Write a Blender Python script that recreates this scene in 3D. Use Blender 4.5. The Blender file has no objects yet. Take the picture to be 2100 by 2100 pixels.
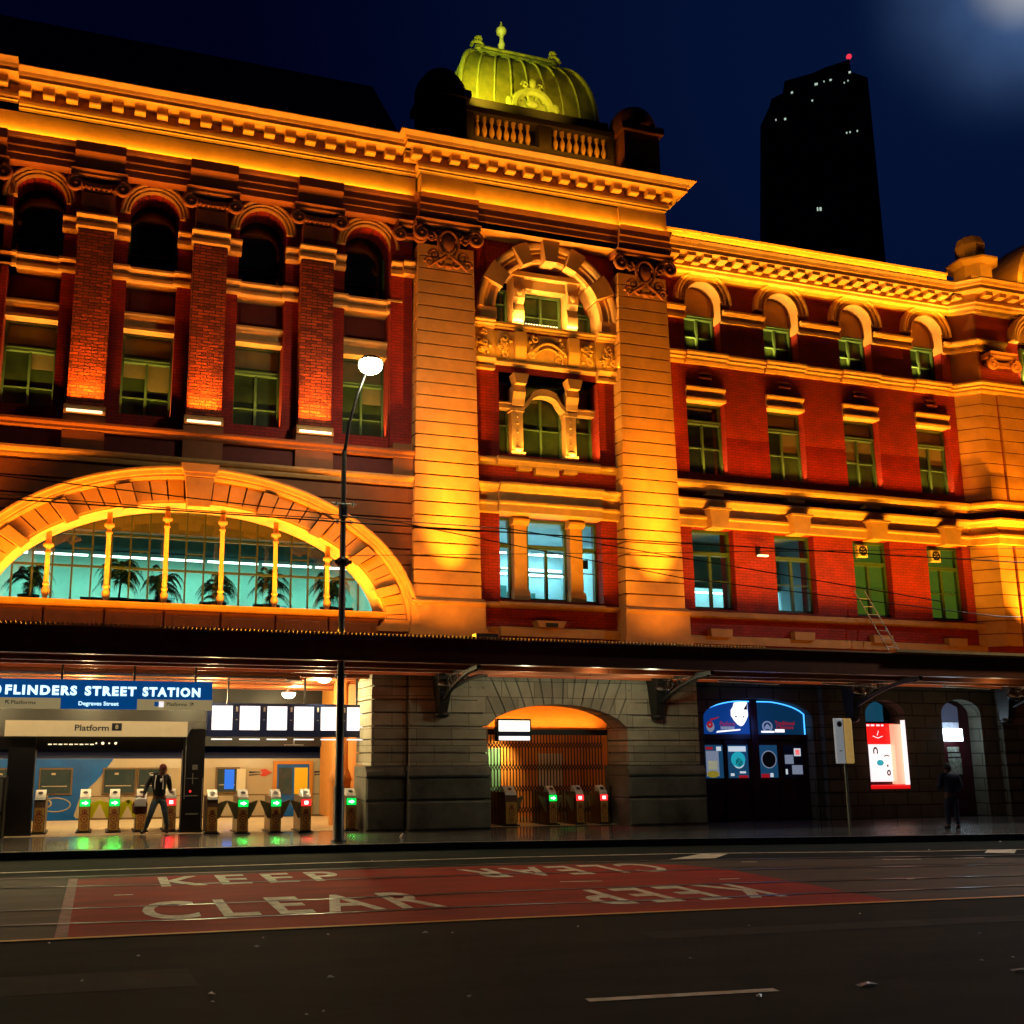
import bpy, bmesh, math, random
from mathutils import Vector, Matrix
R = math.radians
PI = math.pi
random.seed(7)
scene = bpy.context.scene
col = scene.collection

# ---------------------------------------------------------------- camera
cam_d = bpy.data.cameras.new("camera")
cam = bpy.data.objects.new("camera", cam_d)
col.objects.link(cam)
cam.location = (0, -25.5, 1.9)
pitch, yaw = math.atan2(409, 2105), R(17.07)
cam.rotation_euler = (PI / 2 + pitch, 0, -yaw)
cam_d.sensor_width = 36
cam_d.lens = 2105 / 2100 * 36
cam_d.shift_x = (1050 - 868) / 2100
cam_d.shift_y = (1136 - 1050) / 2100
cam_d.clip_end = 3000
cam_d.clip_start = 0.05
scene.camera = cam

# ---------------------------------------------------------------- sky: clear night with a soft glow painted in at upper right
w = bpy.data.worlds.new("World")
scene.world = w
w.use_nodes = True
nt = w.node_tree
nt.nodes.clear()
o_ = nt.nodes.new("ShaderNodeOutputWorld")
bg = nt.nodes.new("ShaderNodeBackground")
tc = nt.nodes.new("ShaderNodeTexCoord")
nz = nt.nodes.new("ShaderNodeTexNoise")
nz.inputs["Scale"].default_value = 9.0
nz.inputs["Detail"].default_value = 6
dp = nt.nodes.new("ShaderNodeVectorMath")
dp.operation = 'DOT_PRODUCT'
nm = nt.nodes.new("ShaderNodeVectorMath")
nm.operation = 'NORMALIZE'
GLOW_DIR = Vector((27.9, 22.5, 25.6)).normalized()
dp.inputs[1].default_value = GLOW_DIR
nt.links.new(tc.outputs["Generated"], nm.inputs[0])
nt.links.new(nm.outputs[0], dp.inputs[0])
nt.links.new(nm.outputs[0], nz.inputs["Vector"])
def glow(lo, hi, pw, use_noise):
    mr = nt.nodes.new("ShaderNodeMapRange")
    mr.inputs[1].default_value = lo
    mr.inputs[2].default_value = hi
    p = nt.nodes.new("ShaderNodeMath"); p.operation = 'POWER'; p.inputs[1].default_value = pw
    nt.links.new(dp.outputs["Value"], mr.inputs[0]); nt.links.new(mr.outputs[0], p.inputs[0])
    if not use_noise: return p.outputs[0]
    m_ = nt.nodes.new("ShaderNodeMath"); m_.operation = 'MULTIPLY'
    nt.links.new(p.outputs[0], m_.inputs[0]); nt.links.new(nz.outputs[0], m_.inputs[1])
    return m_.outputs[0]
prev_ = None
for lo, hi, pw, un, c in ((0.80, 1.0, 1.5, False, (0.0012, 0.0055, 0.024)), (0.9905, 1.0, 3.0, True, (0.085, 0.17, 0.36)), (0.9988, 1.0, 2.0, True, (0.55, 0.48, 0.30))):
    g_ = glow(lo, hi, pw, un)
    mixn = nt.nodes.new("ShaderNodeMix"); mixn.data_type = 'RGBA'; mixn.blend_type = 'ADD'; mixn.clamp_factor = False
    if prev_ is None: mixn.inputs[6].default_value = (0.0003, 0.0008, 0.0095, 1)
    else: nt.links.new(prev_, mixn.inputs[6])
    mixn.inputs[7].default_value = (*c, 1)
    nt.links.new(g_, mixn.inputs[0])
    prev_ = mixn.outputs[2]
nt.links.new(prev_, bg.inputs["Color"])
bg.inputs["Strength"].default_value = 1.0
nt.links.new(bg.outputs[0], o_.inputs["Surface"])

scene.view_settings.view_transform = 'Standard'
scene.view_settings.look = 'None'
scene.view_settings.exposure = 0
scene.view_settings.gamma = 1
scene.render.engine = 'CYCLES'
cy = scene.cycles
cy.use_denoising = True
cy.max_bounces = 5
cy.diffuse_bounces = 3
cy.glossy_bounces = 3
cy.transmission_bounces = 3
cy.transparent_max_bounces = 12
cy.caustics_reflective = False
cy.caustics_refractive = False
cy.sample_clamp_indirect = 4
cy.use_light_tree = True

# ---------------------------------------------------------------- lamps (light fittings of the place, plus some added fills)
GOLD = (1.0, 0.43, 0.02)
AMBER = (1.0, 0.26, 0.01)
def look(o, d):
    o.rotation_euler = Vector(d).normalized().to_track_quat('-Z', 'Y').to_euler()
def strip(name, x0, x1, y, z, d, power, color=GOLD, wd=0.05, spread=160):
    """linear LED batten lying along X; power is in W per metre"""
    l = bpy.data.lights.new(name, 'AREA')
    l.shape = 'RECTANGLE'
    l.size = abs(x1 - x0)
    l.size_y = wd
    l.energy = power * abs(x1 - x0)
    l.color = color
    l.spread = R(spread)
    o = bpy.data.objects.new(name, l)
    col.objects.link(o)
    Z = -Vector(d).normalized()
    X = Vector((1, 0, 0))
    Y = Z.cross(X).normalized()
    X = Y.cross(Z)
    M = Matrix((X, Y, Z)).transposed().to_4x4()
    M.translation = Vector(((x0 + x1) / 2, y, z))
    o.matrix_world = M
    return o
def spot(name, loc, to, power, ang=60, blend=0.7, color=GOLD, size=0.05):
    l = bpy.data.lights.new(name, 'SPOT')
    l.energy = power
    l.spot_size = R(ang)
    l.spot_blend = blend
    l.color = color
    l.shadow_soft_size = size
    o = bpy.data.objects.new(name, l)
    col.objects.link(o)
    o.location = loc
    look(o, Vector(to) - Vector(loc))
    return o
def point(name, loc, power, color, size=0.1):
    l = bpy.data.lights.new(name, 'POINT')
    l.energy = power
    l.color = color
    l.shadow_soft_size = size
    o = bpy.data.objects.new(name, l)
    col.objects.link(o)
    o.location = loc
    return o

BAYX = [-3.76, -2.32, 0.555, 3.42, 6.35]
PIERX = [-3.76, -0.89, 2.0, 4.87]
RWX = [16.95, 19.78, 22.61, 25.44]
UP = (0, 0, 1)
# main entablature
strip("frieze_light", -6, 7.5, 0.045, 17.375, (0, 0.05, 1), 13)
strip("frieze_light_pavilion", 7.7, 15.4, -0.245, 17.375, (0, 0.05, 1), 12)
# right wing parapet + its cornice
strip("parapet_light", 15.7, 26.4, -0.14, 17.36, (0, 0.5, 1), 20)
strip("cornice_light", 15.8, 26.4, 0.13, 16.22, (0, 0.0, 1), 9)
# piers of the left wing
for px_ in PIERX:
    strip("pier_light", px_ - 0.4, px_ + 0.4, -0.06, 10.40, (0, 0.14, 1), 75, (1, 0.32, 0.02), spread=90)
# arched windows + sills
for bx in BAYX[1:]:
    strip("sill_light", bx - 0.62, bx + 0.62, 0.86, 10.46, (0, -0.05, 1), 24, (1, 0.56, 0.12), spread=80)
for cx in RWX:
    spot("arch_window_light", (cx - 0.35, 0.62, 14.08), (cx + 0.42, 0.62, 15.9), 420, 75, 1.0, (1, 0.62, 0.16))
    strip("window_sill_light", cx - 0.60, cx + 0.60, 0.56, 10.20, (0, -0.06, 1), 24, (1, 0.52, 0.10), spread=100)
strip("wall_wash", 15.7, 26.4, -0.12, 9.94, (0, 0.22, 1), 13, (1, 0.26, 0.02), spread=120)
# great arch
strip("arch_sill_light", -2.6, 6.4, 0.95, 5.60, (0, -0.1, 1), 40, (1, 0.48, 0.06), spread=150)
strip("arch_sill_light_front", -2.9, 6.7, 0.16, 5.56, (0, 0.0, 1), 24, (1, 0.42, 0.03), spread=150)
strip("arch_wash", -5.0, 7.4, -0.9, 4.95, (0, 0.30, 1), 66, (1, 0.30, 0.015), spread=120)
strip("canopy_roof_fill", -5, 30, -1.7, 4.85, (0, 0.7, 1), 4, (1, 0.32, 0.02), spread=180)  # weak fill added for the low sills and lower brick
strip("roof_edge_fill", -6, 16, -2.55, 4.66, (0, -1, 0.05), 5, GOLD, spread=160)  # fill added to brighten the corrugated canopy edge
# giant pilasters
for px_, e in ((8.55, 1.0), (14.72, 1.0)):
    spot("pilaster_flood", (px_, -1.5, 4.80), (px_, -0.05, 8.2), 6500 * e, 34, 1.0, (1, 0.36, 0.02))
    spot("pilaster_flood_wide", (px_, -1.5, 4.80), (px_, -0.05, 8.0), 260 * e, 120, 1.0, (1, 0.34, 0.02))
    spot("pilaster_flood_mid", (px_, -1.3, 4.80), (px_, -0.05, 10.2), 7000 * e, 24, 1.0, (1, 0.34, 0.02))
    spot("pilaster_flood_high", (px_, -1.5, 4.8), (px_, -0.05, 13.0), 1900 * e, 36, 1.0, (1, 0.26, 0.01))
spot("pilaster_flood", (28.2, -1.2, 5.0), (28.2, -0.1, 8.6), 4200, 80, 1.0, (1, 0.36, 0.02))
spot("pilaster_flood_high", (26.9, -2.0, 5.0), (27.0, -0.1, 13), 6500, 45, 1.0, (1, 0.31, 0.01))
strip("far_top_light", 26.6, 33, -1.0, 17.42, (0, 0.5, 1), 12)
strip("far_cornice_light", 26.8, 33, -0.9, 14.1, (0, 0.35, 1), 16)
spot("far_window_light", (28.8, -0.28, 14.05), (29.5, -0.15, 15.8), 420, 80, 1.0, (1, 0.60, 0.16))
strip("far_ledge_fill", 27.2, 33, -0.62, 9.95, (0, 0.4, 1), 14, (1, 0.32, 0.01))  # fill added to soften the ledge shadow on the far pilaster
strip("carved_band_fill", 9.5, 13.9, 0.12, 13.02, (0, 0.25, 1), 7, GOLD)  # fill added to raise the light on the carved band
# lower entablature, centre and right
strip("entablature_light", 9.7, 13.8, -1.0, 5.0, (0, 0.20, 1), 44, GOLD, spread=80)
strip("entablature_light_right", 15.9, 26.4, -1.0, 5.0, (0, 0.20, 1), 52, GOLD, spread=80)
# centre bay
strip("centre_sill_light", 10.3, 13.2, 0.52, 10.24, (0, 0.0, 1), 44, (1, 0.52, 0.08), spread=140)
strip("centre_band_light", 9.7, 13.8, 0.05, 9.45, (0, 0.15, 1), 5, GOLD)
strip("centre_arch_light", 10.3, 13.2, 0.55, 14.22, (0, 0.0, 1), 30, (1, 0.56, 0.14), spread=150)
spot("centre_arch_spot", (10.6, 0.30, 14.2), (13.1, 0.7, 15.6), 500, 90, 0.9, (1, 0.56, 0.12))
# dome
spot("dome_flood", (9.6, 0.0, 21.3), (10.6, 1.6, 22.3), 620, 90, 1.0, (0.95, 0.80, 0.04))
spot("dome_flood", (12.0, -0.4, 21.3), (12.1, 1.4, 22.2), 170, 90, 1.0, (1.0, 0.70, 0.05))
spot("dome_flood", (7.6, -1.6, 21.6), (11.0, 2.6, 24.2), 800, 40, 1.0, (0.80, 0.90, 0.08))
spot("finial_flood", (10.4, 1.6, 24.7), (11.7, 3.5, 25.8), 420, 55, 0.9, (0.9, 0.9, 0.2))
strip("balustrade_light", 9.5, 14.0, 0.0, 19.7, (0, 0.7, 1), 6, GOLD)
spot("balustrade_back_light", (11.7, 2.2, 19.2), (11.7, 0.4, 20.3), 90, 130, 1.0, AMBER)
# rooms behind glass
strip("hall_light", -5, 7.0, 3.0, 6.95, (0, 0.5, -1), 40, (0.85, 1.0, 0.90), 0.2, 180)
strip("hall_light_back", -5, 7.0, 4.2, 7.3, (0, 0.2, -1), 16, (0.4, 1.0, 0.95), 0.2, 180)
strip("office_light", 9.9, 13.9, 3.4, 8.2, (0, 0, -1), 60, (0.5, 0.93, 1.0), 0.2, 180)
strip("office_light_right", 16.4, 21.4, 3.2, 8.2, (0, 0, -1), 34, (0.62, 0.93, 1.0), 0.2, 180)
# concourse at street level
for x in (-3.5, -0.5, 2.6, 5.4):
    for y in (1.4, 4.6):
        point("concourse_lamp", (x, y, 3.45), 215, (1, 0.78, 0.36), 0.14)
strip("canopy_batten", -5, 4.6, -0.4, 3.72, (0, 0, -1), 14, (1, 0.72, 0.42), 0.1, 180)
strip("soffit_bounce_fill", -5, 30, -0.6, 3.60, (0, -0.4, 1), 2.6, (1, 0.55, 0.25), 0.1, 180)  # added strip standing in for bounce off the floor
spot("vestibule_lamp", (11.75, 3.7, 2.5), (11.55, 4.5, 1.5), 260, 80, 1.0, (1, 0.66, 0.22))
strip("vestibule_batten", 9.8, 13.6, 1.30, 2.60, (0, 0.5, 1), 11, (1, 0.36, 0.05))
point("vestibule_lamp_high", (11.9, 2.9, 2.9), 18, (1, 0.56, 0.18))
point("under_canopy_lamp", (9.9, -1.9, 3.55), 26, (0.95, 0.95, 0.62), 0.1)
point("under_canopy_lamp", (13.4, -1.9, 3.55), 34, (0.95, 0.95, 0.62), 0.1)
point("under_canopy_lamp", (11.6, -2.4, 3.6), 16, (0.95, 0.9, 0.6), 0.1)
point("under_canopy_lamp", (24.0, -2.4, 3.5), 14, (0.95, 0.85, 0.5), 0.1)
# street lighting: the lamp in view plus two unseen ones added to light the road
point("street_lamp_light", (5.60, -3.05, 10.55), 220, (1, 0.93, 0.62), 0.22)
spot("unseen_road_lamp_far", (27, -4.6, 10.6), (18, -10, 0), 2600, 140, 1.0, (0.95, 0.95, 0.90), 0.2)
spot("unseen_road_lamp_near", (-9, -3.1, 10.6), (-2, -10, 0), 1500, 140, 1.0, (0.95, 0.96, 0.70), 0.2)

# ---------------------------------------------------------------- materials
MATS = {}
def mat(name, color, rough=0.6, metal=0.0, emit=None, estr=0.0, noise=0.0, nscale=6.0, bump=0.0, bscale=40.0, stretch=None,
        color2=None, spec=0.5, alpha=None, coat=0.0):
    m = bpy.data.materials.new(name)
    m.use_nodes = True
    t = m.node_tree
    b = t.nodes["Principled BSDF"]
    b.inputs["Base Color"].default_value = (*color, 1)
    b.inputs["Roughness"].default_value = rough
    b.inputs["Metallic"].default_value = metal
    b.inputs["Specular IOR Level"].default_value = spec
    b.inputs["Coat Weight"].default_value = coat
    tcn = None
    if emit:
        b.inputs["Emission Color"].default_value = (*emit, 1)
        b.inputs["Emission Strength"].default_value = estr
    if noise or color2:
        tcn = t.nodes.new("ShaderNodeTexCoord")
        n = t.nodes.new("ShaderNodeTexNoise")
        n.inputs["Scale"].default_value = nscale
        n.inputs["Detail"].default_value = 8
        n.inputs["Roughness"].default_value = 0.65
        if stretch:
            mpn = t.nodes.new("ShaderNodeMapping")
            mpn.inputs["Scale"].default_value = stretch
            t.links.new(tcn.outputs["Object"], mpn.inputs["Vector"])
            t.links.new(mpn.outputs[0], n.inputs["Vector"])
        else:
            t.links.new(tcn.outputs["Object"], n.inputs["Vector"])
        rp = t.nodes.new("ShaderNodeValToRGB")
        rp.color_ramp.elements[0].position = 0.32
        rp.color_ramp.elements[1].position = 0.68
        c2 = color2 or tuple(c * (1 - noise) for c in color)
        rp.color_ramp.elements[0].color = (*c2, 1)
        rp.color_ramp.elements[1].color = (*color, 1)
        t.links.new(n.outputs[0], rp.inputs[0])
        t.links.new(rp.outputs[0], b.inputs["Base Color"])
    if bump:
        tcn = tcn or t.nodes.new("ShaderNodeTexCoord")
        n2 = t.nodes.new("ShaderNodeTexNoise")
        n2.inputs["Scale"].default_value = bscale
        n2.inputs["Detail"].default_value = 6
        t.links.new(tcn.outputs["Object"], n2.inputs["Vector"])
        bp = t.nodes.new("ShaderNodeBump")
        bp.inputs["Strength"].default_value = bump
        bp.inputs["Distance"].default_value = 0.02
        t.links.new(n2.outputs[0], bp.inputs["Height"])
        t.links.new(bp.outputs[0], b.inputs["Normal"])
    MATS[name] = m
    return m
def brick_mat(name, c1, c2, mortar, bw, bh, msize=0.012, rough=0.8, bump=0.6, axis='XZ', noise=0.35, coat=0.0):
    m = mat(name, c1, rough)
    t = m.node_tree
    b = t.nodes["Principled BSDF"]
    b.inputs["Coat Weight"].default_value = coat
    b.inputs["Coat Roughness"].default_value = 0.06
    tcn = t.nodes.new("ShaderNodeTexCoord")
    mp = t.nodes.new("ShaderNodeMapping")
    if axis == 'XZ':
        mp.inputs["Rotation"].default_value = (PI / 2, 0, 0)
    sx = t.nodes.new("ShaderNodeSeparateXYZ")
    cx_ = t.nodes.new("ShaderNodeCombineXYZ")
    t.links.new(tcn.outputs["Object"], sx.inputs[0])
    add = t.nodes.new("ShaderNodeMath")
    add.operation = 'ADD'
    t.links.new(sx.outputs[0], add.inputs[0])
    t.links.new(sx.outputs[1], add.inputs[1])
    if axis == 'XZ':
        t.links.new(add.outputs[0], cx_.inputs[0])
        t.links.new(sx.outputs[2], cx_.inputs[1])
    else:
        t.links.new(sx.outputs[0], cx_.inputs[0])
        t.links.new(sx.outputs[1], cx_.inputs[1])
    br = t.nodes.new("ShaderNodeTexBrick")
    br.inputs["Scale"].default_value = 1.0
    br.inputs["Brick Width"].default_value = bw
    br.inputs["Row Height"].default_value = bh
    br.inputs["Mortar Size"].default_value = msize
    br.inputs["Color1"].default_value = (*c1, 1)
    br.inputs["Color2"].default_value = (*c2, 1)
    br.inputs["Mortar"].default_value = (*mortar, 1)
    t.links.new(cx_.outputs[0], br.inputs["Vector"])
    n = t.nodes.new("ShaderNodeTexNoise")
    n.inputs["Scale"].default_value = 3.0
    n.inputs["Detail"].default_value = 8
    t.links.new(tcn.outputs["Object"], n.inputs["Vector"])
    mrn = t.nodes.new("ShaderNodeMapRange")
    mrn.inputs[3].default_value = 1 - noise
    mrn.inputs[4].default_value = 1 + noise * 0.6
    t.links.new(n.outputs[0], mrn.inputs[0])
    mu = t.nodes.new("ShaderNodeVectorMath")
    mu.operation = 'SCALE'
    t.links.new(br.outputs["Color"], mu.inputs[0])
    t.links.new(mrn.outputs[0], mu.inputs["Scale"])
    t.links.new(mu.outputs[0], b.inputs["Base Color"])
    n3 = t.nodes.new("ShaderNodeTexNoise")
    n3.inputs["Scale"].default_value = 28
    t.links.new(tcn.outputs["Object"], n3.inputs["Vector"])
    sm = t.nodes.new("ShaderNodeMath")
    sm.operation = 'MULTIPLY_ADD'
    sm.inputs[1].default_value = -1.0
    t.links.new(br.outputs["Fac"], sm.inputs[0])
    t.links.new(n3.outputs[0], sm.inputs[2])
    bp = t.nodes.new("ShaderNodeBump")
    bp.inputs["Strength"].default_value = bump
    bp.inputs["Distance"].default_value = 0.02
    t.links.new(sm.outputs[0], bp.inputs["Height"])
    t.links.new(bp.outputs[0], b.inputs["Normal"])
    return m

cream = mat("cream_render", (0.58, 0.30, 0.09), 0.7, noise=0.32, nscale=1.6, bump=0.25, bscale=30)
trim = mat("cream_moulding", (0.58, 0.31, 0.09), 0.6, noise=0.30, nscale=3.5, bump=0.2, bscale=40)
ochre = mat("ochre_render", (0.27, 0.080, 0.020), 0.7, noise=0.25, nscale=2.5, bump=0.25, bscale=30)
redpaint = mat("red_render", (0.14, 0.014, 0.008), 0.75, noise=0.35, nscale=3.0)
brick = brick_mat("red_brick", (0.36, 0.012, 0.003), (0.28, 0.009, 0.003), (0.15, 0.007, 0.003), 0.26, 0.085, 0.010, bump=0.45, noise=0.5)
brick_rough = brick_mat("rough_red_brick", (0.46, 0.060, 0.010), (0.15, 0.012, 0.004), (0.05, 0.006, 0.003), 0.30, 0.085, 0.012, bump=1.0, noise=0.6)
stone = brick_mat("sandstone", (0.46, 0.43, 0.31), (0.30, 0.285, 0.21), (0.10, 0.09, 0.06), 0.95, 0.42, 0.008, bump=0.35, noise=0.4)
bluestone = brick_mat("bluestone", (0.13, 0.12, 0.08), (0.09, 0.085, 0.06), (0.02, 0.02, 0.015), 0.9, 0.38, 0.02, bump=0.5, noise=0.4)
plinthstone = mat("weathered_plinth_stone", (0.20, 0.21, 0.17), 0.6, noise=0.75, nscale=1.1, bump=0.4, bscale=14)
darkwood = mat("dark_brown_paint", (0.20, 0.055, 0.012), 0.45, noise=0.3, nscale=3)
dkroof = mat("dark_slate_and_unlit_stone", (0.03, 0.015, 0.010), 0.8, noise=0.4)
boards = brick_mat("orange_boards", (0.42, 0.12, 0.035), (0.36, 0.10, 0.03), (0.08, 0.02, 0.01), 8.0, 0.16, 0.010, axis='XY', rough=0.45, bump=0.4, noise=0.2)
vault = mat("orange_render", (0.75, 0.30, 0.055), 0.7, noise=0.18, nscale=1.5, bump=0.15)
green = mat("green_window_paint", (0.055, 0.10, 0.03), 0.45, noise=0.2)
glassdk = mat("dark_window_glass", (0.010, 0.014, 0.008), 0.12, noise=0.5, nscale=1.1, spec=0.5)
blindg = mat("window_glass_over_blind", (0.030, 0.050, 0.010), 0.35, noise=0.75, nscale=1.3, spec=0.4)
greenglow = mat("dim_green_lit_glass", (0.02, 0.05, 0.015), 0.2, emit=(0.05, 0.10, 0.008), estr=0.7, noise=0.6, nscale=1.2)
black = mat("black_metal", (0.012, 0.012, 0.012), 0.4, metal=0.3)
iron = mat("black_cast_iron", (0.010, 0.010, 0.009), 0.5)
steel = mat("galvanised_steel", (0.30, 0.31, 0.26), 0.42, metal=0.4, noise=0.35, nscale=9)
polegreen = mat("dark_grey_pole_paint", (0.055, 0.06, 0.045), 0.4, noise=0.3)
navy = mat("navy_panel", (0.008, 0.02, 0.09), 0.4)
signblue = mat("blue_sign_face", (0.004, 0.03, 0.10), 0.4, emit=(0.0, 0.045, 0.18), estr=1.0)
letterglow = mat("glowing_letters", (0.8, 0.9, 1), 0.4, emit=(0.55, 0.88, 1.0), estr=1.6)
signcream = mat("cream_sign_face", (0.50, 0.36, 0.16), 0.5, emit=(0.36, 0.30, 0.14), estr=0.6, noise=0.1)
ink = mat("black_lettering", (0.008, 0.008, 0.012), 0.5)
screenw = mat("bright_white_screen", (0.8, 0.8, 0.8), 0.4, emit=(1.0, 0.93, 0.93), estr=1.25)
tubew = mat("white_tube_light", (0.9, 0.9, 0.9), 0.4, emit=(0.82, 0.97, 1.0), estr=4.5)
ledw = mat("warm_led_strip", (0.9, 0.9, 0.8), 0.4, emit=(1.0, 0.80, 0.48), estr=1.6)
globe = mat("glowing_lamp_globe", (1, 0.9, 0.7), 0.3, emit=(1.0, 0.85, 0.62), estr=6.0)
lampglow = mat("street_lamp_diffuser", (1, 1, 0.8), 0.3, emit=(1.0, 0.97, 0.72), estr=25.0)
teal = mat("teal_wall_paint", (0.16, 0.42, 0.34), 0.7, noise=0.35, nscale=0.8)
tealdk = mat("dark_teal_bulkhead", (0.02, 0.13, 0.13), 0.6, noise=0.3)
ceilbrown = mat("brown_ceiling", (0.16, 0.09, 0.03), 0.7, noise=0.3)
pale = mat("pale_office_wall", (0.38, 0.55, 0.62), 0.7, noise=0.25, nscale=1.1)
leaf = mat("palm_leaf", (0.012, 0.05, 0.018), 0.5, noise=0.4)
planterm = mat("dark_planter", (0.008, 0.03, 0.022), 0.5)
copper = mat("verdigris_copper", (0.30, 0.27, 0.045), 0.45, color2=(0.12, 0.14, 0.03), nscale=2.5, bump=0.3, bscale=12)
verd = mat("pale_verdigris_ornament", (0.46, 0.50, 0.15), 0.5, noise=0.3)
towerm = mat("dark_tower_glass", (0.006, 0.010, 0.008), 0.3, noise=0.3, nscale=0.02)
winlit = mat("lit_tower_window", (0.8, 0.9, 0.8), 0.4, emit=(0.75, 0.95, 0.80), estr=0.6)
beacon = mat("red_beacon", (1, 0, 0.1), 0.4, emit=(1.0, 0.04, 0.08), estr=1.0)
skin = mat("skin", (0.10, 0.035, 0.02), 0.6)
cloth = mat("black_cloth", (0.010, 0.010, 0.013), 0.8, noise=0.3)
navycloth = mat("dark_navy_cloth", (0.006, 0.008, 0.03), 0.8)
jeans = mat("blue_jeans", (0.06, 0.10, 0.13), 0.8, noise=0.5, nscale=12)
whitec = mat("white_cloth", (0.7, 0.7, 0.66), 0.8)
redcap = mat("dark_red_cap", (0.10, 0.012, 0.008), 0.8)
glaze = mat("dark_glazing_bar", (0.012, 0.022, 0.006), 0.45)
whitep = mat("white_plastic", (0.62, 0.62, 0.56), 0.4)
flapy = mat("yellow_gate_flap", (0.85, 0.80, 0.01), 0.35)
flapg = mat("olive_gate_flap", (0.16, 0.14, 0.06), 0.35)
gatebody = mat("brushed_gate_steel", (0.20, 0.13, 0.07), 0.35, metal=0.7, noise=0.3)
art = mat("orange_patterned_gate_front", (0.50, 0.24, 0.03), 0.45, color2=(0.42, 0.36, 0.10), nscale=9)
artring = mat("dark_red_gate_pattern", (0.20, 0.03, 0.015), 0.5)
ledgreen = mat("green_arrow_display", (0.0, 0.3, 0.05), 0.4, emit=(0.0, 0.60, 0.06), estr=1.8)
ledred = mat("red_cross_display", (0.4, 0.0, 0.0), 0.4, emit=(1.0, 0.03, 0.03), estr=1.3)
ledwhite = mat("white_display_symbol", (0.8, 0.9, 0.8), 0.4, emit=(0.75, 1.0, 0.85), estr=2.2)
trainw = mat("cream_train_side", (0.46, 0.36, 0.22), 0.25, noise=0.15, nscale=1.0)
trainb = mat("blue_train_livery", (0.003, 0.11, 0.42), 0.35, noise=0.4, nscale=1.2)
trainroof = mat("dark_blue_train_roof", (0.004, 0.008, 0.05), 0.5)
paneltrain = mat("train_window_glass", (0.02, 0.02, 0.014), 0.12, emit=(0.06, 0.07, 0.035), estr=0.5, noise=0.6, nscale=2)
doororange = mat("orange_door_surround", (0.55, 0.20, 0.02), 0.4)
blindm = mat("cream_roller_blind", (0.16, 0.13, 0.035), 0.7, noise=0.35, nscale=2)
blueglow = mat("blue_lit_door_glass", (0.01, 0.05, 0.3), 0.3, emit=(0.01, 0.16, 0.75), estr=0.9)
yellowm = mat("yellow_seat_panel", (0.7, 0.38, 0.01), 0.5, emit=(0.5, 0.26, 0.0), estr=0.4)
redm = mat("red_marking", (0.55, 0.04, 0.02), 0.5)
floortile = brick_mat("warm_tiled_floor", (0.72, 0.58, 0.34), (0.64, 0.50, 0.30), (0.3, 0.22, 0.15), 0.6, 0.6, 0.006, axis='XY', rough=0.3, bump=0.1, noise=0.2)
neon = mat("blue_neon_tube", (0.1, 0.4, 1), 0.4, emit=(0.05, 0.35, 1.0), estr=2.4)
shopblue = mat("backlit_blue_sign", (0.002, 0.02, 0.12), 0.35, emit=(0.002, 0.035, 0.20), estr=0.9, noise=0.2)
shopteal = mat("backlit_dark_teal_sign", (0.002, 0.02, 0.06), 0.35, emit=(0.002, 0.025, 0.07), estr=0.9)
shopred = mat("maroon_door_paint", (0.045, 0.003, 0.008), 0.35, noise=0.4)
redglow = mat("backlit_red_sign", (0.8, 0.01, 0.01), 0.4, emit=(0.85, 0.008, 0.008), estr=0.9)
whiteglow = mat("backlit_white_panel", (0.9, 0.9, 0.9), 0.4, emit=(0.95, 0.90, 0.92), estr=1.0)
peachglow = mat("peach_emissive_reveal", (0.9, 0.6, 0.4), 0.5, emit=(1.0, 0.55, 0.35), estr=0.7)  # lit look of the reveal put in as emission
cyanm = mat("cyan_print", (0.02, 0.5, 0.6), 0.5, emit=(0.02, 0.5, 0.6), estr=0.6)
bluewin = mat("dim_blue_glass", (0.005, 0.05, 0.09), 0.3, emit=(0.003, 0.045, 0.085), estr=1.0, noise=0.3)
greywin = mat("dim_grey_glass", (0.03, 0.035, 0.06), 0.3, emit=(0.035, 0.04, 0.065), estr=1.0)
rail_m = mat("worn_rail_steel", (0.09, 0.085, 0.07), 0.3, metal=0.85)
groove = mat("rail_groove", (0.006, 0.006, 0.005), 0.7)
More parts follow.
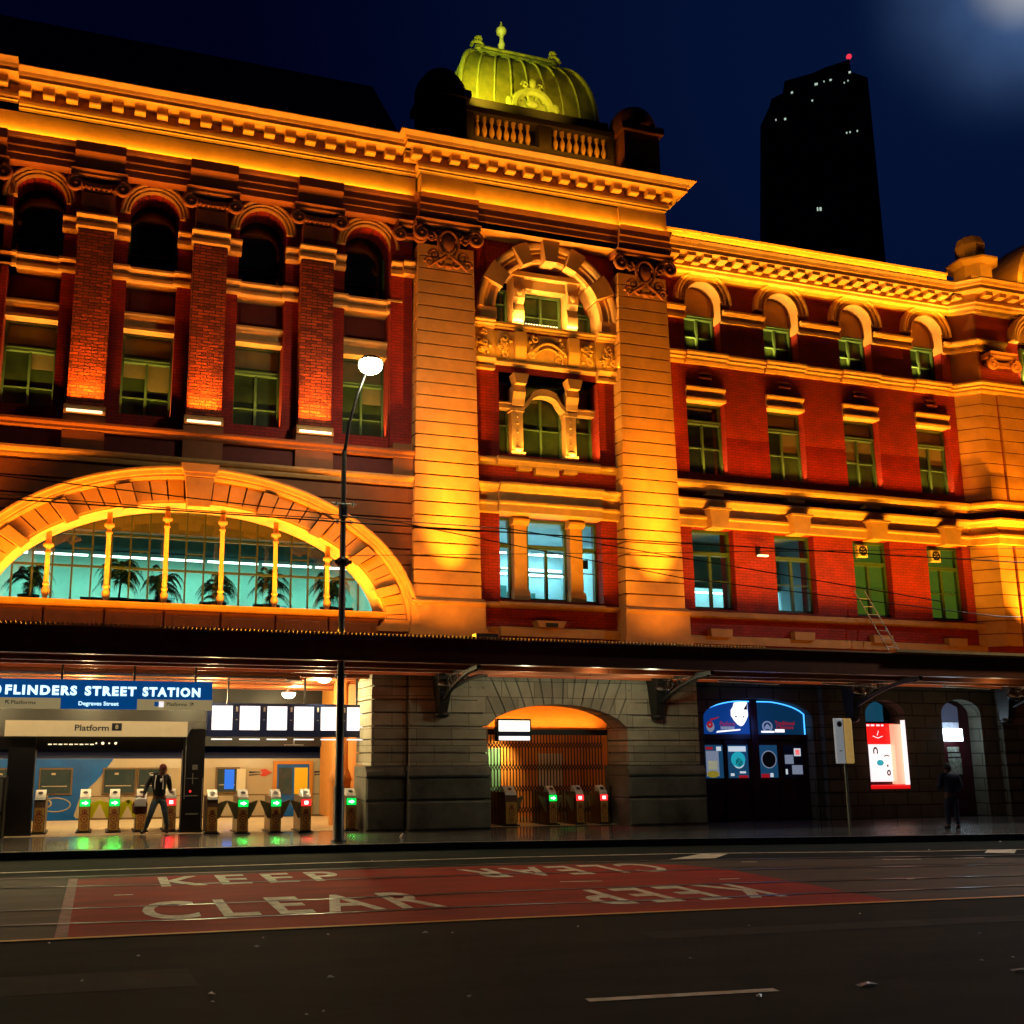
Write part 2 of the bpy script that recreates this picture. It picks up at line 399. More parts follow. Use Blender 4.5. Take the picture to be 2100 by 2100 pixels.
# ---------------------------------------------------------------- mesh helpers
class MB:
    def __init__(s):
        s.v, s.f, s.sm = [], [], []
    def add(s, vs, fs, smooth=False):
        k = len(s.v)
        s.v += [tuple(p) for p in vs]
        s.f += [tuple(k + i for i in f) for f in fs]
        s.sm += [smooth] * len(fs)
        return s
    def box(s, x0, x1, y0, y1, z0, z1):
        v = [(x0, y0, z0), (x1, y0, z0), (x1, y1, z0), (x0, y1, z0), (x0, y0, z1), (x1, y0, z1), (x1, y1, z1), (x0, y1, z1)]
        return s.add(v, [(0, 3, 2, 1), (4, 5, 6, 7), (0, 1, 5, 4), (1, 2, 6, 5), (2, 3, 7, 6), (3, 0, 4, 7)])
    def bbox(s, x0, x1, y0, y1, z0, z1, b=0.02):
        """box with chamfered front (low y) edges"""
        v = [(x0, y0 + b, z0), (x1, y0 + b, z0), (x1, y1, z0), (x0, y1, z0), (x0, y0 + b, z1), (x1, y0 + b, z1), (x1, y1, z1), (x0, y1, z1),
             (x0 + b, y0, z0 + b), (x1 - b, y0, z0 + b), (x1 - b, y0, z1 - b), (x0 + b, y0, z1 - b)]
        return s.add(v, [(0, 3, 2, 1), (4, 5, 6, 7), (1, 2, 6, 5), (2, 3, 7, 6), (3, 0, 4, 7), (8, 9, 10, 11),
                         (0, 1, 9, 8), (1, 5, 10, 9), (5, 4, 11, 10), (4, 0, 8, 11)])
    def frus(s, a, b):
        """hexahedron from two quads of points"""
        return s.add(list(a) + list(b), [(0, 3, 2, 1), (4, 5, 6, 7), (0, 1, 5, 4), (1, 2, 6, 5), (2, 3, 7, 6), (3, 0, 4, 7)])
    def prism(s, pts, y0, y1):
        """xz polygon extruded along y"""
        n = len(pts)
        v = [(x, y0, z) for x, z in pts] + [(x, y1, z) for x, z in pts]
        f = [tuple(range(n)), tuple(range(2 * n - 1, n - 1, -1))]
        f += [(i, n + i, n + (i + 1) % n, (i + 1) % n) for i in range(n)]
        return s.add(v, f)
    def zprism(s, pts, z0, z1):
        n = len(pts)
        v = [(x, y, z0) for x, y in pts] + [(x, y, z1) for x, y in pts]
        f = [tuple(range(n - 1, -1, -1)), tuple(range(n, 2 * n))]
        f += [(i, (i + 1) % n, n + (i + 1) % n, n + i) for i in range(n)]
        return s.add(v, f)
    def mould(s, prof, x0, x1):
        """(y, z) profile extruded along x"""
        n = len(prof)
        v = [(x0, y, z) for y, z in prof] + [(x1, y, z) for y, z in prof]
        f = [tuple(range(n)), tuple(range(2 * n - 1, n - 1, -1))]
        f += [(i, (i + 1) % n, n + (i + 1) % n, n + i) for i in range(n)]
        return s.add(v, f)
    def tube(s, path, r, n=8, cap=True):
        if not isinstance(r, (list, tuple)):
            r = [r] * len(path)
        P = [Vector(p) for p in path]
        vs, fs = [], []
        up = None
        for i, p in enumerate(P):
            d = (P[min(i + 1, len(P) - 1)] - P[max(i - 1, 0)]).normalized()
            if up is None:
                up = Vector((0, 0, 1)) if abs(d.z) < 0.9 else Vector((1, 0, 0))
            a = d.cross(up).normalized()
            b = a.cross(d).normalized()
            up = b
            for k in range(n):
                t = 2 * PI * k / n
                vs.append(p + (a * math.cos(t) + b * math.sin(t)) * r[i])
        for i in range(len(P) - 1):
            for k in range(n):
                fs.append((i * n + k, i * n + (k + 1) % n, (i + 1) * n + (k + 1) % n, (i + 1) * n + k))
        s.add(vs, fs, True)
        if cap:
            s.add(vs[:n], [tuple(range(n - 1, -1, -1))])
            s.add(vs[-n:], [tuple(range(n))])
        return s
    def lathe(s, prof, x, y, z=0, n=16, a0=0.0):
        vs, fs = [], []
        for r, h in prof:
            for k in range(n):
                t = a0 + 2 * PI * k / n
                vs.append((x + r * math.cos(t), y + r * math.sin(t), z + h))
        for i in range(len(prof) - 1):
            for k in range(n):
                fs.append((i * n + k, i * n + (k + 1) % n, (i + 1) * n + (k + 1) % n, (i + 1) * n + k))
        s.add(vs, fs, n > 8)
        s.add(vs[:n], [tuple(range(n - 1, -1, -1))])
        s.add(vs[-n:], [tuple(range(n))])
        return s
    def ball(s, c, r, n=12, m=8):
        rx, ry, rz = r if isinstance(r, (list, tuple)) else (r, r, r)
        vs, fs = [], []
        for i in range(m + 1):
            a = PI * i / m
            for k in range(n):
                t = 2 * PI * k / n
                vs.append((c[0] + rx * math.sin(a) * math.cos(t), c[1] + ry * math.sin(a) * math.sin(t), c[2] - rz * math.cos(a)))
        for i in range(m):
            for k in range(n):
                fs.append((i * n + k, i * n + (k + 1) % n, (i + 1) * n + (k + 1) % n, (i + 1) * n + k))
        return s.add(vs, fs, True)
    def ring(s, cx, cz, ai, bi, ao, bo, y0, y1, t0, t1, n):
        """arched block between two ellipses, extruded along y; angles in degrees"""
        ai_, ao_ = [], []
        for i in range(n + 1):
            t = R(t0 + (t1 - t0) * i / n)
            ai_.append((cx + ai * math.cos(t), cz + bi * math.sin(t)))
            ao_.append((cx + ao * math.cos(t), cz + bo * math.sin(t)))
        for i in range(n):
            q = [ai_[i], ao_[i], ao_[i + 1], ai_[i + 1]]
            v = [(x, y0, z) for x, z in q] + [(x, y1, z) for x, z in q]
            f = [(0, 1, 2, 3), (7, 6, 5, 4), (1, 5, 6, 2), (3, 7, 4, 0)]
            if i == 0:
                f.append((0, 4, 5, 1))
            if i == n - 1:
                f.append((2, 6, 7, 3))
            s.add(v, f)
        return s
    def prof_ring(s, cx, cz, prof, t0, t1, n, k=1.0):
        """(radius, y) closed profile swept round an arch"""
        vs, fs = [], []
        m = len(prof)
        for i in range(n + 1):
            t = R(t0 + (t1 - t0) * i / n)
            for r, y in prof:
                vs.append((cx + r * math.cos(t), y, cz + r * k * math.sin(t)))
        for i in range(n):
            for j in range(m):
                fs.append((i * m + j, (i + 1) * m + j, (i + 1) * m + (j + 1) % m, i * m + (j + 1) % m))
        fs.append(tuple(range(m)))
        fs.append(tuple(range(n * m + m - 1, n * m - 1, -1)))
        return s.add(vs, fs)
    def build(s, name, m, parent=None, smooth=None, fix=True):
        me = bpy.data.meshes.new(name)
        me.from_pydata(s.v, [], s.f)
        me.polygons.foreach_set("use_smooth", s.sm if smooth is None else [smooth] * len(s.f))
        if fix:
            bm = bmesh.new()
            bm.from_mesh(me)
            bmesh.ops.recalc_face_normals(bm, faces=bm.faces)
            bm.to_mesh(me)
            bm.free()
        me.materials.append(m)
        me.update()
        o = bpy.data.objects.new(name, me)
        col.objects.link(o)
        if parent:
            o.parent = parent
        return o

def tag(o, label=None, cat=None, group=None, kind=None):
    if label: o["label"] = label
    if cat: o["category"] = cat
    if group: o["group"] = group
    if kind: o["kind"] = kind
    return o
def empty(name, loc=(0, 0, 0), rz=0):
    o = bpy.data.objects.new(name, None)
    o.location = loc
    o.rotation_euler = (0, 0, rz)
    o.empty_display_size = 0.3
    col.objects.link(o)
    return o
def copy_tree(o, parent=None):
    c = o.copy()
    col.objects.link(c)
    c.parent = parent
    for ch in list(o.children):
        copy_tree(ch, c)
    return c
def text(name, body, size, loc, m, parent=None, rot=(PI / 2, 0, 0), ext=0.006, sx=1.0, align='LEFT', bold=0.0, space=1.0):
    cu = bpy.data.curves.new(name, 'FONT')
    cu.body = body
    cu.size = size
    cu.extrude = ext
    cu.offset = bold
    cu.space_character = space
    cu.align_x = align
    cu.resolution_u = 3
    t = bpy.data.objects.new(name, cu)
    me = bpy.data.meshes.new_from_object(t)
    bpy.data.objects.remove(t)
    me.materials.clear()
    me.materials.append(m)
    me.transform(Matrix.Translation(loc) @ (Matrix.Rotation(rot[2], 4, 'Z') @ Matrix.Rotation(rot[0], 4, 'X')) @ Matrix.Scale(sx, 4, (1, 0, 0)))
    o = bpy.data.objects.new(name, me)
    col.objects.link(o)
    if parent: o.parent = parent
    return o
def fit_text(name, body, x0, x1, y, z0, z1, m, parent=None, bold=0.0, space=1.0):
    """text on an xz plane fitted into a rectangle"""
    cu = bpy.data.curves.new(name, 'FONT')
    cu.body = body
    cu.size = 1
    cu.extrude = 0.0
    cu.offset = bold
    cu.space_character = space
    cu.resolution_u = 3
    t = bpy.data.objects.new(name, cu)
    me = bpy.data.meshes.new_from_object(t)
    bpy.data.objects.remove(t)
    xs = [v.co.x for v in me.vertices]; ys = [v.co.y for v in me.vertices]
    a, b, c, d = min(xs), max(xs), min(ys), max(ys)
    for v in me.vertices:
        v.co = (x0 + (v.co.x - a) / (b - a) * (x1 - x0), y, z0 + (v.co.y - c) / (d - c) * (z1 - z0))
    me.materials.clear()
    me.materials.append(m)
    o = bpy.data.objects.new(name, me)
    col.objects.link(o)
    if parent: o.parent = parent
    return o
def wall_panel(mb, x0, x1, z0, z1, y0, y1, ops, n=14):
    """wall slab with openings (cx, half width, z bottom, z spring, arched?, rise)"""
    x = x0
    for cx, hw, zb, zs, rise in ops:
        mb.box(x, cx - hw, y0, y1, z0, z1)
        if zb > z0:
            mb.box(cx - hw, cx + hw, y0, y1, z0, zb)
        if rise <= 0:
            mb.box(cx - hw, cx + hw, y0, y1, zs, z1)
        else:
            for i in range(n):
                t0, t1 = PI - PI * i / n, PI - PI * (i + 1) / n
                a = (cx + hw * math.cos(t0), zs + rise * math.sin(t0))
                b = (cx + hw * math.cos(t1), zs + rise * math.sin(t1))
                mb.prism([a, b, (b[0], z1), (a[0], z1)], y0, y1)
        x = cx + hw
    mb.box(x, x1, y0, y1, z0, z1)
    return mb
def rust(mb, x0, x1, y0, y1, z0, z1, course=0.38, joint=0.05, taper=0.0):
    """banded rustication: courses with open joints; taper narrows each side towards the top"""
    n = max(1, round((z1 - z0) / course))
    h = (z1 - z0) / n
    for i in range(n):
        ta, tb = taper * i / n, taper * (i + 1) / n
        a, b = z0 + i * h + (joint / 2), z0 + (i + 1) * h - joint / 2
        mb.frus([(x0 + ta, y0, a), (x1 - ta, y0, a), (x1 - ta, y1, a), (x0 + ta, y1, a)],
                [(x0 + tb, y0, b), (x1 - tb, y0, b), (x1 - tb, y1, b), (x0 + tb, y1, b)])
    g = 0.085
    mb.frus([(x0 + g, y0 + g, z0), (x1 - g, y0 + g, z0), (x1 - g, y1, z0), (x0 + g, y1, z0)],
            [(x0 + taper + g, y0 + g, z1), (x1 - taper - g, y0 + g, z1), (x1 - taper - g, y1, z1), (x0 + taper + g, y1, z1)])
    return mb
def stack(y, z, steps):
    """moulding profile: start at (y,z) and go up by (dy,dz) steps; negative dy projects"""
    p = [(y, z)]
    for dy, dz in steps:
        y += dy; z += dz
        p.append((y, z))
    return p

def sweep(mb, path, prof):
    """(projection, z) closed profile carried along an xy path with mitred corners; projection to the right-hand (street) side"""
    n, k = len(path), len(prof)
    vs = []
    for i, (x, y) in enumerate(path):
        ns = []
        for a, b in ((i - 1, i), (i, i + 1)):
            if 0 <= a and b < n:
                d = Vector((path[b][0] - path[a][0], path[b][1] - path[a][1])).normalized()
                ns.append(Vector((d.y, -d.x)))
        nn = ns[0] if len(ns) == 1 else (ns[0] + ns[1]) / (1 + ns[0].dot(ns[1]))
        for p, z in prof:
            vs.append((x + nn.x * p, y + nn.y * p, z))
    fs = []
    for i in range(n - 1):
        for j in range(k):
            fs.append((i * k + j, (i + 1) * k + j, (i + 1) * k + (j + 1) % k, i * k + (j + 1) % k))
    fs.append(tuple(range(k)))
    fs.append(tuple(range(n * k - 1, (n - 1) * k - 1, -1)))
    mb.add(vs, fs)
    return mb
# ================================================================ the station building
B = empty("station_building", (8, 0.6, 0))
tag(B, "long floodlit railway station building of cream render and red brick with a copper dome", "station building")
MBd = MB()
def part(name, mb, m, parent=B, label=None):
    off = parent.location if parent is B else Vector((0, 0, 0))
    mb.v = [(x - off.x, y - off.y, z - off.z) for x, y, z in mb.v]
    o = mb.build(name, m, parent)
    if label: o["label"] = label
    return o
def sub(name, mb, m, parent):
    """sub-part of a building part: same frame as its parent"""
    mb.v = [(x - B.location.x, y - B.location.y, z) for x, y, z in mb.v]
    return mb.build(name, m, parent)
def wrap(mb, prof, x0, x1, yf, yb):
    """(projection, z) closed profile carried round the two ends of a block"""
    n = len(prof)
    vs = []
    for p, z in prof:
        vs += [(x0 - p, yb, z), (x0 - p, yf - p, z), (x1 + p, yf - p, z), (x1 + p, yb, z)]
    fs = []
    for i in range(n):
        j = (i + 1) % n
        for k in range(3):
            fs.append((i * 4 + k, i * 4 + k + 1, j * 4 + k + 1, j * 4 + k))
    # plug the inside
    mb.add(vs, fs)
    return mb

def window(x0, x1, z0, z1, y, transom=None, mull=None, bars=(), pm=glassdk, fw=0.06, fm=green, led=True, arch=0.0, parent=B):
    f = MB()
    f.box(x0, x0 + fw, y - 0.05, y + 0.06, z0, z1)
    f.box(x1 - fw, x1, y - 0.05, y + 0.06, z0, z1)
    f.box(x0 + fw, x1 - fw, y - 0.05, y + 0.06, z0, z0 + fw)
    if arch <= 0:
        f.box(x0 + fw, x1 - fw, y - 0.05, y + 0.06, z1 - fw, z1)
    ms = mull if isinstance(mull, (list, tuple)) else ([mull] if mull else [])
    for m_ in ms:
        f.box(m_ - fw * 0.55, m_ + fw * 0.55, y - 0.03, y + 0.05, z0 + fw, (transom or z1) - 0.05)
    if transom:
        f.box(x0 + fw, x1 - fw, y - 0.09, y + 0.06, transom - 0.05, transom + 0.05)
        f.box(x0 + fw, x1 - fw, y - 0.13, y - 0.09, transom + 0.012, transom + 0.05)
    for b_ in bars:
        f.box(x0 + fw, x1 - fw, y - 0.022, y + 0.03, b_ - 0.014, b_ + 0.014)
    fr = part("window", f, fm, parent)
    p = MB()
    if arch > 0:
        c = (x0 + x1) / 2; hw = (x1 - x0) / 2
        pts = [(x0, z0), (x1, z0)] + [(c + hw * math.cos(R(a)), z1 + arch * math.sin(R(a))) for a in range(0, 181, 15)]
        p.prism(pts, y + 0.061, y + 0.10)
    else:
        p.box(x0 + 0.01, x1 - 0.01, y + 0.061, y + 0.10, z0 + 0.01, z1 - 0.01)
    sub("pane", p, pm, fr)
    if pm is blindg and arch <= 0 and z1 - z0 > 1.5:
        rb = random.Random(int(x0 * 31 + z0 * 7))
        p = MB()
        if transom: p.box(x0 + fw, x1 - fw, y + 0.052, y + 0.0605, transom + 0.05 + rb.uniform(0.0, 0.25) * (z1 - transom), z1 - fw)
        xm = (x0 + x1) / 2
        for a_, b_ in ((x0 + fw, xm - 0.03), (xm + 0.03, x1 - fw)):
            if rb.random() < 0.6:
                zt = (transom - 0.05) if transom else z1 - fw
                p.box(a_, b_, y + 0.052, y + 0.0605, zt - rb.uniform(0.1, 0.75) * (zt - z0) * 0.6, zt)
        if p.v: sub("roller_blind", p, blindm, fr)
    if led:
        s = MB()
        n = int((x1 - x0 - 0.2) / 0.09)
        for i in range(n):
            a = x0 + 0.1 + i * 0.09
            s.box(a, a + 0.05, y - 0.14, y - 0.11, z0 + 0.01, z0 + 0.03)
        sub("sill_light_batten", s, ledw, fr)
    return fr

# ---------------------------------------------------------------- left wing
# wall with arched window bays, red brick
mb = MB()
OPS = [(bx, 0.64, 10.38, 15.88, 0.64) for bx in BAYX]
wall_panel(mb, -7, 7.7, 9.9, 16.66, 0.55, 1.22, OPS)
part("left_wing_wall", mb, brick)
mb = MB()
mb.box(-7, 7.7, 1.23, 1.5, 9.0, 25.0 - 6.5)
part("inner_wall", mb, dkroof)
for bx in BAYX:
    m = MB()
    # archivolt of three steps
    for ri, ro, yy in ((0.64, 0.72, 0.47), (0.724, 0.80, 0.43), (0.804, 0.90, 0.38)):
        m.prof_ring(bx, 15.88, [(ri, 0.56), (ri, yy), (ri + (ro - ri) * 0.45, yy - 0.03), (ro, yy), (ro, 0.56)], 0, 180, 20)
    part("archivolt", m, trim)
    # string course across the bay, breaking forward at both ends
    m = MB()
    for a, b, yy in ((bx - 0.99, bx - 0.56, 0.42), (bx - 0.56, bx + 0.56, 0.50), (bx + 0.56, bx + 0.99, 0.42)):
        m.mould([(1.2, 13.98), (yy + 0.06, 13.98), (yy + 0.03, 14.03), (yy + 0.03, 14.12), (yy + 0.1, 14.13), (yy + 0.1, 14.22), (yy + 0.02, 14.25), (yy - 0.03, 14.30), (yy - 0.03, 14.36), (1.2, 14.38)], a, b)
    part("string_course", m, trim)
    m = MB()
    m.box(bx - 0.64, bx + 0.64, 1.0, 1.22, 13.22, 13.98)
    m.box(bx - 0.5, bx + 0.5, 0.96, 1.0, 13.36, 13.86)
    part("spandrel_panel", m, redpaint)
    m = MB()
    m.mould([(1.22, 12.74), (0.72, 12.74), (0.72, 12.82), (0.80, 12.86), (0.80, 13.02), (0.72, 13.06), (0.68, 13.14), (0.68, 13.2), (1.22, 13.22)], bx - 0.64, bx + 0.64)
    part("window_head", m, trim)
    window(bx - 0.64, bx + 0.64, 10.38, 12.74, 1.12, transom=12.0, mull=bx, bars=(11.0,), pm=blindg)
    window(bx - 0.64, bx + 0.64, 14.38, 15.88, 1.12, mull=None, bars=(15.0,), pm=glassdk, led=False, arch=0.64)
for i, px_ in enumerate(PIERX):
    m = MB()
    m.box(px_ - 0.44, px_ + 0.44, 0.12, 0.55, 10.36, 15.06)
    part("brick_pier", m, brick_rough)
    m = MB()
    m.mould([(0.55, 10.1), (0.0, 10.1), (0.0, 10.2), (0.04, 10.24), (0.04, 10.3), (0.1, 10.36), (0.55, 10.36)], px_ - 0.49, px_ + 0.49)
    pb_ = part("pier_base", m, trim)
    m = MB(); m.box(px_ - 0.42, px_ + 0.42, -0.045, -0.005, 10.13, 10.19); sub("led_strip", m, ledw, pb_)
    for nm_, z_ in (("pier_impost", 15.08),):
        m = MB()
        for a, b, yy in ((px_ - 0.84, px_ - 0.50, 0.30), (px_ - 0.50, px_ + 0.50, 0.02), (px_ + 0.50, px_ + 0.84, 0.30)):
            m.mould([(0.55, z_), (yy + 0.10, z_), (yy + 0.06, z_ + 0.05), (yy + 0.06, z_ + 0.14), (yy + 0.12, z_ + 0.16), (yy + 0.12, z_ + 0.24), (yy + 0.02, z_ + 0.30), (yy - 0.02, z_ + 0.33), (yy - 0.02, z_ + 0.38), (0.55, z_ + 0.40)], a, b)
        part(nm_, m, trim)
    m = MB()
    m.box(px_ - 0.42, px_ + 0.42, 0.16, 0.55, 15.49, 16.1)
    part("pier_neck", m, ochre)

def ionic(cx, hw, y, z0, h, mm=trim, parent=B, shield=False):
    """ionic capital: echinus, sagging channel, two volutes and abacus"""
    m = MB()
    n = 12
    pts = []
    for i in range(n + 1):
        u = -1 + 2 * i / n
        pts.append((cx + u * hw * 0.9, z0 + h * 0.50 - 0.10 * h * (1 - u * u) * 1.8))
    for i in range(n):
        (xa, za), (xb, zb) = pts[i], pts[i + 1]
        m.frus([(xa, y - 0.13, za - 0.10 * h), (xb, y - 0.13, zb - 0.10 * h), (xb, y + 0.2, zb - 0.10 * h), (xa, y + 0.2, za - 0.10 * h)],
               [(xa, y - 0.13, za + 0.12 * h), (xb, y - 0.13, zb + 0.12 * h), (xb, y + 0.2, zb + 0.12 * h), (xa, y + 0.2, za + 0.12 * h)])
    for s in (-1, 1):
        vx, vz = cx + s * hw * 0.93, z0 + h * 0.30
        path = []
        for i in range(34):
            a = i / 33 * 4.4 * PI
            r = h * 0.34 * (1 - i / 33 * 0.86)
            path.append((vx + s * r * math.sin(a) * 1.0, y - 0.17, vz + r * math.cos(a)))
        m.tube(path, [0.055 * h / 0.5 * (1 - i / 33 * 0.5) for i in range(34)], 6)
        m.ball((vx, y - 0.17, vz), 0.06 * h / 0.5, 8, 5)
    for i in range(7):
        m.ball((cx - hw * 0.6 + i * hw * 0.2, y - 0.10, z0 + h * 0.24), (hw * 0.08, 0.06, h * 0.10), 8, 5)
    m.mould([(y + 0.25, z0 + h * 0.72), (y - 0.1, z0 + h * 0.72), (y - 0.18, z0 + h * 0.8), (y - 0.18, z0 + h * 0.92), (y - 0.24, z0 + h), (y + 0.25, z0 + h)], cx - hw * 1.12, cx + hw * 1.12)
    if shield:
        sh = MB()
        vs = []
        zz = z0 - h * 0.05
        sh.ball((cx, y - 0.12, zz), (0.22, 0.10, 0.28), 14, 8)
        ring_ = [(cx + 0.30 * math.cos(R(a)), y - 0.15, zz + 0.36 * math.sin(R(a))) for a in range(-60, 241, 12)]
        sh.tube(ring_, 0.05, 7)
        for s in (-1, 1):
            for (ox, oz, rr, tw) in ((0.42, -0.38, 0.16, 1), (0.30, 0.30, 0.12, -1), (0.50, 0.10, 0.10, 1), (0.22, -0.60, 0.11, -1), (0.55, -0.62, 0.15, 1)):
                p = []
                for i in range(20):
                    a = i / 19 * 3.0 * PI * tw
                    r = rr * (1 - i / 19 * 0.8)
                    p.append((cx + s * (ox + r * math.cos(a)), y - 0.13, zz + oz + r * math.sin(a)))
                sh.tube(p, [0.045 * (1 - i / 30) for i in range(20)], 6)
            sh.tube([(cx + s * 0.05, y - 0.13, zz - 0.36), (cx + s * 0.22, y - 0.16, zz - 0.5), (cx + s * 0.42, y - 0.13, zz - 0.62), (cx + s * 0.58, y - 0.12, zz - 0.76)], [0.06, 0.06, 0.05, 0.03], 6)
        sh.ball((cx, y - 0.14, zz - 0.68), (0.14, 0.07, 0.09), 8, 5)
        cap = part("capital", m, mm, parent)
        sub("carved_shield", sh, mm, cap)
        return cap
    return part("capital", m, mm, parent)
for px_ in PIERX:
    ionic(px_, 0.62, 0.12, 16.02, 0.58, ochre)

# entablature of left wing: architrave, frieze, cornice
def architrave(p=0.0):
    return [(0.6, 16.65), (p, 16.65), (p, 16.83), (p - 0.03, 16.85), (p - 0.03, 17.02), (p - 0.06, 17.05), (p - 0.06, 17.22), (p - 0.11, 17.26), (p - 0.15, 17.33), (p - 0.15, 17.345), (0.6, 17.345)]
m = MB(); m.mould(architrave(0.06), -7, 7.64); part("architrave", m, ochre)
for px_ in PIERX:
    m = MB(); m.mould([(0.3, 16.62), (-0.08, 16.62), (-0.08, 16.9), (-0.14, 16.98), (-0.22, 17.04), (-0.22, 17.30), (0.3, 17.30)], px_ - 0.62, px_ + 0.62)
    part("architrave_block", m, ochre)
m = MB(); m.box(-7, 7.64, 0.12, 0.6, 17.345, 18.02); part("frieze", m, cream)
BED = [(0, 18.02), (0.0, 18.02), (0.02, 18.07), (0.06, 18.08), (0.06, 18.13), (0.10, 18.16), (0.12, 18.23), (0.12, 18.26), (0.08, 18.28), (0.08, 18.35), (0, 18.35)]
CROWN = [(0, 18.585), (0.50, 18.585), (0.50, 18.565), (0.53, 18.565), (0.53, 18.66), (0.56, 18.68), (0.60, 18.74), (0.69, 18.79), (0.74, 18.82), (0.74, 18.85), (0, 18.92)]
def cornice(x0, x1, yf, yb, wrapit=True, pitch=0.565):
    m = MB()
    if wrapit:
        wrap(m, BED, x0, x1, yf, yb); wrap(m, CROWN, x0, x1, yf, yb)
        m.box(x0, x1, yf, yb, 18.35, 18.585)
    else:
        for pr in (BED, CROWN):
            m.mould([(yf - p, z) for p, z in pr], x0, x1)
        m.box(x0, x1, yf - 0.001, yf + 0.3, 18.35, 18.585)
    c = part("cornice", m, trim)
    k = int((x1 - x0 + (0.6 if wrapit else 0)) / pitch)
    xs = (x0 - (0.31 if wrapit else 0))
    t = MB()
    for i in range(k + 1):
        a = xs + i * pitch
        if a + pitch / 2 > x1 + (0.34 if wrapit else 0): break
        yb_ = yf if x0 <= a <= x1 else yf
        t = MB(); t.mould([(yf, 18.355), (yf - 0.31, 18.355), (yf - 0.33, 18.385), (yf - 0.33, 18.55), (yf - 0.36, 18.582), (yf, 18.582)], a, a + pitch / 2); sub("modillion", t, trim, c)
    if wrapit:   # returns on the ends
        for s, xe in ((-1, x0), (1, x1)):
            yy = yf
            j = 0
            while yy + pitch < yb and j < 3:
                a0, a1 = (xe - 0.31, xe) if s < 0 else (xe, xe + 0.31)
                t = MB(); t.box(a0, a1, yy + 0.02, yy + pitch / 2, 18.357, 18.580); sub("modillion", t, trim, c)
                yy += pitch; j += 1
    return c
cornice(-2.95, 7.62, 0.06, 0.9, wrapit=False)
cornice(-8, -2.95, -0.22, 0.9, wrapit=False)
# base of the upper order: ledge, dark band and string over the great arch
m = MB()
m.mould([(0.6, 9.68), (0.10, 9.68), (0.05, 9.72), (0.05, 9.78), (-0.02, 9.84), (-0.02, 9.90), (0.6, 9.90)], -7, 7.6)
part("window_ledge", m, ochre)
m = MB()
m.box(-7, 7.6, 0.22, 0.6, 9.2, 9.68)
part("dark_band", m, redpaint)
for px_ in PIERX + [7.3]:
    m = MB(); hw = 0.5 if px_ < 7 else 0.28
    m.box(px_ - hw, px_ + hw, 0.08, 0.22, 9.2, 9.68)
    m.box(px_ - hw, px_ + hw, 0.08, 0.55, 9.905, 10.098)
    part("pedestal", m, ochre)
m = MB()
m.mould([(0.6, 8.94), (0.14, 8.94), (0.12, 9.0), (0.12, 9.05), (0.06, 9.08), (0.02, 9.14), (0.02, 9.2), (0.6, 9.2)], -7, 7.6)
part("string_course", m, trim)
m = MB()
m.box(7.0, 7.62, 0.40, 0.56, 10.1, 16.6)
part("corner_strip", m, brick)
m = MB()
for a, b, yy in ((7.0, 7.32, 0.24), (7.32, 7.66, 0.12)):
    m.mould([(0.4, 15.08), (yy + 0.06, 15.10), (yy + 0.06, 15.22), (yy + 0.12, 15.24), (yy + 0.12, 15.32), (yy - 0.02, 15.41), (yy - 0.02, 15.46), (0.4, 15.48)], a, b)
part("pier_impost", m, trim)
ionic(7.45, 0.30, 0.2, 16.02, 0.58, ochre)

# great arch wall: rusticated courses cut round the arch
AC = (1.95, 5.2)
AO, BO = 5.72, 3.72
AI, BI = 4.88, 2.86
m = MB()
zc = 4.7
h = 0.42
i = 0
while zc < 8.93:
    z0, z1 = zc + 0.022, min(zc + h, 8.94) - 0.022
    def ax(z):
        u = (z - AC[1]) / BO
        return AO * math.sqrt(max(0, 1 - u * u)) if u > 0 else AO
    zs = [z0 + (z1 - z0) * k / 4 for k in range(5)]
    for s, xe in ((1, 7.58), (-1, -8)):
        pts = [(AC[0] + s * ax(z), z) for z in zs]
        if (s > 0 and pts[0][0] < xe) or s < 0:
            pts = [(min(p[0], xe - 0.001) if s > 0 else p[0], p[1]) for p in pts]
            m.prism(pts + [(xe, z1), (xe, z0)], 0.20, 0.6)
    zc += h
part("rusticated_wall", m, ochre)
m = MB()
wall_panel(m, -8, 7.6, 4.7, 8.95, 0.30, 1.25, [])  # filled below by cutting round the arch
m = MB()
for i in range(40):
    t0, t1 = PI - PI * i / 40, PI - PI * (i + 1) / 40
    a = (AC[0] + (AI + 0.01) * math.cos(t0), AC[1] + (BI + 0.01) * math.sin(t0))
    b = (AC[0] + (AI + 0.01) * math.cos(t1), AC[1] + (BI + 0.01) * math.sin(t1))
    m.prism([a, b, (b[0], 8.95), (a[0], 8.95)], 0.30, 1.25)
m.box(-8, AC[0] - AI - 0.01, 0.30, 1.25, 4.7, 8.95)
m.box(AC[0] + AI + 0.01, 7.6, 0.30, 1.25, 4.7, 8.95)
part("arch_backing_wall", m, redpaint)
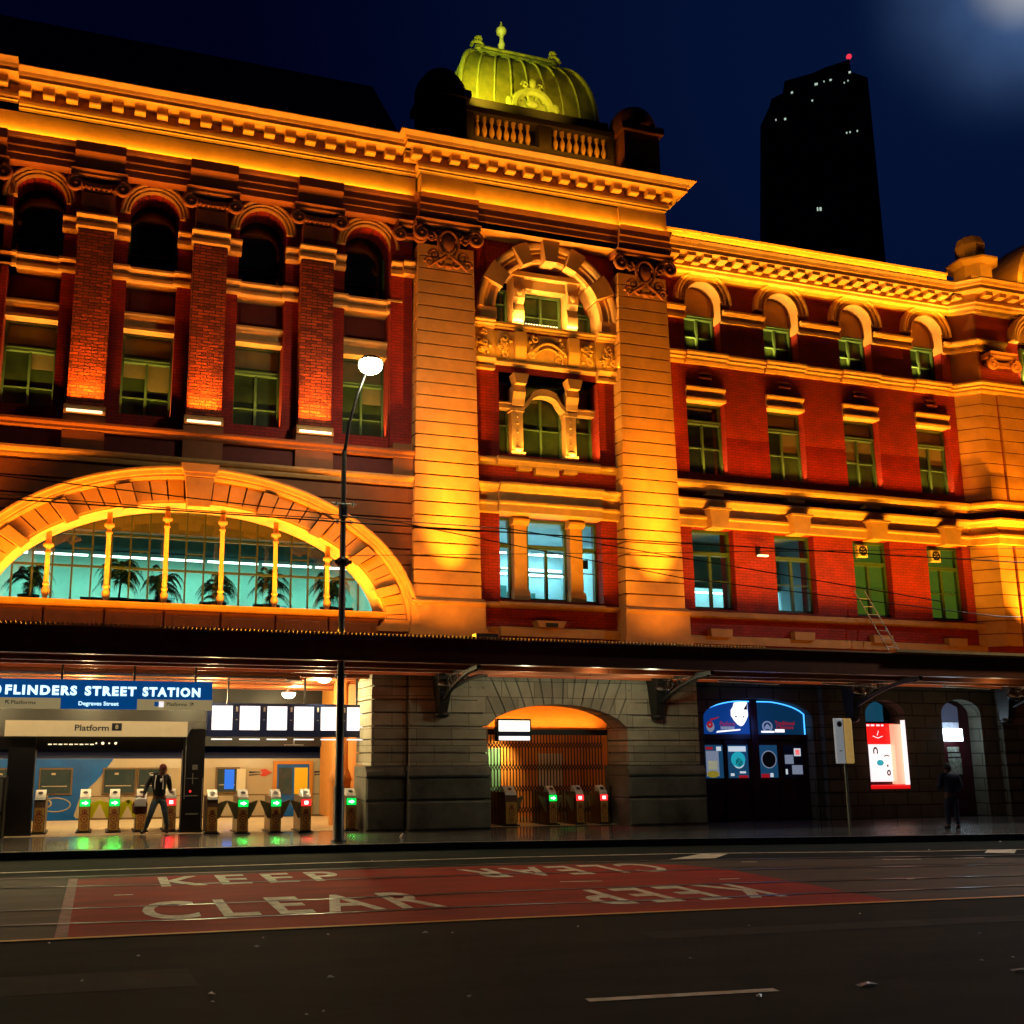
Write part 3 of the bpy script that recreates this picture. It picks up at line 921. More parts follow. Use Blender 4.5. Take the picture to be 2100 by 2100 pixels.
# archivolt and voussoirs
A_ = empty("great_arch"); A_.parent = B; 
bpy.data.objects.remove(A_)
m = MB()   # soffit ring + inner margin
m.ring(AC[0], AC[1], AI, BI, AI + 0.10, BI + 0.10, 0.16, 1.22, 0, 180, 48)
arch = part("great_arch", m, cream)
NST = 19
step = 86.2 / NST
g = 0.22
for s in (1, -1):
    for k in range(NST):
        a0 = 90 - s * (3.8 + k * step)
        a1 = 90 - s * (3.8 + (k + 1) * step)
        m = MB()
        lo, hi = min(a0, a1) + g, max(a0, a1) - g
        if k % 4 == 3:
            m.ring(AC[0], AC[1], AI - 0.10, BI - 0.10, AO - 0.32, BO - 0.32, -0.02, 0.35, lo, hi, 2)
        else:
            m.ring(AC[0], AC[1], AI + 0.05, BI + 0.05, AO - 0.26, BO - 0.26, 0.12, 0.35, lo, hi, 2)
        sub("voussoir", m, cream, arch)
m = MB()   # hood mould
def ering(m, prof, t0, t1, n):
    vs, fs = [], []
    k = len(prof)
    for i in range(n + 1):
        t = R(t0 + (t1 - t0) * i / n)
        for r, y in prof:
            vs.append((AC[0] + (AO + r) * math.cos(t), y, AC[1] + (BO + r) * math.sin(t)))
    for i in range(n):
        for j in range(k):
            fs.append((i * k + j, (i + 1) * k + j, (i + 1) * k + (j + 1) % k, i * k + (j + 1) % k))
    m.add(vs, fs)
ering(m, [(-0.26, 0.3), (-0.26, 0.04), (-0.2, 0.0), (-0.16, 0.0), (-0.14, -0.05), (-0.06, -0.08), (-0.02, -0.12), (0.03, -0.12), (0.03, 0.3)], 0, 180, 64)
sub("hood_mould", m, trim, arch)
m = MB()
m.prism([(1.68, 7.92), (2.22, 7.92), (2.30, 8.66), (1.60, 8.66)], -0.16, 0.4)
m.prism([(1.54, 8.78), (2.36, 8.78), (2.42, 9.0), (1.48, 9.0)], -0.24, 0.1)
m.prism([(1.60, 8.68), (2.30, 8.68), (2.36, 8.79), (1.54, 8.79)], -0.20, 0.1)
sub("keystone", m, cream, arch)
# sill and apron panels under the arch
m = MB()
m.mould([(1.4, 5.36), (0.22, 5.36), (0.18, 5.40), (0.18, 5.44), (0.12, 5.48), (0.12, 5.51), (1.4, 5.52)], -5, 6.85)
part("arch_sill", m, trim)
m = MB()
x = -5.0
for cxx in [-2.93, -1.53, -0.14, 1.25, 2.63, 4.0, 5.37, 6.72]:
    m.bbox(x + 0.02, cxx - 0.02, 0.26, 0.5, 4.72, 5.35, 0.03)
    m.bbox(x + 0.22, cxx - 0.22, 0.235, 0.27, 4.86, 5.22, 0.02)
    x = cxx
m.box(-5, 6.85, 0.40, 1.2, 4.6, 5.36)
part("apron_wall", m, ochre)
m = MB()
m.prism([(6.62, 5.0), (7.6, 5.0), (7.6, 5.30), (6.80, 5.30), (6.72, 5.16), (6.62, 5.12)], 0.0, 0.4)
part("arch_impost_block", m, cream)
for cxx in [-2.93, -1.53, -0.14, 1.25, 2.63, 4.0, 5.37]:
    u = (cxx - AC[0]) / AI
    zt = AC[1] + BI * math.sqrt(max(0.05, 1 - u * u))
    hgt = zt - 5.52
    m = MB()
    pr = [(0.10, 0), (0.10, 0.04), (0.05, 0.07), (0.09, 0.16), (0.10, 0.24), (0.06, 0.33), (0.055, 0.36), (0.085, 0.38), (0.085, 0.41), (0.058, 0.44),
          (0.06, 0.46), (0.055, hgt - 0.56), (0.08, hgt - 0.54), (0.08, hgt - 0.50), (0.055, hgt - 0.48), (0.055, hgt - 0.40), (0.12, hgt - 0.36), (0.12, hgt - 0.30), (0.07, hgt - 0.27), (0.06, hgt)]
    if hgt > 0.95:
        m.lathe(pr, cxx, 0.55, 5.52, 14)
        part("colonnette", m, cream)
# glazing grid behind colonnettes
m = MB()
x = -2.9
k = 0
yg = 1.28
xs = []
for a, b in zip([-2.93, -1.53, -0.14, 1.25, 2.63, 4.0, 5.37], [-1.53, -0.14, 1.25, 2.63, 4.0, 5.37, 6.76]):
    for q in range(3):
        xs.append(a + (b - a) * q / 3 + 0.08)
def atop(x):
    u = (x - AC[0]) / AI
    return AC[1] + BI * math.sqrt(max(0, 1 - u * u)) if abs(u) < 1 else 5.5
for x in xs:
    zt = atop(x)
    if zt > 5.7:
        m.box(x - 0.022, x + 0.022, yg - 0.03, yg + 0.03, 5.52, zt + 0.02)
for z_, w_ in ((6.52, 0.025), (7.35, 0.020), (5.57, 0.04)):
    u = (z_ - AC[1]) / BI
    hw = AI * math.sqrt(1 - u * u)
    m.box(AC[0] - hw, AC[0] + hw, yg - 0.045, yg + 0.045, z_ - w_, z_ + w_)
for x in xs[1::3]:
    if atop(x) > 7.4 and atop(x + 0.4) > 7.4:
        m.box(x, x + 0.46, yg - 0.05, yg - 0.02, 6.95, 6.98)
gz_ = part("arch_glazing", m, glaze)
glassclear = bpy.data.materials.new("clear_glass"); glassclear.use_nodes = True
t_ = glassclear.node_tree; t_.nodes.clear()
oo = t_.nodes.new("ShaderNodeOutputMaterial"); mxs = t_.nodes.new("ShaderNodeMixShader"); gl = t_.nodes.new("ShaderNodeBsdfGlossy"); tr = t_.nodes.new("ShaderNodeBsdfTransparent")
gl.inputs["Roughness"].default_value = 0.05; mxs.inputs[0].default_value = 0.07; tr.inputs[0].default_value = (0.85, 0.95, 0.9, 1)
t_.links.new(tr.outputs[0], mxs.inputs[1]); t_.links.new(gl.outputs[0], mxs.inputs[2]); t_.links.new(mxs.outputs[0], oo.inputs[0])
m = MB()
pts = [(AC[0] + AI * math.cos(R(a)), AC[1] + BI * math.sin(R(a))) for a in range(4, 177, 4)]
m.prism([(AC[0] + AI * 0.995, 5.5)] + pts + [(AC[0] - AI * 0.995, 5.5)], yg + 0.046, yg + 0.052)
sub("pane", m, glassclear, gz_)
# the lit hall behind the great arch
m = MB()
m.box(-5.5, 7.4, 5.4, 5.5, 4.9, 9.0)
m.box(-5.5, -5.4, 1.36, 5.4, 4.9, 9.0)
m.box(7.3, 7.4, 1.36, 5.4, 4.9, 9.0)
hall = part("upper_hall", m, teal)
m = MB(); m.box(-5.4, 7.3, 1.36, 5.4, 5.2, 5.3); sub("hall_floor", m, planterm, hall)
m = MB(); m.box(-5.4, 7.3, 1.36, 5.4, 8.3, 8.4); m.box(-5.4, 7.3, 2.6, 2.9, 7.75, 8.3); sub("hall_ceiling", m, ceilbrown, hall)
m = MB(); m.box(-5.4, 7.3, 4.6, 4.7, 7.5, 8.3); m.box(-5.4, 7.3, 4.4, 4.5, 7.44, 7.52); sub("bulkhead", m, tealdk, hall)
m = MB()
for k in range(8):
    a = -5.1 + k * 1.52
    m.box(a, a + 1.40, 3.0, 3.07, 7.10, 7.15)
sub("tube_light", m, tubew, hall)
m = MB()
for (a, b, z1) in ((-2.6, -1.5, 6.05), (-0.4, 0.1, 6.2), (1.35, 1.75, 6.3), (2.9, 3.5, 6.15), (4.4, 5.0, 6.2), (6.0, 6.5, 6.1)):
    m.box(a, b, 4.6, 4.9, 5.3, z1)
sub("hall_furniture", m, tealdk, hall)

# ---------------------------------------------------------------- giant pilasters of the pavilion
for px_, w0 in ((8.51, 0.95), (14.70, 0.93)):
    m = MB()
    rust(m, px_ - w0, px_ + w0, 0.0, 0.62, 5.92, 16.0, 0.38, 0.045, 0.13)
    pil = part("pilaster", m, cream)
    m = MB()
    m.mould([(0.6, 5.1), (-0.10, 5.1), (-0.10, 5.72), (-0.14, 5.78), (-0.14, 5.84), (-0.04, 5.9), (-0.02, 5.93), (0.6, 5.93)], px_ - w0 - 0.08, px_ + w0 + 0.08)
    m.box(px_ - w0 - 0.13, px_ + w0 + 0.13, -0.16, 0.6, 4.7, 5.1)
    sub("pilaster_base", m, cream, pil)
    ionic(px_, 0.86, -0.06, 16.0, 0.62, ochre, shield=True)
    m = MB()
    m.mould([(0.5, 16.63), (-0.24, 16.63), (-0.24, 16.82), (-0.30, 16.85), (-0.30, 17.02), (-0.34, 17.05), (-0.34, 17.22), (-0.42, 17.33), (0.5, 17.33)], px_ - 0.86, px_ + 0.86)
    part("architrave_block", m, ochre)
    m = MB(); m.box(px_ - 0.80, px_ + 0.80, -0.20, 0.2, 17.346, 18.018); part("frieze_block", m, cream)
m = MB()
wrap(m, [(0, 16.65), (0.0, 16.65), (0, 16.83), (0.03, 16.85), (0.03, 17.02), (0.06, 17.05), (0.06, 17.22), (0.11, 17.26), (0.17, 17.33), (0.17, 17.345), (0, 17.345)], 7.70, 15.42, -0.14, 1.6)
part("architrave", m, ochre)
m = MB(); m.box(7.70, 15.42, -0.12, 1.6, 16.66, 18.02); part("frieze", m, cream)
cornice(7.68, 15.44, -0.20, 1.6, wrapit=True)

# ---------------------------------------------------------------- centre bay
m = MB()
wall_panel(m, 9.3, 14.0, 4.7, 9.3, 0.45, 1.1, [(11.74, 1.56, 6.05, 8.45, 0)])
wall_panel(m, 9.3, 14.0, 9.3, 12.62, 0.45, 1.1, [(11.78, 1.56, 10.18, 12.62, 0)])
m.box(9.3, 14.0, 0.45, 1.1, 12.62, 14.1)
wall_panel(m, 9.3, 14.0, 14.1, 16.66, 0.45, 1.1, [(11.75, 1.70, 14.1, 14.45, 1.70)])
part("centre_bay_wall", m, brick)
m = MB(); m.box(9.3, 14.0, 1.3, 1.4, 8.9, 16.7); m.box(9.3, 14.0, 1.1, 1.4, 8.5, 8.9); part("inner_wall", m, redpaint)
# arch ring of alternating plain and moulded blocks
m = MB()
prm = [(1.66, 0.9), (1.66, 0.30), (1.74, 0.26), (1.80, 0.30), (1.90, 0.30), (1.94, 0.24), (2.02, 0.24), (2.06, 0.18), (2.14, 0.14), (2.20, 0.14), (2.20, 0.9)]
segs = [(0, 22, 1), (22, 40, 0), (40, 58, 1), (58, 72, 0), (72, 108, 1), (108, 122, 0), (122, 140, 1), (140, 158, 0), (158, 180, 1)]
for a, b, mo in segs:
    if mo:
        m.prof_ring(11.75, 14.45, prm, a, b, 8)
    else:
        m.ring(11.75, 14.45, 1.62, 1.62, 2.24, 2.24, 0.10, 0.9, a + 0.6, b - 0.6, 4)
ca = part("centre_arch", m, cream)
m = MB(); m.prism([(11.56, 16.0), (11.94, 16.0), (12.02, 16.72), (11.48, 16.72)], -0.02, 0.5); sub("keystone", m, cream, ca)
m = MB()
for s in (-1, 1):
    a = 11.75 + s * 1.66; b = 11.75 + s * 2.24
    m = MB(); m.box(min(a, b), max(a, b), 0.2, 0.9, 14.12, 14.45); sub("arch_stilt", m, cream, ca)

# tripartite window inside the arch
window(11.14, 12.44, 14.36, 15.36, 0.98, mull=11.79, bars=(14.66,), pm=blindg, led=True)
window(10.10, 10.72, 14.30, 15.40, 1.02, bars=(14.95,), pm=glassdk, led=False)
window(12.86, 13.42, 14.30, 15.30, 1.02, bars=(14.95, 14.85), pm=blindg, led=False)
m = MB(); m.ring(11.75, 14.45, 0.01, 0.01, 1.66, 1.66, 1.12, 1.2, 0, 180, 24); part("lunette", m, glassdk)
m = MB()
m.prism([(10.62, 15.66), (12.96, 15.66), (12.96, 15.72), (13.02, 15.76), (13.02, 15.80), (10.56, 15.80), (10.56, 15.76), (10.62, 15.72)], 0.42, 1.05)
m.box(11.1, 12.48, 0.62, 1.05, 15.37, 15.66)
part("window_hood", m, trim)
for cxx in (10.92, 12.64):
    m = MB()
    m.mould([(1.05, 14.1), (0.66, 14.1), (0.62, 14.3), (0.56, 14.35), (0.52, 14.6), (0.60, 14.85), (0.48, 15.0), (0.44, 15.25), (0.52, 15.40), (0.5, 15.66), (1.05, 15.66)], cxx - 0.17, cxx + 0.17)
    m.ball((cxx, 0.5, 15.2), (0.13, 0.08, 0.16), 10, 6)
    part("console", m, cream)
# carved band between mid and top windows
m = MB()
for a, b, yy in ((9.42, 10.06, 0.24), (10.06, 13.28, 0.42), (13.28, 14.0, 0.24)):
    m.mould([(0.6, 13.86), (yy + 0.06, 13.86), (yy + 0.04, 13.92), (yy - 0.02, 13.96), (yy - 0.02, 14.0), (yy - 0.08, 14.04), (yy - 0.08, 14.10), (0.6, 14.14)], a, b)
    m.mould([(0.6, 12.62), (yy + 0.04, 12.62), (yy + 0.04, 12.72), (yy + 0.10, 12.74), (yy - 0.02, 12.86), (yy - 0.06, 12.90), (yy - 0.06, 12.96), (0.6, 12.98)], a, b)
    m.box(a, b, min(yy + 0.12, 0.435), 0.62, 12.97, 13.86)
cb = part("carved_band", m, trim)
m = MB()
for (x0, x1, yy) in ((9.46, 10.02, 0.33), (10.12, 10.66, 0.40), (11.10, 11.50, 0.40), (11.95, 12.36, 0.40), (12.76, 13.26, 0.40), (13.34, 13.96, 0.33)):
    m = MB()
    for q in range(8):
        ox = random.uniform(x0 + 0.1, x1 - 0.1); oz = random.uniform(13.1, 13.75); rr = random.uniform(0.07, 0.13); tw = random.choice((-1, 1)); ph = random.uniform(0, 6)
        p = [(ox + rr * (1 - i / 13 * 0.8) * math.cos(ph + tw * i / 13 * 8), yy, oz + rr * (1 - i / 13 * 0.8) * math.sin(ph + tw * i / 13 * 8)) for i in range(14)]
        m.tube(p, [0.045 * (1 - i / 20) for i in range(14)], 5)
    for q in range(5):
        m.ball((random.uniform(x0 + .06, x1 - .06), yy, random.uniform(13.05, 13.8)), 0.06, 7, 5)
    sub("scroll_carving", m, trim, cb)
m = MB()
m.tube([(11.2 + 1.15 * i / 12, 0.39, 13.28 + 0.34 * math.sin(PI * i / 12)) for i in range(13)], 0.05, 6)
m.tube([(11.32 + 0.9 * i / 12, 0.39, 13.22 + 0.24 * math.sin(PI * i / 12)) for i in range(13)], 0.035, 6)
sub("scroll_carving", m, trim, cb)
for cxx in (10.88, 12.56):
    m = MB()
    m.mould([(0.6, 12.99), (0.40, 12.99), (0.36, 13.1), (0.30, 13.4), (0.30, 13.85), (0.6, 13.85)], cxx - 0.17, cxx + 0.17)
    m.prism([(cxx - 0.24, 12.6), (cxx + 0.24, 12.6), (cxx + 0.16, 12.3), (cxx - 0.16, 12.3)], 0.34, 0.7)
    m.mould([(1.0, 11.72), (0.62, 11.72), (0.58, 11.9), (0.5, 12.1), (0.52, 12.3), (1.0, 12.3)], cxx - 0.19, cxx + 0.19)
    part("console", m, cream)
# mid tripartite window with ogee light bar
window(10.22, 10.70, 10.2, 12.5, 1.0, transom=11.72, bars=(11.2,), pm=blindg, led=False)
window(11.06, 12.38, 10.2, 12.5, 1.0, transom=None, mull=11.72, bars=(11.15,), pm=blindg)
window(12.74, 13.34, 10.2, 12.5, 1.0, transom=11.78, bars=(11.2,), pm=blindg, led=False)
m = MB()
pts_t, pts_b = [], []
for i in range(25):
    u = i / 24
    x = 11.0 + 1.44 * u
    v_ = min(1.0, (0.5 - abs(u - 0.5)) / 0.46)
    e = 1 - (1 - v_) ** 2 if v_ > 0.5 else 0.75 * (v_ / 0.5) ** 2
    zt = 11.80 + 0.50 * e
    pts_t.append((x, zt)); pts_b.append((x, zt - 0.17 - 0.04 * e))
for i in range(24):
    m.prism([pts_b[i], pts_b[i + 1], pts_t[i + 1], pts_t[i]], 0.62, 0.96)
m.box(10.2, 11.0, 0.70, 0.96, 11.64, 11.78); m.box(12.44, 13.34, 0.70, 0.96, 11.64, 11.78)
m.box(10.2, 10.98, 0.66, 0.96, 11.78, 11.82); m.box(12.46, 13.34, 0.66, 0.96, 11.78, 11.82)
part("curved_transom", m, trim)
for cxx in (10.87, 12.54):
    m = MB()
    m.box(cxx - 0.17, cxx + 0.17, 0.68, 1.05, 10.35, 11.6)
    m.box(cxx - 0.21, cxx + 0.21, 0.62, 1.05, 10.05, 10.35)
    m.box(cxx - 0.21, cxx + 0.21, 0.64, 1.05, 11.56, 11.66)
    for z_ in (10.7, 10.95, 11.2, 11.4):
        m.ball((cxx, 0.67, z_), 0.03, 7, 5)
    m.ball((cxx, 0.62, 10.42), (0.13, 0.08, 0.09), 8, 5)
    part("window_pier", m, cream)
m = MB()
for a, b, yy in ((9.42, 10.06, 0.26), (10.06, 13.20, 0.14), (13.20, 14.0, 0.26)):
    m.mould([(1.0, 9.82), (yy + 0.08, 9.82), (yy + 0.04, 9.90), (yy, 9.93), (yy, 9.99), (yy + 0.05, 10.05), (1.0, 10.07)], a, b)
for a, b in ((11.22, 11.92), (10.7, 11.1), (12.1, 12.5)):
    m.box(a, b, 0.22, 0.5, 9.6 if a > 11.2 and b < 12 else 9.7, 9.82)
part("window_ledge", m, trim)
def low_entab(x0, x1, yy, z=8.42):
    m = MB()
    m.mould([(0.7, z), (yy + 0.04, z), (yy + 0.04, z + 0.20), (yy - 0.01, z + 0.24), (yy - 0.01, z + 0.30), (yy + 0.07, z + 0.34), (yy + 0.07, z + 0.56),
             (yy - 0.0, z + 0.60), (yy - 0.05, z + 0.68), (yy - 0.12, z + 0.74), (yy - 0.12, z + 0.80), (0.7, z + 0.86)], x0, x1)
    return m
for a, b, yy in ((9.42, 10.06, 0.20), (10.06, 13.20, 0.08), (13.20, 13.98, 0.20)):
    part("lower_entablature", low_entab(a, b, yy, 8.44), trim)
# lit lower window in three lights with pilasters
window(10.22, 10.66, 6.08, 8.42, 0.86, transom=7.62, bars=(6.95,), pm=glassclear, led=False, fw=0.07)
window(11.10, 12.36, 6.08, 8.42, 0.86, transom=7.62, mull=11.73, bars=(6.90,), pm=glassclear, led=False, fw=0.08)
window(12.80, 13.30, 6.08, 8.42, 0.86, transom=7.62, bars=(6.95,), pm=glassclear, led=False, fw=0.07)
for cxx in (10.87, 12.58):
    m = MB()
    m.box(cxx - 0.19, cxx + 0.19, 0.62, 1.1, 6.35, 8.2)
    m.mould([(1.1, 6.05), (0.54, 6.05), (0.54, 6.25), (0.58, 6.3), (0.6, 6.36), (1.1, 6.36)], cxx - 0.24, cxx + 0.24)
    m.mould([(1.1, 8.2), (0.58, 8.2), (0.55, 8.28), (0.5, 8.3), (0.5, 8.36), (0.6, 8.44), (1.1, 8.44)], cxx - 0.25, cxx + 0.25)
    m.ball((cxx - 0.2, 0.56, 8.3), 0.06, 8, 5); m.ball((cxx + 0.2, 0.56, 8.3), 0.06, 8, 5)
    part("window_pier", m, cream)
m = MB()
m.box(9.5, 13.9, 4.6, 4.7, 5.6, 8.6); m.box(9.4, 9.5, 1.11, 4.6, 5.6, 8.6); m.box(13.9, 14.0, 1.11, 4.6, 5.6, 8.6)
off = part("office_room", m, pale)
m = MB(); m.box(9.5, 13.9, 1.11, 4.6, 5.8, 5.9); m.box(9.5, 13.9, 1.11, 4.6, 8.50, 8.58); sub("room_ceiling", m, pale, off)
m = MB()
for y_, z_ in ((3.5, 7.95), (3.5, 7.30), (4.3, 7.62)):
    m.box(9.6, 11.6, y_, y_ + 0.06, z_, z_ + 0.06); m.box(11.75, 13.8, y_, y_ + 0.06, z_, z_ + 0.06)
sub("tube_light", m, tubew, off)
m = MB(); m.box(11.3, 11.9, 4.3, 4.6, 5.9, 7.1); m.box(12.2, 12.9, 4.35, 4.6, 5.9, 6.9); m.box(10.2, 10.9, 4.3, 4.6, 5.9, 6.8); sub("cabinet", m, tealdk, off)
m = MB(); m.box(12.95, 13.12, 1.0, 1.02, 7.12, 7.38); part("window_poster", m, ink)
m = MB()
for a, b, yy in ((9.45, 10.04, 0.22), (10.04, 13.18, 0.10), (13.18, 13.9, 0.22)):
    m.mould([(1.1, 5.80), (yy + 0.03, 5.80), (yy - 0.02, 5.84), (yy - 0.02, 5.90), (yy + 0.04, 5.94), (1.1, 5.95)], a, b)
    m.mould([(1.1, 5.0), (yy, 5.0), (yy, 5.22), (yy + 0.05, 5.26), (1.1, 5.26)], a, b)
m.prism([(11.16, 5.26), (11.84, 5.26), (11.94, 5.44), (11.06, 5.44)], 0.02, 0.4)
part("low_sill", m, cream)
m = MB(); m.box(11.32, 11.68, 0.005, 0.03, 5.27, 5.38); part("wall_plaque", m, ink)

# ---------------------------------------------------------------- right wing
m = MB()
wall_panel(m, 15.55, 26.7, 4.7, 9.2, 0.45, 1.16, [(c, 0.70, 6.03, 8.45, 0) for c in RWX])
wall_panel(m, 15.55, 26.7, 9.2, 13.7, 0.45, 1.16, [(c, 0.66, 10.14, 12.45, 0) for c in RWX])
wall_panel(m, 15.55, 26.7, 13.7, 16.45, 0.45, 1.16, [(c + 0.03, 0.63, 14.02, 15.66, 0.63) for c in RWX])
part("right_wing_wall", m, brick)
m = MB(); m.box(15.55, 26.7, 1.36, 1.5, 9.0, 17.0); part("inner_wall", m, redpaint)
for i, c in enumerate(RWX):
    c2 = c + 0.03
    m = MB()
    for ri, ro, yy in ((0.64, 0.76, 0.37), (0.764, 0.88, 0.33), (0.884, 0.99, 0.27)):
        m.prof_ring(c2, 15.66, [(ri, 0.5), (ri, yy), (ri + (ro - ri) * 0.45, yy - 0.03), (ro, yy), (ro, 0.5)], -4, 184, 22)
    av = part("archivolt", m, trim)
    m = MB(); m.ring(c2, 15.66, 0.60, 0.60, 0.64, 0.64, 0.30, 1.16, 0, 180, 22)
    sub("arch_soffit", m, cream, av)
    for s in (-1, 1):
        a, b = c2 + s * 0.60, c2 + s * 0.64
        m = MB(); m.box(min(a, b), max(a, b), 0.34, 1.16, 15.05, 15.66); sub("arch_reveal", m, cream, av)
    window(c2 - 0.60, c2 + 0.60, 14.02, 15.30, 0.80, transom=15.24, mull=c2 + 0.0, bars=(14.6,), pm=blindg, led=False)
    m = MB(); pts = [(c2 + 0.6 * math.cos(R(a)), 15.66 + 0.6 * math.sin(R(a))) for a in range(0, 181, 12)]
    m.prism(pts + [(c2 - 0.6, 15.31), (c2 + 0.6, 15.31)], 0.82, 0.95)
    part("lunette", m, cream)
    m = MB()
    m.mould([(1.1, 12.40), (0.38, 12.40), (0.36, 12.46), (0.36, 12.50), (0.43, 12.53), (0.43, 12.68), (0.40, 12.72), (0.34, 12.80), (0.34, 12.84), (1.1, 12.86)], c - 0.68, c + 0.68)
    part("window_head", m, trim)
    m = MB(); m.box(c - 0.22, c + 0.22, 0.36, 0.5, 13.12, 13.16); m.box(c - 0.18, c + 0.18, 0.41, 0.5, 13.0, 13.12); m.box(c - 0.2, c + 0.2, 0.38, 0.5, 13.25, 13.32)
    part("wall_vent", m, redpaint)
    window(c - 0.66, c + 0.66, 10.14, 12.40, 0.74, transom=11.80, mull=c + 0.0, bars=(11.0,), pm=(glassdk if i == 0 else blindg), led=True)
    # stone keys over the lower windows
    m = MB()
    m.prism([(c - 0.26, 8.40), (c + 0.26, 8.40), (c + 0.34, 8.92), (c - 0.34, 8.92)], 0.02, 0.5)
    m.prism([(c - 0.38, 8.93), (c + 0.38, 8.93), (c + 0.38, 8.99), (c - 0.38, 8.99)], -0.05, 0.4)
    part("keystone", m, cream)
    pmi = (glassclear, glassclear, greenglow, greenglow)[i]
    window(c - 0.70, c + 0.70, 6.05, 8.44, 0.74, transom=7.72, mull=c + 0.02, bars=(6.92,), pm=pmi, led=False, fw=0.08)
    m = MB(); m.prism([(c - 0.34, 5.2), (c + 0.34, 5.2), (c + 0.36, 5.44), (c - 0.36, 5.44)], 0.24, 0.5); part("sill_block", m, cream)
# rooms behind first two lower windows
m = MB()
m.box(16.0, 21.0, 3.9, 4.0, 5.6, 8.7); m.box(15.9, 16.0, 1.17, 3.9, 5.6, 8.7); m.box(21.0, 21.1, 1.17, 3.9, 5.6, 8.7); m.box(16.0, 21.0, 1.17, 3.9, 5.8, 5.9); m.box(16.0, 21.0, 1.17, 3.9, 8.6, 8.68)
rr_ = part("office_room", m, pale)
m = MB(); m.box(15.45, 26.3, 0.5, 1.2, 16.45, 17.28); part("parapet_wall", m, dkroof)
m = MB(); m.box(16.3, 20.8, 3.2, 3.26, 6.98, 7.03); sub("tube_light", m, tubew, rr_)
m = MB(); m.box(16.0, 21.0, 2.9, 3.0, 7.1, 8.6); sub("room_blind", m, teal, rr_)
# string courses
m = MB()
pr0 = lambda yy: [(0.6, 13.56), (yy + 0.16, 13.56), (yy + 0.12, 13.64), (yy + 0.12, 13.70), (yy + 0.05, 13.74), (yy + 0.05, 13.80), (yy, 13.86), (yy, 13.92), (0.6, 13.95)]
x = 15.6
for c in RWX:
    m.mould(pr0(0.26), x, c - 0.68); m.mould(pr0(0.18), c - 0.68, c + 0.74); x = c + 0.74
m.mould(pr0(0.26), x, 26.5)
part("string_course", m, trim)
m = MB()
pi_ = [(0.6, 15.02), (0.34, 15.02), (0.34, 15.12), (0.38, 15.14), (0.38, 15.24), (0.30, 15.28), (0.24, 15.34), (0.24, 15.40), (0.6, 15.42)]
x = 15.6
for c in RWX:
    m = MB(); m.mould(pi_, x, c - 0.62); part("impost_band", m, trim); x = c + 0.69
m = MB(); m.mould(pi_, x, 26.42)
part("impost_band", m, trim)
m = MB()
m.mould([(0.6, 9.52), (0.22, 9.52), (0.20, 9.6), (0.14, 9.66), (0.10, 9.72), (0.10, 9.80), (0.16, 9.84), (0.6, 9.90)], 15.6, 26.6)
for c in RWX: m.box(c - 0.3, c + 0.3, 0.2, 0.5, 9.40, 9.52)
part("window_ledge", m, trim)
part("lower_entablature", low_entab(15.6, 26.7, 0.22, 8.46), cream)
m = MB()
m.mould([(1.1, 5.76), (0.30, 5.76), (0.26, 5.80), (0.26, 5.92), (0.32, 5.95), (1.1, 5.96)], 15.7, 26.7)
m.mould([(1.1, 5.0), (0.32, 5.0), (0.32, 5.22), (0.36, 5.25), (1.1, 5.25)], 15.7, 26.7)
part("low_sill", m, cream)
# right cornice
m = MB()
m.mould([(0.6, 16.36), (0.30, 16.36), (0.28, 16.44), (0.18, 16.50), (0.16, 16.58), (0.10, 16.60), (0.10, 16.66), (0.6, 16.66)], 15.5, 26.5)
m.box(15.5, 26.5, 0.12, 0.6, 16.66, 16.90)
m.mould([(0.6, 16.90), (-0.30, 16.90), (-0.30, 17.02), (-0.34, 17.04), (-0.38, 17.12), (-0.46, 17.18), (-0.46, 17.22), (-0.2, 17.30), (0.6, 17.32)], 15.5, 26.5)
cr_ = part("cornice", m, trim)
t = MB()
a = 15.62
while a < 26.4:
    t = MB()
    t.mould([(0.12, 16.76), (-0.16, 16.76), (-0.24, 16.79), (-0.24, 16.895), (0.12, 16.895)], a, a + 0.28)
    t.mould([(0.12, 16.665), (-0.0, 16.665), (-0.04, 16.69), (-0.04, 16.755), (0.12, 16.755)], a + 0.29, a + 0.54)
    sub("modillion", t, trim, cr_)
    a += 0.56
m = MB(); m.box(15.45, 26.3, 0.08, 0.5, 17.30, 17.70); m.box(15.45, 26.3, 0.02, 0.5, 17.70, 17.78); part("parapet", m, cream)
m = MB(); m.box(15.45, 34, 1.52, 9, 9, 17.2); part("right_wing_body", m, dkroof)

# far right pavilion at the frame edge, with a splayed corner
SP = [(26.25, 0.46), (26.46, 0.44), (27.02, -0.12), (27.62, -0.12)]
SP2 = [(27.70, 0.5), (27.70, -0.16), (33.0, -0.16)]
m = MB()
def courses(mb, path, z0, z1, h=0.40, j=0.032):
    n = round((z1 - z0) / h); h = (z1 - z0) / n
    for i in range(n):
        sweep(mb, path, [(-0.4, z0 + i * h + j / 2), (0, z0 + i * h + j / 2), (0, z0 + (i + 1) * h - j / 2), (-0.4, z0 + (i + 1) * h - j / 2)])
courses(m, SP[1:], 5.2, 8.5)
fp_ = part("far_pilaster", m, cream)
m = MB(); courses(m, SP[1:], 9.95, 13.6); sub("pilaster_shaft", m, cream, fp_)
m = MB(); courses(m, SP2, 5.2, 8.5); sub("pilaster_shaft", m, cream, fp_)
m = MB(); courses(m, SP2, 9.95, 13.6); sub("pilaster_shaft", m, cream, fp_)
m = MB()
m.zprism([(26.5, 1.2), (26.5, 0.48), (27.06, -0.08), (33, -0.08), (33, 1.2)], 4.7, 17.3)
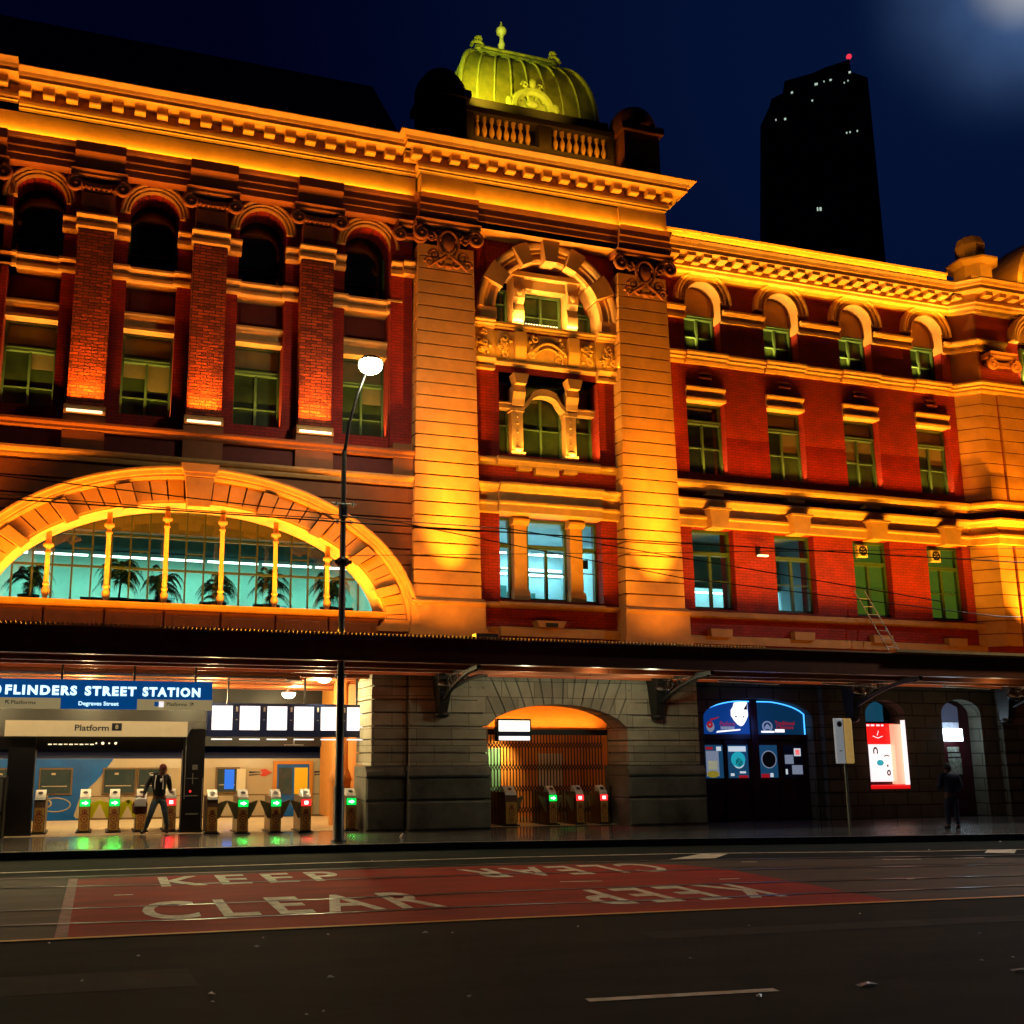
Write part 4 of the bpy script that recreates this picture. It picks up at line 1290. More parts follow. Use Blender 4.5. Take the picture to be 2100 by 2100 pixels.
sub("pilaster_core", m, brick, fp_)
m = MB()
sweep(m, SP[1:3] + [(27.1, -0.12)], [(-0.3, 14.0), (0.0, 14.0), (0.0, 16.36), (-0.3, 16.36)])
part("far_pilaster_top", m, ochre)
PATH = [(26.30, 0.45), (26.44, 0.44), (27.0, -0.12), (33, -0.12)]
def far(nm, prof, path=PATH):
    m = MB(); sweep(m, path, prof); part(nm, m, trim)
far("window_ledge", [(-0.4, 9.52), (0.22, 9.52), (0.24, 9.6), (0.30, 9.66), (0.34, 9.72), (0.34, 9.80), (0.28, 9.84), (-0.4, 9.90)])
far("string_course", [(-0.4, 13.56), (0.04, 13.56), (0.08, 13.64), (0.08, 13.70), (0.15, 13.74), (0.15, 13.80), (0.22, 13.86), (0.22, 13.92), (-0.4, 13.95)])
far("impost_band", [(-0.4, 15.02), (0.08, 15.02), (0.08, 15.12), (0.05, 15.14), (0.05, 15.24), (0.12, 15.28), (0.18, 15.34), (0.18, 15.40), (-0.4, 15.42)], PATH[:3] + [(28.2, -0.12)])
far("lower_entablature", [(-0.4, 8.46), (0.19, 8.46), (0.19, 8.66), (0.24, 8.70), (0.24, 8.76), (0.16, 8.80), (0.16, 9.02), (0.23, 9.06), (0.28, 9.14), (0.35, 9.20), (0.35, 9.26), (-0.4, 9.32)])
far("cornice", [(-0.4, 16.36), (0.15, 16.36), (0.17, 16.44), (0.27, 16.50), (0.29, 16.58), (0.35, 16.60), (0.35, 16.66), (-0.4, 16.66)])
far("cornice", [(-0.4, 16.90), (0.75, 16.90), (0.75, 17.02), (0.79, 17.04), (0.83, 17.12), (0.91, 17.18), (0.91, 17.22), (0.65, 17.30), (-0.4, 17.34)])
m = MB(); sweep(m, PATH, [(-0.3, 16.665), (0.33, 16.665), (0.33, 16.895), (-0.3, 16.895)]); part("cornice", m, trim)
for k in range(5):
    x = 27.05 + k * 0.56; m = MB(); m.box(x, x + 0.28, -0.72, -0.46, 16.76, 16.893); part("modillion", m, trim)
m = MB(); m.zprism([(26.42, 0.05), (26.62, -0.15), (26.8, 0.03), (26.6, 0.23)], 16.76, 16.893); part("modillion", m, trim)
ionic(27.75, 0.5, -0.30, 14.3, 0.6, ochre)
m = MB()
m.box(26.9, 28.4, -0.35, 1.1, 17.30, 17.62)
m.lathe([(0.62, 0), (0.62, 0.55), (0.85, 0.68), (0.85, 0.75), (0.5, 0.85), (0.34, 0.9)], 27.65, 0.3, 17.62, 8, PI / 8)
m.lathe([(0.34, 0), (0.48, 0.25), (0.50, 0.55), (0.38, 0.85), (0.12, 0.98)], 27.65, 0.3, 18.45, 8, PI / 8)
part("corner_finial", m, cream)
m = MB()
m.prof_ring(30.90, 17.18, [(1.75, 0.6), (1.75, -0.45), (1.95, -0.55), (2.05, -0.5), (2.25, -0.68), (2.45, -0.72), (2.45, 0.6)], 10, 180, 24)
part("far_arched_pediment", m, trim)
m = MB(); m.ring(30.90, 17.18, 0.01, 0.01, 1.76, 1.76, -0.2, 0.5, 0, 180, 20); part("far_tympanum", m, ochre)
m = MB()
for ri, ro, yy in ((0.72, 0.84, -0.22), (0.844, 1.0, -0.28), (1.004, 1.12, -0.34)):
    m.prof_ring(29.50, 15.5, [(ri, -0.05), (ri, yy), (ri + (ro - ri) * 0.45, yy - 0.03), (ro, yy), (ro, -0.05)], 0, 180, 22)
fa_ = part("far_archivolt", m, trim)
m = MB(); m.ring(29.50, 15.5, 0.01, 0.01, 0.71, 0.71, -0.12, -0.085, 0, 180, 20); sub("lunette", m, cream, fa_)
window(28.83, 30.17, 14.0, 15.3, -0.16, transom=15.2, mull=29.5, bars=(14.6,), pm=blindg, led=False)

# ---------------------------------------------------------------- roofs
m = MB()
m.add([(-9, 0.4, 18.55), (7.8, 0.4, 18.55), (7.8, 6, 25.0), (-9, 6, 25.0), (-9, 12, 25.0), (7.8, 12, 25.0), (-9, 12, 9), (7.8, 12, 9), (-9, 1.5, 9), (7.8, 1.5, 9)],
      [(0, 1, 2, 3), (3, 2, 5, 4), (4, 5, 7, 6), (1, 9, 7, 5, 2), (0, 3, 4, 6, 8)])
part("mansard_roof", m, dkroof)
m = MB(); m.box(8.0, 15.3, 0.6, 7, 16.7, 19.2); m.box(9.2, 14.25, 0.9, 6.2, 19.2, 21.55); part("pavilion_attic", m, dkroof)
for cxx in (8.52, 14.85):
    m = MB()
    m.box(cxx - 0.6, cxx + 0.6, -0.1, 1.2, 18.66, 20.7)
    m.box(cxx - 0.72, cxx + 0.72, -0.22, 1.3, 20.7, 20.92)
    m.lathe([(0.78, 0), (0.80, 0.12), (0.70, 0.45), (0.5, 0.75), (0.2, 0.95), (0.0, 1.0)], cxx, 0.5, 20.92, 12)
    part("corner_turret", m, dkroof if cxx < 10 else ochre)
# balustrade
m = MB()
m.box(9.2, 14.1, 0.30, 0.65, 18.86, 19.86); m.box(9.2, 14.1, 0.26, 0.70, 20.62, 20.80)
m.box(9.2, 9.5, 0.30, 0.65, 19.86, 20.62); m.box(11.6, 12.0, 0.30, 0.65, 19.86, 20.62); m.box(13.95, 14.1, 0.30, 0.65, 19.86, 20.62)
bal = part("balustrade", m, dkroof)  # plinth and rails coloured near black for the shade on them
bm_ = None
for g0 in (9.66, 12.2):
    for k in range(8):
        m = MB()
        xx = g0 + k * 0.233
        m.lathe([(0.05, 0), (0.07, 0.03), (0.04, 0.07), (0.045, 0.14), (0.085, 0.26), (0.08, 0.36), (0.04, 0.50), (0.035, 0.58), (0.065, 0.62), (0.05, 0.66), (0.07, 0.70), (0.07, 0.76)], xx, 0.48, 19.86, 10)
        sub("baluster", m, trim, bal)
# copper dome: square plan, convex faces, ribs, ridge, finial
DC = (11.75, 3.6)
def dprof(u):   # u 0..1 from eaves to ridge
    a = u * PI / 2
    return 1.25 + 1.10 * math.cos(a) ** 0.9, 21.62 + 2.55 * math.sin(a)
m = MB()
prev = None
NP = 14
rows = []
for i in range(NP + 1):
    r, z = dprof(i / NP)
    rows.append([(DC[0] - r, DC[1] - r * 0.95, z), (DC[0] + r, DC[1] - r * 0.95, z), (DC[0] + r, DC[1] + r * 0.95, z), (DC[0] - r, DC[1] + r * 0.95, z)])
vs = [p for r_ in rows for p in r_]
fs = []
for i in range(NP):
    for k in range(4):
        fs.append((i * 4 + k, i * 4 + (k + 1) % 4, (i + 1) * 4 + (k + 1) % 4, (i + 1) * 4 + k))
fs.append((NP * 4, NP * 4 + 1, NP * 4 + 2, NP * 4 + 3))
m.add(vs, fs)
m.box(DC[0] - 2.5, DC[0] + 2.5, DC[1] - 2.4, DC[1] + 2.4, 21.5, 21.64)
dome = part("copper_dome", m, copper)
m = MB()
for k in range(9):
    u = -1 + 2 * k / 8
    for face in (0, 1, 2):
        path = []
        for i in range(NP + 1):
            r, z = dprof(i / NP)
            e = 0.02
            if face == 0: path.append((DC[0] + u * r, DC[1] - r * 0.95 - e, z + e))
            elif face == 1: path.append((DC[0] - r - e, DC[1] + u * r * 0.95, z + e))
            else: path.append((DC[0] + r + e, DC[1] + u * r * 0.95, z + e))
        m.tube(path, 0.038 if abs(u) < 0.99 else 0.075, 6)
sub("dome_rib", m, verd, dome)
m = MB()
q = 1.32
for (xa, ya), (xb, yb) in (((-q, -q * 0.95), (q, -q * 0.95)), ((-q, -q * 0.95), (-q, q * 0.95)), ((q, -q * 0.95), (q, q * 0.95))):
    for dz, rr in ((24.10, 0.10), (24.28, 0.16), (24.48, 0.10)):
        m.tube([(DC[0] + xa, DC[1] + ya, dz), (DC[0] + xb, DC[1] + yb, dz)], rr, 8)
for sx_ in (-1, 1):
    for sy_ in (-1, 1):
        X, Y = DC[0] + sx_ * q, DC[1] + sy_ * q * 0.95
        for (ox, oz, rr) in ((0, 0.20, 0.24), (0.16, -0.16, 0.22), (-0.02, 0.48, 0.10)):
            p = [(X + sx_ * (ox + rr * (1 - i / 22 * 0.85) * math.cos(i / 22 * 9)), Y, 24.30 + oz + rr * (1 - i / 22 * 0.85) * math.sin(i / 22 * 9)) for i in range(22)]
            m.tube(p, [0.07 * (1 - i / 30) for i in range(22)], 6)
        m.ball((X, Y, 24.35), 0.16, 8, 6)
sub("dome_ridge", m, verd, dome)
m = MB()   # lunette ornament on the front face
m.prof_ring(DC[0], 21.66, [(0.50, 1.9), (0.50, 1.08), (0.58, 1.0), (0.70, 1.0), (0.76, 1.08), (0.76, 1.9)], 0, 180, 18)
m.ring(DC[0], 21.66, 0.01, 0.01, 0.52, 0.52, 1.2, 1.9, 0, 180, 14)
for s in (-1, 1):
    p = [(DC[0] + s * (0.10 + 0.28 * i / 14), 1.12, 21.95 + 0.30 * math.sin(i / 14 * PI)) for i in range(15)]
    m.tube(p, 0.05, 6)
    p = [(DC[0] + s * (0.24 + 0.13 * (1 - i / 18) * math.cos(i / 18 * 8)), 1.12, 22.5 + 0.13 * (1 - i / 18) * math.sin(i / 18 * 8)) for i in range(18)]
    m.tube(p, 0.04, 6)
    m.ball((DC[0] + s * 0.78, 1.1, 21.8), (0.14, 0.1, 0.2), 8, 6)
m.ball((DC[0], 1.05, 22.55), (0.12, 0.1, 0.18), 8, 6); m.ball((DC[0], 1.1, 21.85), (0.22, 0.08, 0.14), 8, 6)
sub("dome_ornament", m, verd, dome)
m = MB()
m.lathe([(0.42, 0), (0.22, 0.25), (0.30, 0.5), (0.14, 0.8), (0.28, 1.05), (0.09, 1.25), (0.13, 1.5), (0.07, 1.7), (0.07, 1.85), (0.18, 1.97), (0.19, 2.10), (0.07, 2.22), (0.03, 2.4)], DC[0], DC[1], 24.25, 10)
for k in range(4):
    a = k * PI / 2 + 0.5
    p = [(DC[0] + math.cos(a) * (0.48 - 0.4 * i / 10 + 0.14 * math.sin(i)), DC[1] + math.sin(a) * (0.35 - 0.3 * i / 10), 24.4 + 0.09 * i) for i in range(11)]
    m.tube(p, 0.04, 5)
sub("dome_finial", m, verd, dome)
# ================================================================ street level of the building
# ---- stone piers and arch
m = MB()
rust(m, 6.50, 7.42, 0.14, 1.8, 1.58, 3.93, 0.335, 0.03)
rust(m, 7.47, 9.58, 0.0, 1.2, 1.58, 3.93, 0.335, 0.03)
p1 = part("stone_pier", m, stone)
m = MB()
for x0, x1, y0 in ((6.34, 7.36, 0.0), (7.40, 9.62, -0.14)):
    m.bbox(x0, x1, y0, 1.3, 0.0, 0.72, 0.05); m.bbox(x0, x1, y0, 1.3, 0.74, 1.30, 0.05)
    m.mould([(1.3, 1.31), (y0 - 0.01, 1.31), (y0 - 0.03, 1.36), (y0 + 0.0, 1.44), (y0 + 0.07, 1.52), (y0 + 0.10, 1.575), (1.3, 1.575)], x0, x1)
sub("pier_plinth", m, plinthstone, p1)
m = MB()
rust(m, 13.66, 15.86, 0.0, 1.2, 1.58, 3.93, 0.335, 0.03)
p2 = part("stone_pier", m, stone)
m = MB()
x0, x1, y0 = 13.58, 15.95, -0.14
m.bbox(x0, x1, y0, 1.3, 0.0, 0.72, 0.05); m.bbox(x0, x1, y0, 1.3, 0.74, 1.30, 0.05)
m.mould([(1.3, 1.31), (y0 - 0.01, 1.31), (y0 - 0.03, 1.36), (y0 + 0.0, 1.44), (y0 + 0.07, 1.52), (y0 + 0.10, 1.575), (1.3, 1.575)], x0, x1)
sub("pier_plinth", m, plinthstone, p2)
m = MB()
cx, hw, zs, rise = 11.62, 2.04, 2.55, 0.84
NV = 15
for k in range(NV):
    ta, tb = PI - PI * (k + 0.06) / NV, PI - PI * (k + 0.94) / NV
    q = []
    for t_1 in (ta, tb):
        xi, zi = cx + hw * math.sin((PI / 2 - t_1)) , 0
        xi = cx - hw + 2 * hw * ((PI - t_1) / PI)
        zi = zs + rise * math.sqrt(max(0, 1 - ((xi - cx) / hw) ** 2 * 0.92)) - rise * 0.24
        q.append((xi, zi, cx + (xi - cx) * 1.30, 3.92))
    (a0, b0, c0, d0), (a1, b1, c1, d1) = q
    m.prism([(a0, b0), (a1, b1), (c1, d1), (c0, d0)], 0.02 + (0.01 if k % 2 else 0), 0.9)
va = part("entrance_arch", m, stone)
m = MB()
for k in range(NV):
    xa = cx - hw + 2 * hw * k / NV; xb = cx - hw + 2 * hw * (k + 1) / NV
    za, zb = [zs + rise * math.sqrt(max(0, 1 - ((x - cx) / hw) ** 2 * 0.92)) - rise * 0.24 + 0.01 for x in (xa, xb)]
    m.prism([(xa, za), (xb, zb), (xb, 3.92), (xa, 3.92)], 0.06, 0.95)
sub("arch_core", m, plinthstone, va)
m = MB(); m.box(6.4, 15.9, 0.12, 0.9, 3.935, 4.7); part("lintel_wall", m, ochre)
# vestibule behind the arch
m = MB()
m.box(9.2, 16.0, 4.5, 4.6, 0, 3.9); m.box(14.6, 14.7, 1.3, 4.5, 0, 3.9)
ves = part("vestibule_wall", m, vault)
m = MB(); m.box(9.2, 14.6, 1.0, 4.5, 3.60, 3.7); m.box(9.4, 14.4, 1.6, 1.7, 2.62, 3.6); sub("vestibule_ceiling", m, vault, ves)
m = MB(); m.box(11.0, 11.66, 4.42, 4.47, 0.3, 2.05); pt = sub("wall_poster", m, teal, ves)
m = MB(); m.box(12.9, 13.7, 4.40, 4.44, 0.9, 1.9); sub("notice_board", m, whitep, ves)
# concourse
m = MB()
m.box(6.7, 6.9, 1.82, 7.6, 0, 4.0)
con = part("concourse_wall", m, vault)
m = MB(); m.box(-8.2, -8, 0.6, 7.6, 0, 4.0); part("concourse_wall", m, vault)
m = MB(); m.box(6.9, 9.3, 1.82, 1.95, 0, 4.0); part("concourse_wall", m, vault)
m = MB(); m.box(-8, 6.7, 7.45, 7.6, 2.12, 4.0); sub("bulkhead", m, black, con)  # black panel added; darkness over the train put into its colour
m = MB(); m.box(-8, 6.7, 0.3, 7.6, 4.0, 4.1)
ceil = part("concourse_ceiling", m, boards)
m = MB()
for y_ in (0.45, 1.5, 2.55, 3.6, 4.65, 5.7):
    m.mould([(y_, 3.999), (y_, 3.84), (y_ + 0.04, 3.80), (y_ + 0.16, 3.80), (y_ + 0.2, 3.84), (y_ + 0.2, 3.999)], -8, 6.69)
sub("ceiling_beam", m, boards, ceil)
m = MB(); m.lathe([(0.30, 0), (0.30, 1.15), (0.34, 1.2), (0.27, 1.4), (0.22, 1.5), (0.20, 4.0)], 6.25, 2.6, 0, 14); part("iron_column", m, vault)
# floor and back platform
m = MB()
m.box(-8, 14.6, 0.55, 6.6, -0.02, 0.004)
tag(m.build("concourse_floor", floortile), kind="structure")
m = MB(); m.box(-8.2, 8, 6.6, 16, -1.3, -1.2); tag(m.build("track_bed", groove), kind="structure")
# ---- canopy over the footpath
m = MB()
m.box(-8, 34, -3.05, -2.95, 3.93, 4.50)
m.box(-8, 34, -3.10, -3.05, 3.93, 3.99)
m.box(-8, 34, -3.08, -3.05, 4.40, 4.50)
can = part("street_canopy", m, darkwood)
m = MB()
m.add([(-8, -3.0, 4.47), (34, -3.0, 4.47), (34, 0.12, 4.72), (-8, 0.12, 4.72), (-8, -3.0, 4.42), (34, -3.0, 4.42), (34, 0.12, 4.66), (-8, 0.12, 4.66)],
      [(0, 1, 2, 3), (4, 7, 6, 5), (0, 4, 5, 1), (1, 5, 6, 2), (2, 6, 7, 3), (3, 7, 4, 0)])
sub("canopy_roof", m, dkroof, can)
m = MB()
a = -8
while a < 16:   # corrugated roof edge
    m.add([(a, -3.13, 4.50), (a + 0.09, -3.13, 4.50), (a + 0.09, -2.9, 4.50), (a, -2.9, 4.50), (a + 0.02, -3.13, 4.565), (a + 0.07, -3.13, 4.565), (a + 0.07, -2.9, 4.565), (a + 0.02, -2.9, 4.565)],
          [(0, 3, 2, 1), (4, 5, 6, 7), (0, 1, 5, 4), (1, 2, 6, 5), (2, 3, 7, 6), (3, 0, 4, 7)])
    a += 0.095
m.box(16, 34, -3.12, -2.9, 4.50, 4.54)
m.box(20.0, 34, -3.16, -2.9, 4.545, 4.62)
sub("corrugated_edge", m, trim, can)
m = MB(); m.box(-8, 34, -2.95, 0.30, 3.97, 4.02); sub("canopy_soffit", m, boards, can)
m = MB()
for y_ in (-2.2, -1.2, -0.3):
    m.box(-8, 34, y_, y_ + 0.10, 3.86, 3.97)
sub("soffit_beam", m, boards, can)
m = MB()
m.box(8.2, 8.75, -3.0, -2.75, 4.57, 4.66)
sub("roof_flashing", m, steel, can)
def bracket(x):
    m = MB()
    m.frus([(x - 0.10, -0.30, 2.90), (x + 0.10, -0.30, 2.90), (x + 0.10, 0.0, 2.90), (x - 0.10, 0.0, 2.90)],
           [(x - 0.20, -0.55, 3.80), (x + 0.20, -0.55, 3.80), (x + 0.20, 0.0, 3.80), (x - 0.20, 0.0, 3.80)])
    m.ball((x, -0.18, 2.88), (0.20, 0.17, 0.10), 10, 6)
    m.box(x - 0.22, x + 0.22, -0.6, 0.0, 3.78, 3.96)
    m.ball((x, -0.5, 3.62), (0.24, 0.16, 0.14), 10, 6)
    for i0 in (0,):
        p = [(x, -0.35 - 2.4 * i / 10, 3.25 + 0.60 * math.sin(i / 10 * PI / 2)) for i in range(11)]
        m.tube(p, 0.055, 7)
        m.box(x - 0.05, x + 0.05, -2.95, -0.3, 3.84, 3.93)
        p = [(x + 0.10 + 1.1 * i / 10, -0.3, 3.45 + 0.45 * math.sin(i / 10 * PI / 2)) for i in range(11)]
        m.tube(p, 0.05, 7)
        for c_ in ((-0.9, 3.72, 0.13), (-1.4, 3.78, 0.10), (-0.62, 3.6, 0.12)):
            m.tube([(x, c_[0] + c_[2] * math.cos(R(t)), c_[1] + c_[2] * math.sin(R(t))) for t in range(0, 361, 24)], 0.02, 5)
        for c_ in ((0.42, 3.74, 0.10), (0.62, 3.80, 0.08)):
            m.tube([(x + c_[0] + c_[2] * math.cos(R(t)), -0.3, c_[1] + c_[2] * math.sin(R(t))) for t in range(0, 361, 24)], 0.02, 5)
    return sub("canopy_bracket", m, iron, can)
bracket(8.28); bracket(14.50); bracket(20.9); bracket(26.6)
m = MB()
for x0 in (15.6, 18.9, 23.0):
    m.tube([(x0, -1.5, 3.80), (x0 + 2.3, -0.9, 3.80)], 0.03, 6)
sub("soffit_conduit", m, steel, can)
# ---- right-hand bluestone frontage
m = MB()
wall_panel(m, 15.95, 32, 0, 4.6, 0.60, 1.25, [(18.25, 1.84, 0.0, 2.92, 0.56), (22.72, 0.72, 0.84, 3.08, 0.42), (25.6, 0.76, 0.0, 3.10, 0.46)], n=18)
bw = part("bluestone_wall", m, bluestone)
m = MB()
for x0, x1 in ((20.35, 21.15), (27.0, 28.4), (29.6, 30.6)):
    m = MB(); rust(m, x0, x1, 0.40, 0.62, 0.0, 3.9, 0.38, 0.03); sub("wall_pilaster", m, bluestone, bw)
# shopfront
m = MB()
m.box(16.41, 20.09, 0.95, 1.1, 0, 2.42)
sh = part("shopfront", m, shopred)
def seg_top(x, cx, hw, zs, rise): return zs + rise * math.sqrt(max(0, 1 - ((x - cx) / hw) ** 2))
def seg_panel(x0, x1, z0, y0, y1, ins=0.0):
    pts = [(x0, z0), (x1, z0)]
    for i in range(13):
        x = x1 + (x0 - x1) * i / 12
        pts.append((x, min(3.45, seg_top(x, 18.25, 1.84, 2.92, 0.56)) - ins))
    m_ = MB(); m_.prism(pts, y0, y1); return m_, pts
a_, pa = seg_panel(16.50, 18.12, 2.45, 0.88, 0.95, 0.05); sub("sign_panel", a_, shopblue, sh)
a_, pb = seg_panel(18.38, 20.00, 2.45, 0.88, 0.95, 0.05); sub("sign_panel", a_, shopteal, sh)
for pts, nm_ in ((pa, neon), (pb, neon)):
    m = MB(); q = [(x, 0.86, z) for x, z in pts[2:]]
    m.tube(([(pts[1][0], 0.86, pts[1][1])] if pts is pb else []) + q + ([(pts[0][0], 0.86, pts[0][1])] if pts is pa else []), 0.018, 6)
    sub("neon_tube", m, nm_, sh)
m = MB()
for x in (16.42, 17.24, 18.15, 19.08, 19.98):
    m.box(x, x + 0.1, 0.90, 0.95, 0.0, 2.4)
m.box(18.14, 18.36, 0.82, 0.95, 0.0, 3.42); m.box(16.42, 20.08, 0.86, 0.95, 2.30, 2.44); m.box(16.42, 20.08, 0.90, 0.95, 1.02, 1.12)
sub("door_frame", m, shopred, sh)
def poster(x0, x1, z0, z1, face, bits, y=0.93):
    m = MB(); m.box(x0, x1, y, y + 0.018, z0, z1); o = sub("poster", m, face, sh)
    for mm, kind, a, b, c, d in bits:
        b_ = MB()
        X = lambda u: x0 + (x1 - x0) * u
        Z = lambda v: z0 + (z1 - z0) * v
        if kind == 'r':
            b_.box(X(a), X(b), y - 0.004, y - 0.001, Z(c), Z(d))
        elif kind == 'o':
            cx_, cz_, r_, w_ = X(a), Z(b), c, d
            b_.ring(cx_, cz_, r_ - w_, r_ - w_, r_, r_, y - 0.006, y - 0.001, 0, 360, 20)
        elif kind == 'd':
            b_.ring(X(a), Z(b), 0.001, 0.001, c, d, y - 0.008, y - 0.002, 0, 360, 16)
        sub("poster_print", b_, mm, o)
    return o
postblue = mat("blue_poster_print", (0.02, 0.10, 0.22), 0.5, emit=(0.01, 0.07, 0.16), estr=0.6, noise=0.4)
postpale = mat("pale_poster_print", (0.45, 0.5, 0.62), 0.5, emit=(0.30, 0.36, 0.5), estr=0.5, noise=0.6, nscale=14)
postwhite = mat("white_poster_print", (0.8, 0.8, 0.8), 0.5, emit=(0.7, 0.8, 0.85), estr=0.7)
postyel = mat("yellow_poster_print", (0.6, 0.5, 0.05), 0.5, emit=(0.4, 0.32, 0.03), estr=0.5, noise=0.6, nscale=20)
postred = mat("red_poster_print", (0.6, 0.02, 0.02), 0.5, emit=(0.5, 0.01, 0.02), estr=0.5)
poster(16.54, 17.20, 1.20, 2.14, postblue, [(postpale, 'r', 0.15, 0.78, 0.06, 0.82), (postred, 'r', 0.16, 0.5, 0.86, 0.94), (postwhite, 'r', 0.68, 0.92, 0.82, 0.95), (postyel, 'r', 0.24, 0.7, 0.26, 0.52), (postyel, 'd', 0.46, 0.12, 0.2, 0.1)])
poster(17.36, 18.04, 1.20, 2.14, postblue, [(postwhite, 'r', 0.04, 0.9, 0.80, 0.96), (cyanm, 'd', 0.5, 0.56, 0.24, 0.22), (postwhite, 'o', 0.52, 0.5, 0.2, 0.03), (shopred, 'd', 0.54, 0.48, 0.12, 0.12), (postwhite, 'r', 0.1, 0.28, 0.06, 0.14), (postred, 'r', 0.5, 0.95, 0.0, 0.08), (postwhite, 'r', 0.55, 0.85, 0.14, 0.2)])
poster(18.42, 19.04, 1.20, 2.14, postblue, [(ink, 'd', 0.52, 0.56, 0.23, 0.23), (postpale, 'o', 0.52, 0.56, 0.26, 0.03), (postred, 'r', 0.3, 0.74, 0.53, 0.63), (postwhite, 'r', 0.36, 0.7, 0.46, 0.5), (postred, 'r', 0.06, 0.5, 0.0, 0.12), (postwhite, 'r', 0.55, 0.72, 0.02, 0.14)])
poster(19.26, 19.92, 1.20, 2.14, navy, [(postpale, 'r', 0.05, 0.5, 0.42, 0.7), (postpale, 'r', 0.4, 0.95, 0.1, 0.38), (postwhite, 'r', 0.55, 0.9, 0.66, 0.9), (postred, 'r', 0.62, 0.84, 0.7, 0.86), (postwhite, 'r', 0.06, 0.16, 0.1, 0.26)])
def fitsub(name, body, x0, x1, y, z0, z1, mm, parent, bold=0.0):
    o = fit_text(name, body, x0 - B.location.x, x1 - B.location.x, y - B.location.y, z0, z1, mm, parent, bold)
    return o
# emblem and lettering of the shop sign
m = MB(); m.ring(16.80, 2.66, 0.001, 0.001, 0.13, 0.15, 0.868, 0.876, 0, 360, 18); sub("round_emblem", m, postpale, sh)
m = MB(); m.ring(16.78, 2.72, 0.03, 0.03, 0.10, 0.10, 0.860, 0.867, 0, 360, 14); m.prism([(16.80, 2.82), (17.08, 2.92), (17.10, 2.95), (16.80, 2.88)], 0.860, 0.867); sub("round_emblem", m, postred, sh)
fitsub("sign_lettering", "Platform", 17.12, 17.62, 0.866, 2.68, 2.82, postred, sh)
m = MB(); m.box(17.14, 17.60, 0.870, 0.876, 2.58, 2.67); sub("sign_stripe", m, postpale, sh)
m = MB(); m.prism([(16.98, 2.49), (17.78, 2.56), (17.80, 2.60), (17.02, 2.54)], 0.864, 0.869); sub("sign_stripe", m, screenw, sh)
m = MB()
m.prism([(17.62, 3.36), (17.94, 3.40), (18.06, 3.38), (18.07, 2.98), (17.98, 2.82), (17.90, 2.72), (17.82, 2.68), (17.72, 2.72), (17.60, 2.84), (17.50, 2.98), (17.50, 3.14), (17.58, 3.24)], 0.856, 0.866)
mk = sub("white_face_motif", m, screenw, sh)  # plain white face shape on the shop sign
m = MB()
m.ring(17.66, 2.96, 0.001, 0.001, 0.035, 0.022, 0.850, 0.854, 0, 360, 10); m.ring(17.92, 2.95, 0.001, 0.001, 0.03, 0.022, 0.850, 0.854, 0, 360, 10)
m.prism([(17.92, 3.16), (18.05, 3.16), (18.05, 3.34), (17.98, 3.24)], 0.850, 0.854)
sub("dark_mark", m, shopred, mk)
m = MB(); m.ring(18.72, 2.68, 0.13, 0.12, 0.18, 0.16, 0.868, 0.876, 0, 360, 20); m.prism([(18.62, 2.66), (18.72, 2.76), (18.83, 2.66), (18.8, 2.60), (18.64, 2.60)], 0.868, 0.874); sub("oval_emblem", m, postpale, sh)
fitsub("sign_lettering", "Traditional", 18.98, 19.66, 0.866, 2.72, 2.84, postred, sh, 0.02)
fitsub("sign_lettering", "Chinese", 19.02, 19.62, 0.866, 2.61, 2.71, postred, sh, 0.02)
m = MB(); m.box(18.50, 18.95, 0.866, 0.872, 2.50, 2.55); m.box(18.98, 19.3, 0.866, 0.872, 2.51, 2.60); sub("sign_stripe", m, screenw, sh)
# red lit shop window
m = MB(); m.box(22.0, 23.44, 1.0, 1.1, 0.84, 2.80)
rw = part("shop_window", m, shopred)
m = MB(); pts = [(22.02, 2.86), (23.0, 2.86), (23.0, 3.36), (22.8, 3.46), (22.5, 3.48), (22.14, 3.38), (22.02, 3.2)]; m.prism(pts, 1.0, 1.06); sub("transom_light", m, bluewin, rw)
m = MB(); m.box(22.02, 23.36, 0.94, 1.0, 2.18, 2.80); sub("red_header", m, redglow, rw)
m = MB()
for a, b in ((22.06, 22.14), (22.3, 22.4), (22.46, 22.58), (22.66, 22.78), (22.84, 22.92)):
    m.box(a, b, 0.93, 0.94, 2.72, 2.77)
m.tube([(22.5, 0.935, 2.42), (22.68, 0.935, 2.36), (22.86, 0.935, 2.42)], 0.012, 5); m.tube([(22.66, 0.935, 2.44), (22.72, 0.935, 2.58)], 0.01, 5)
sub("header_mark", m, whiteglow, rw)
m = MB(); m.box(22.30, 23.10, 0.90, 0.94, 1.06, 2.17); pz = sub("white_poster", m, whiteglow, rw)
m = MB(); m.prof_ring(22.52, 1.96, [(0.05, 0.899), (0.05, 0.892), (0.09, 0.892), (0.09, 0.899)], -40, 220, 14, 1.5); sub("poster_print", m, shopred, pz)
m = MB(); m.ring(22.66, 1.62, 0.001, 0.001, 0.13, 0.09, 0.892, 0.899, 0, 360, 14); sub("poster_print", m, cyanm, pz)
m = MB(); m.ring(22.92, 1.78, 0.08, 0.05, 0.11, 0.08, 0.892, 0.899, 20, 160, 10); m.ring(22.95, 1.32, 0.03, 0.05, 0.07, 0.09, 0.892, 0.899, 0, 360, 14); m.box(22.9, 22.95, 0.892, 0.899, 1.5, 1.56); sub("poster_print", m, ink, pz)
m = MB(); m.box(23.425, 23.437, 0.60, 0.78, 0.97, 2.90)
sub("emissive_reveal", m, whiteglow, rw)  # jamb glows by emission, standing in for light on it
m = MB(); m.box(23.14, 23.42, 0.78, 0.999, 0.98, 2.78); sub("peach_panel", m, peachglow, rw)
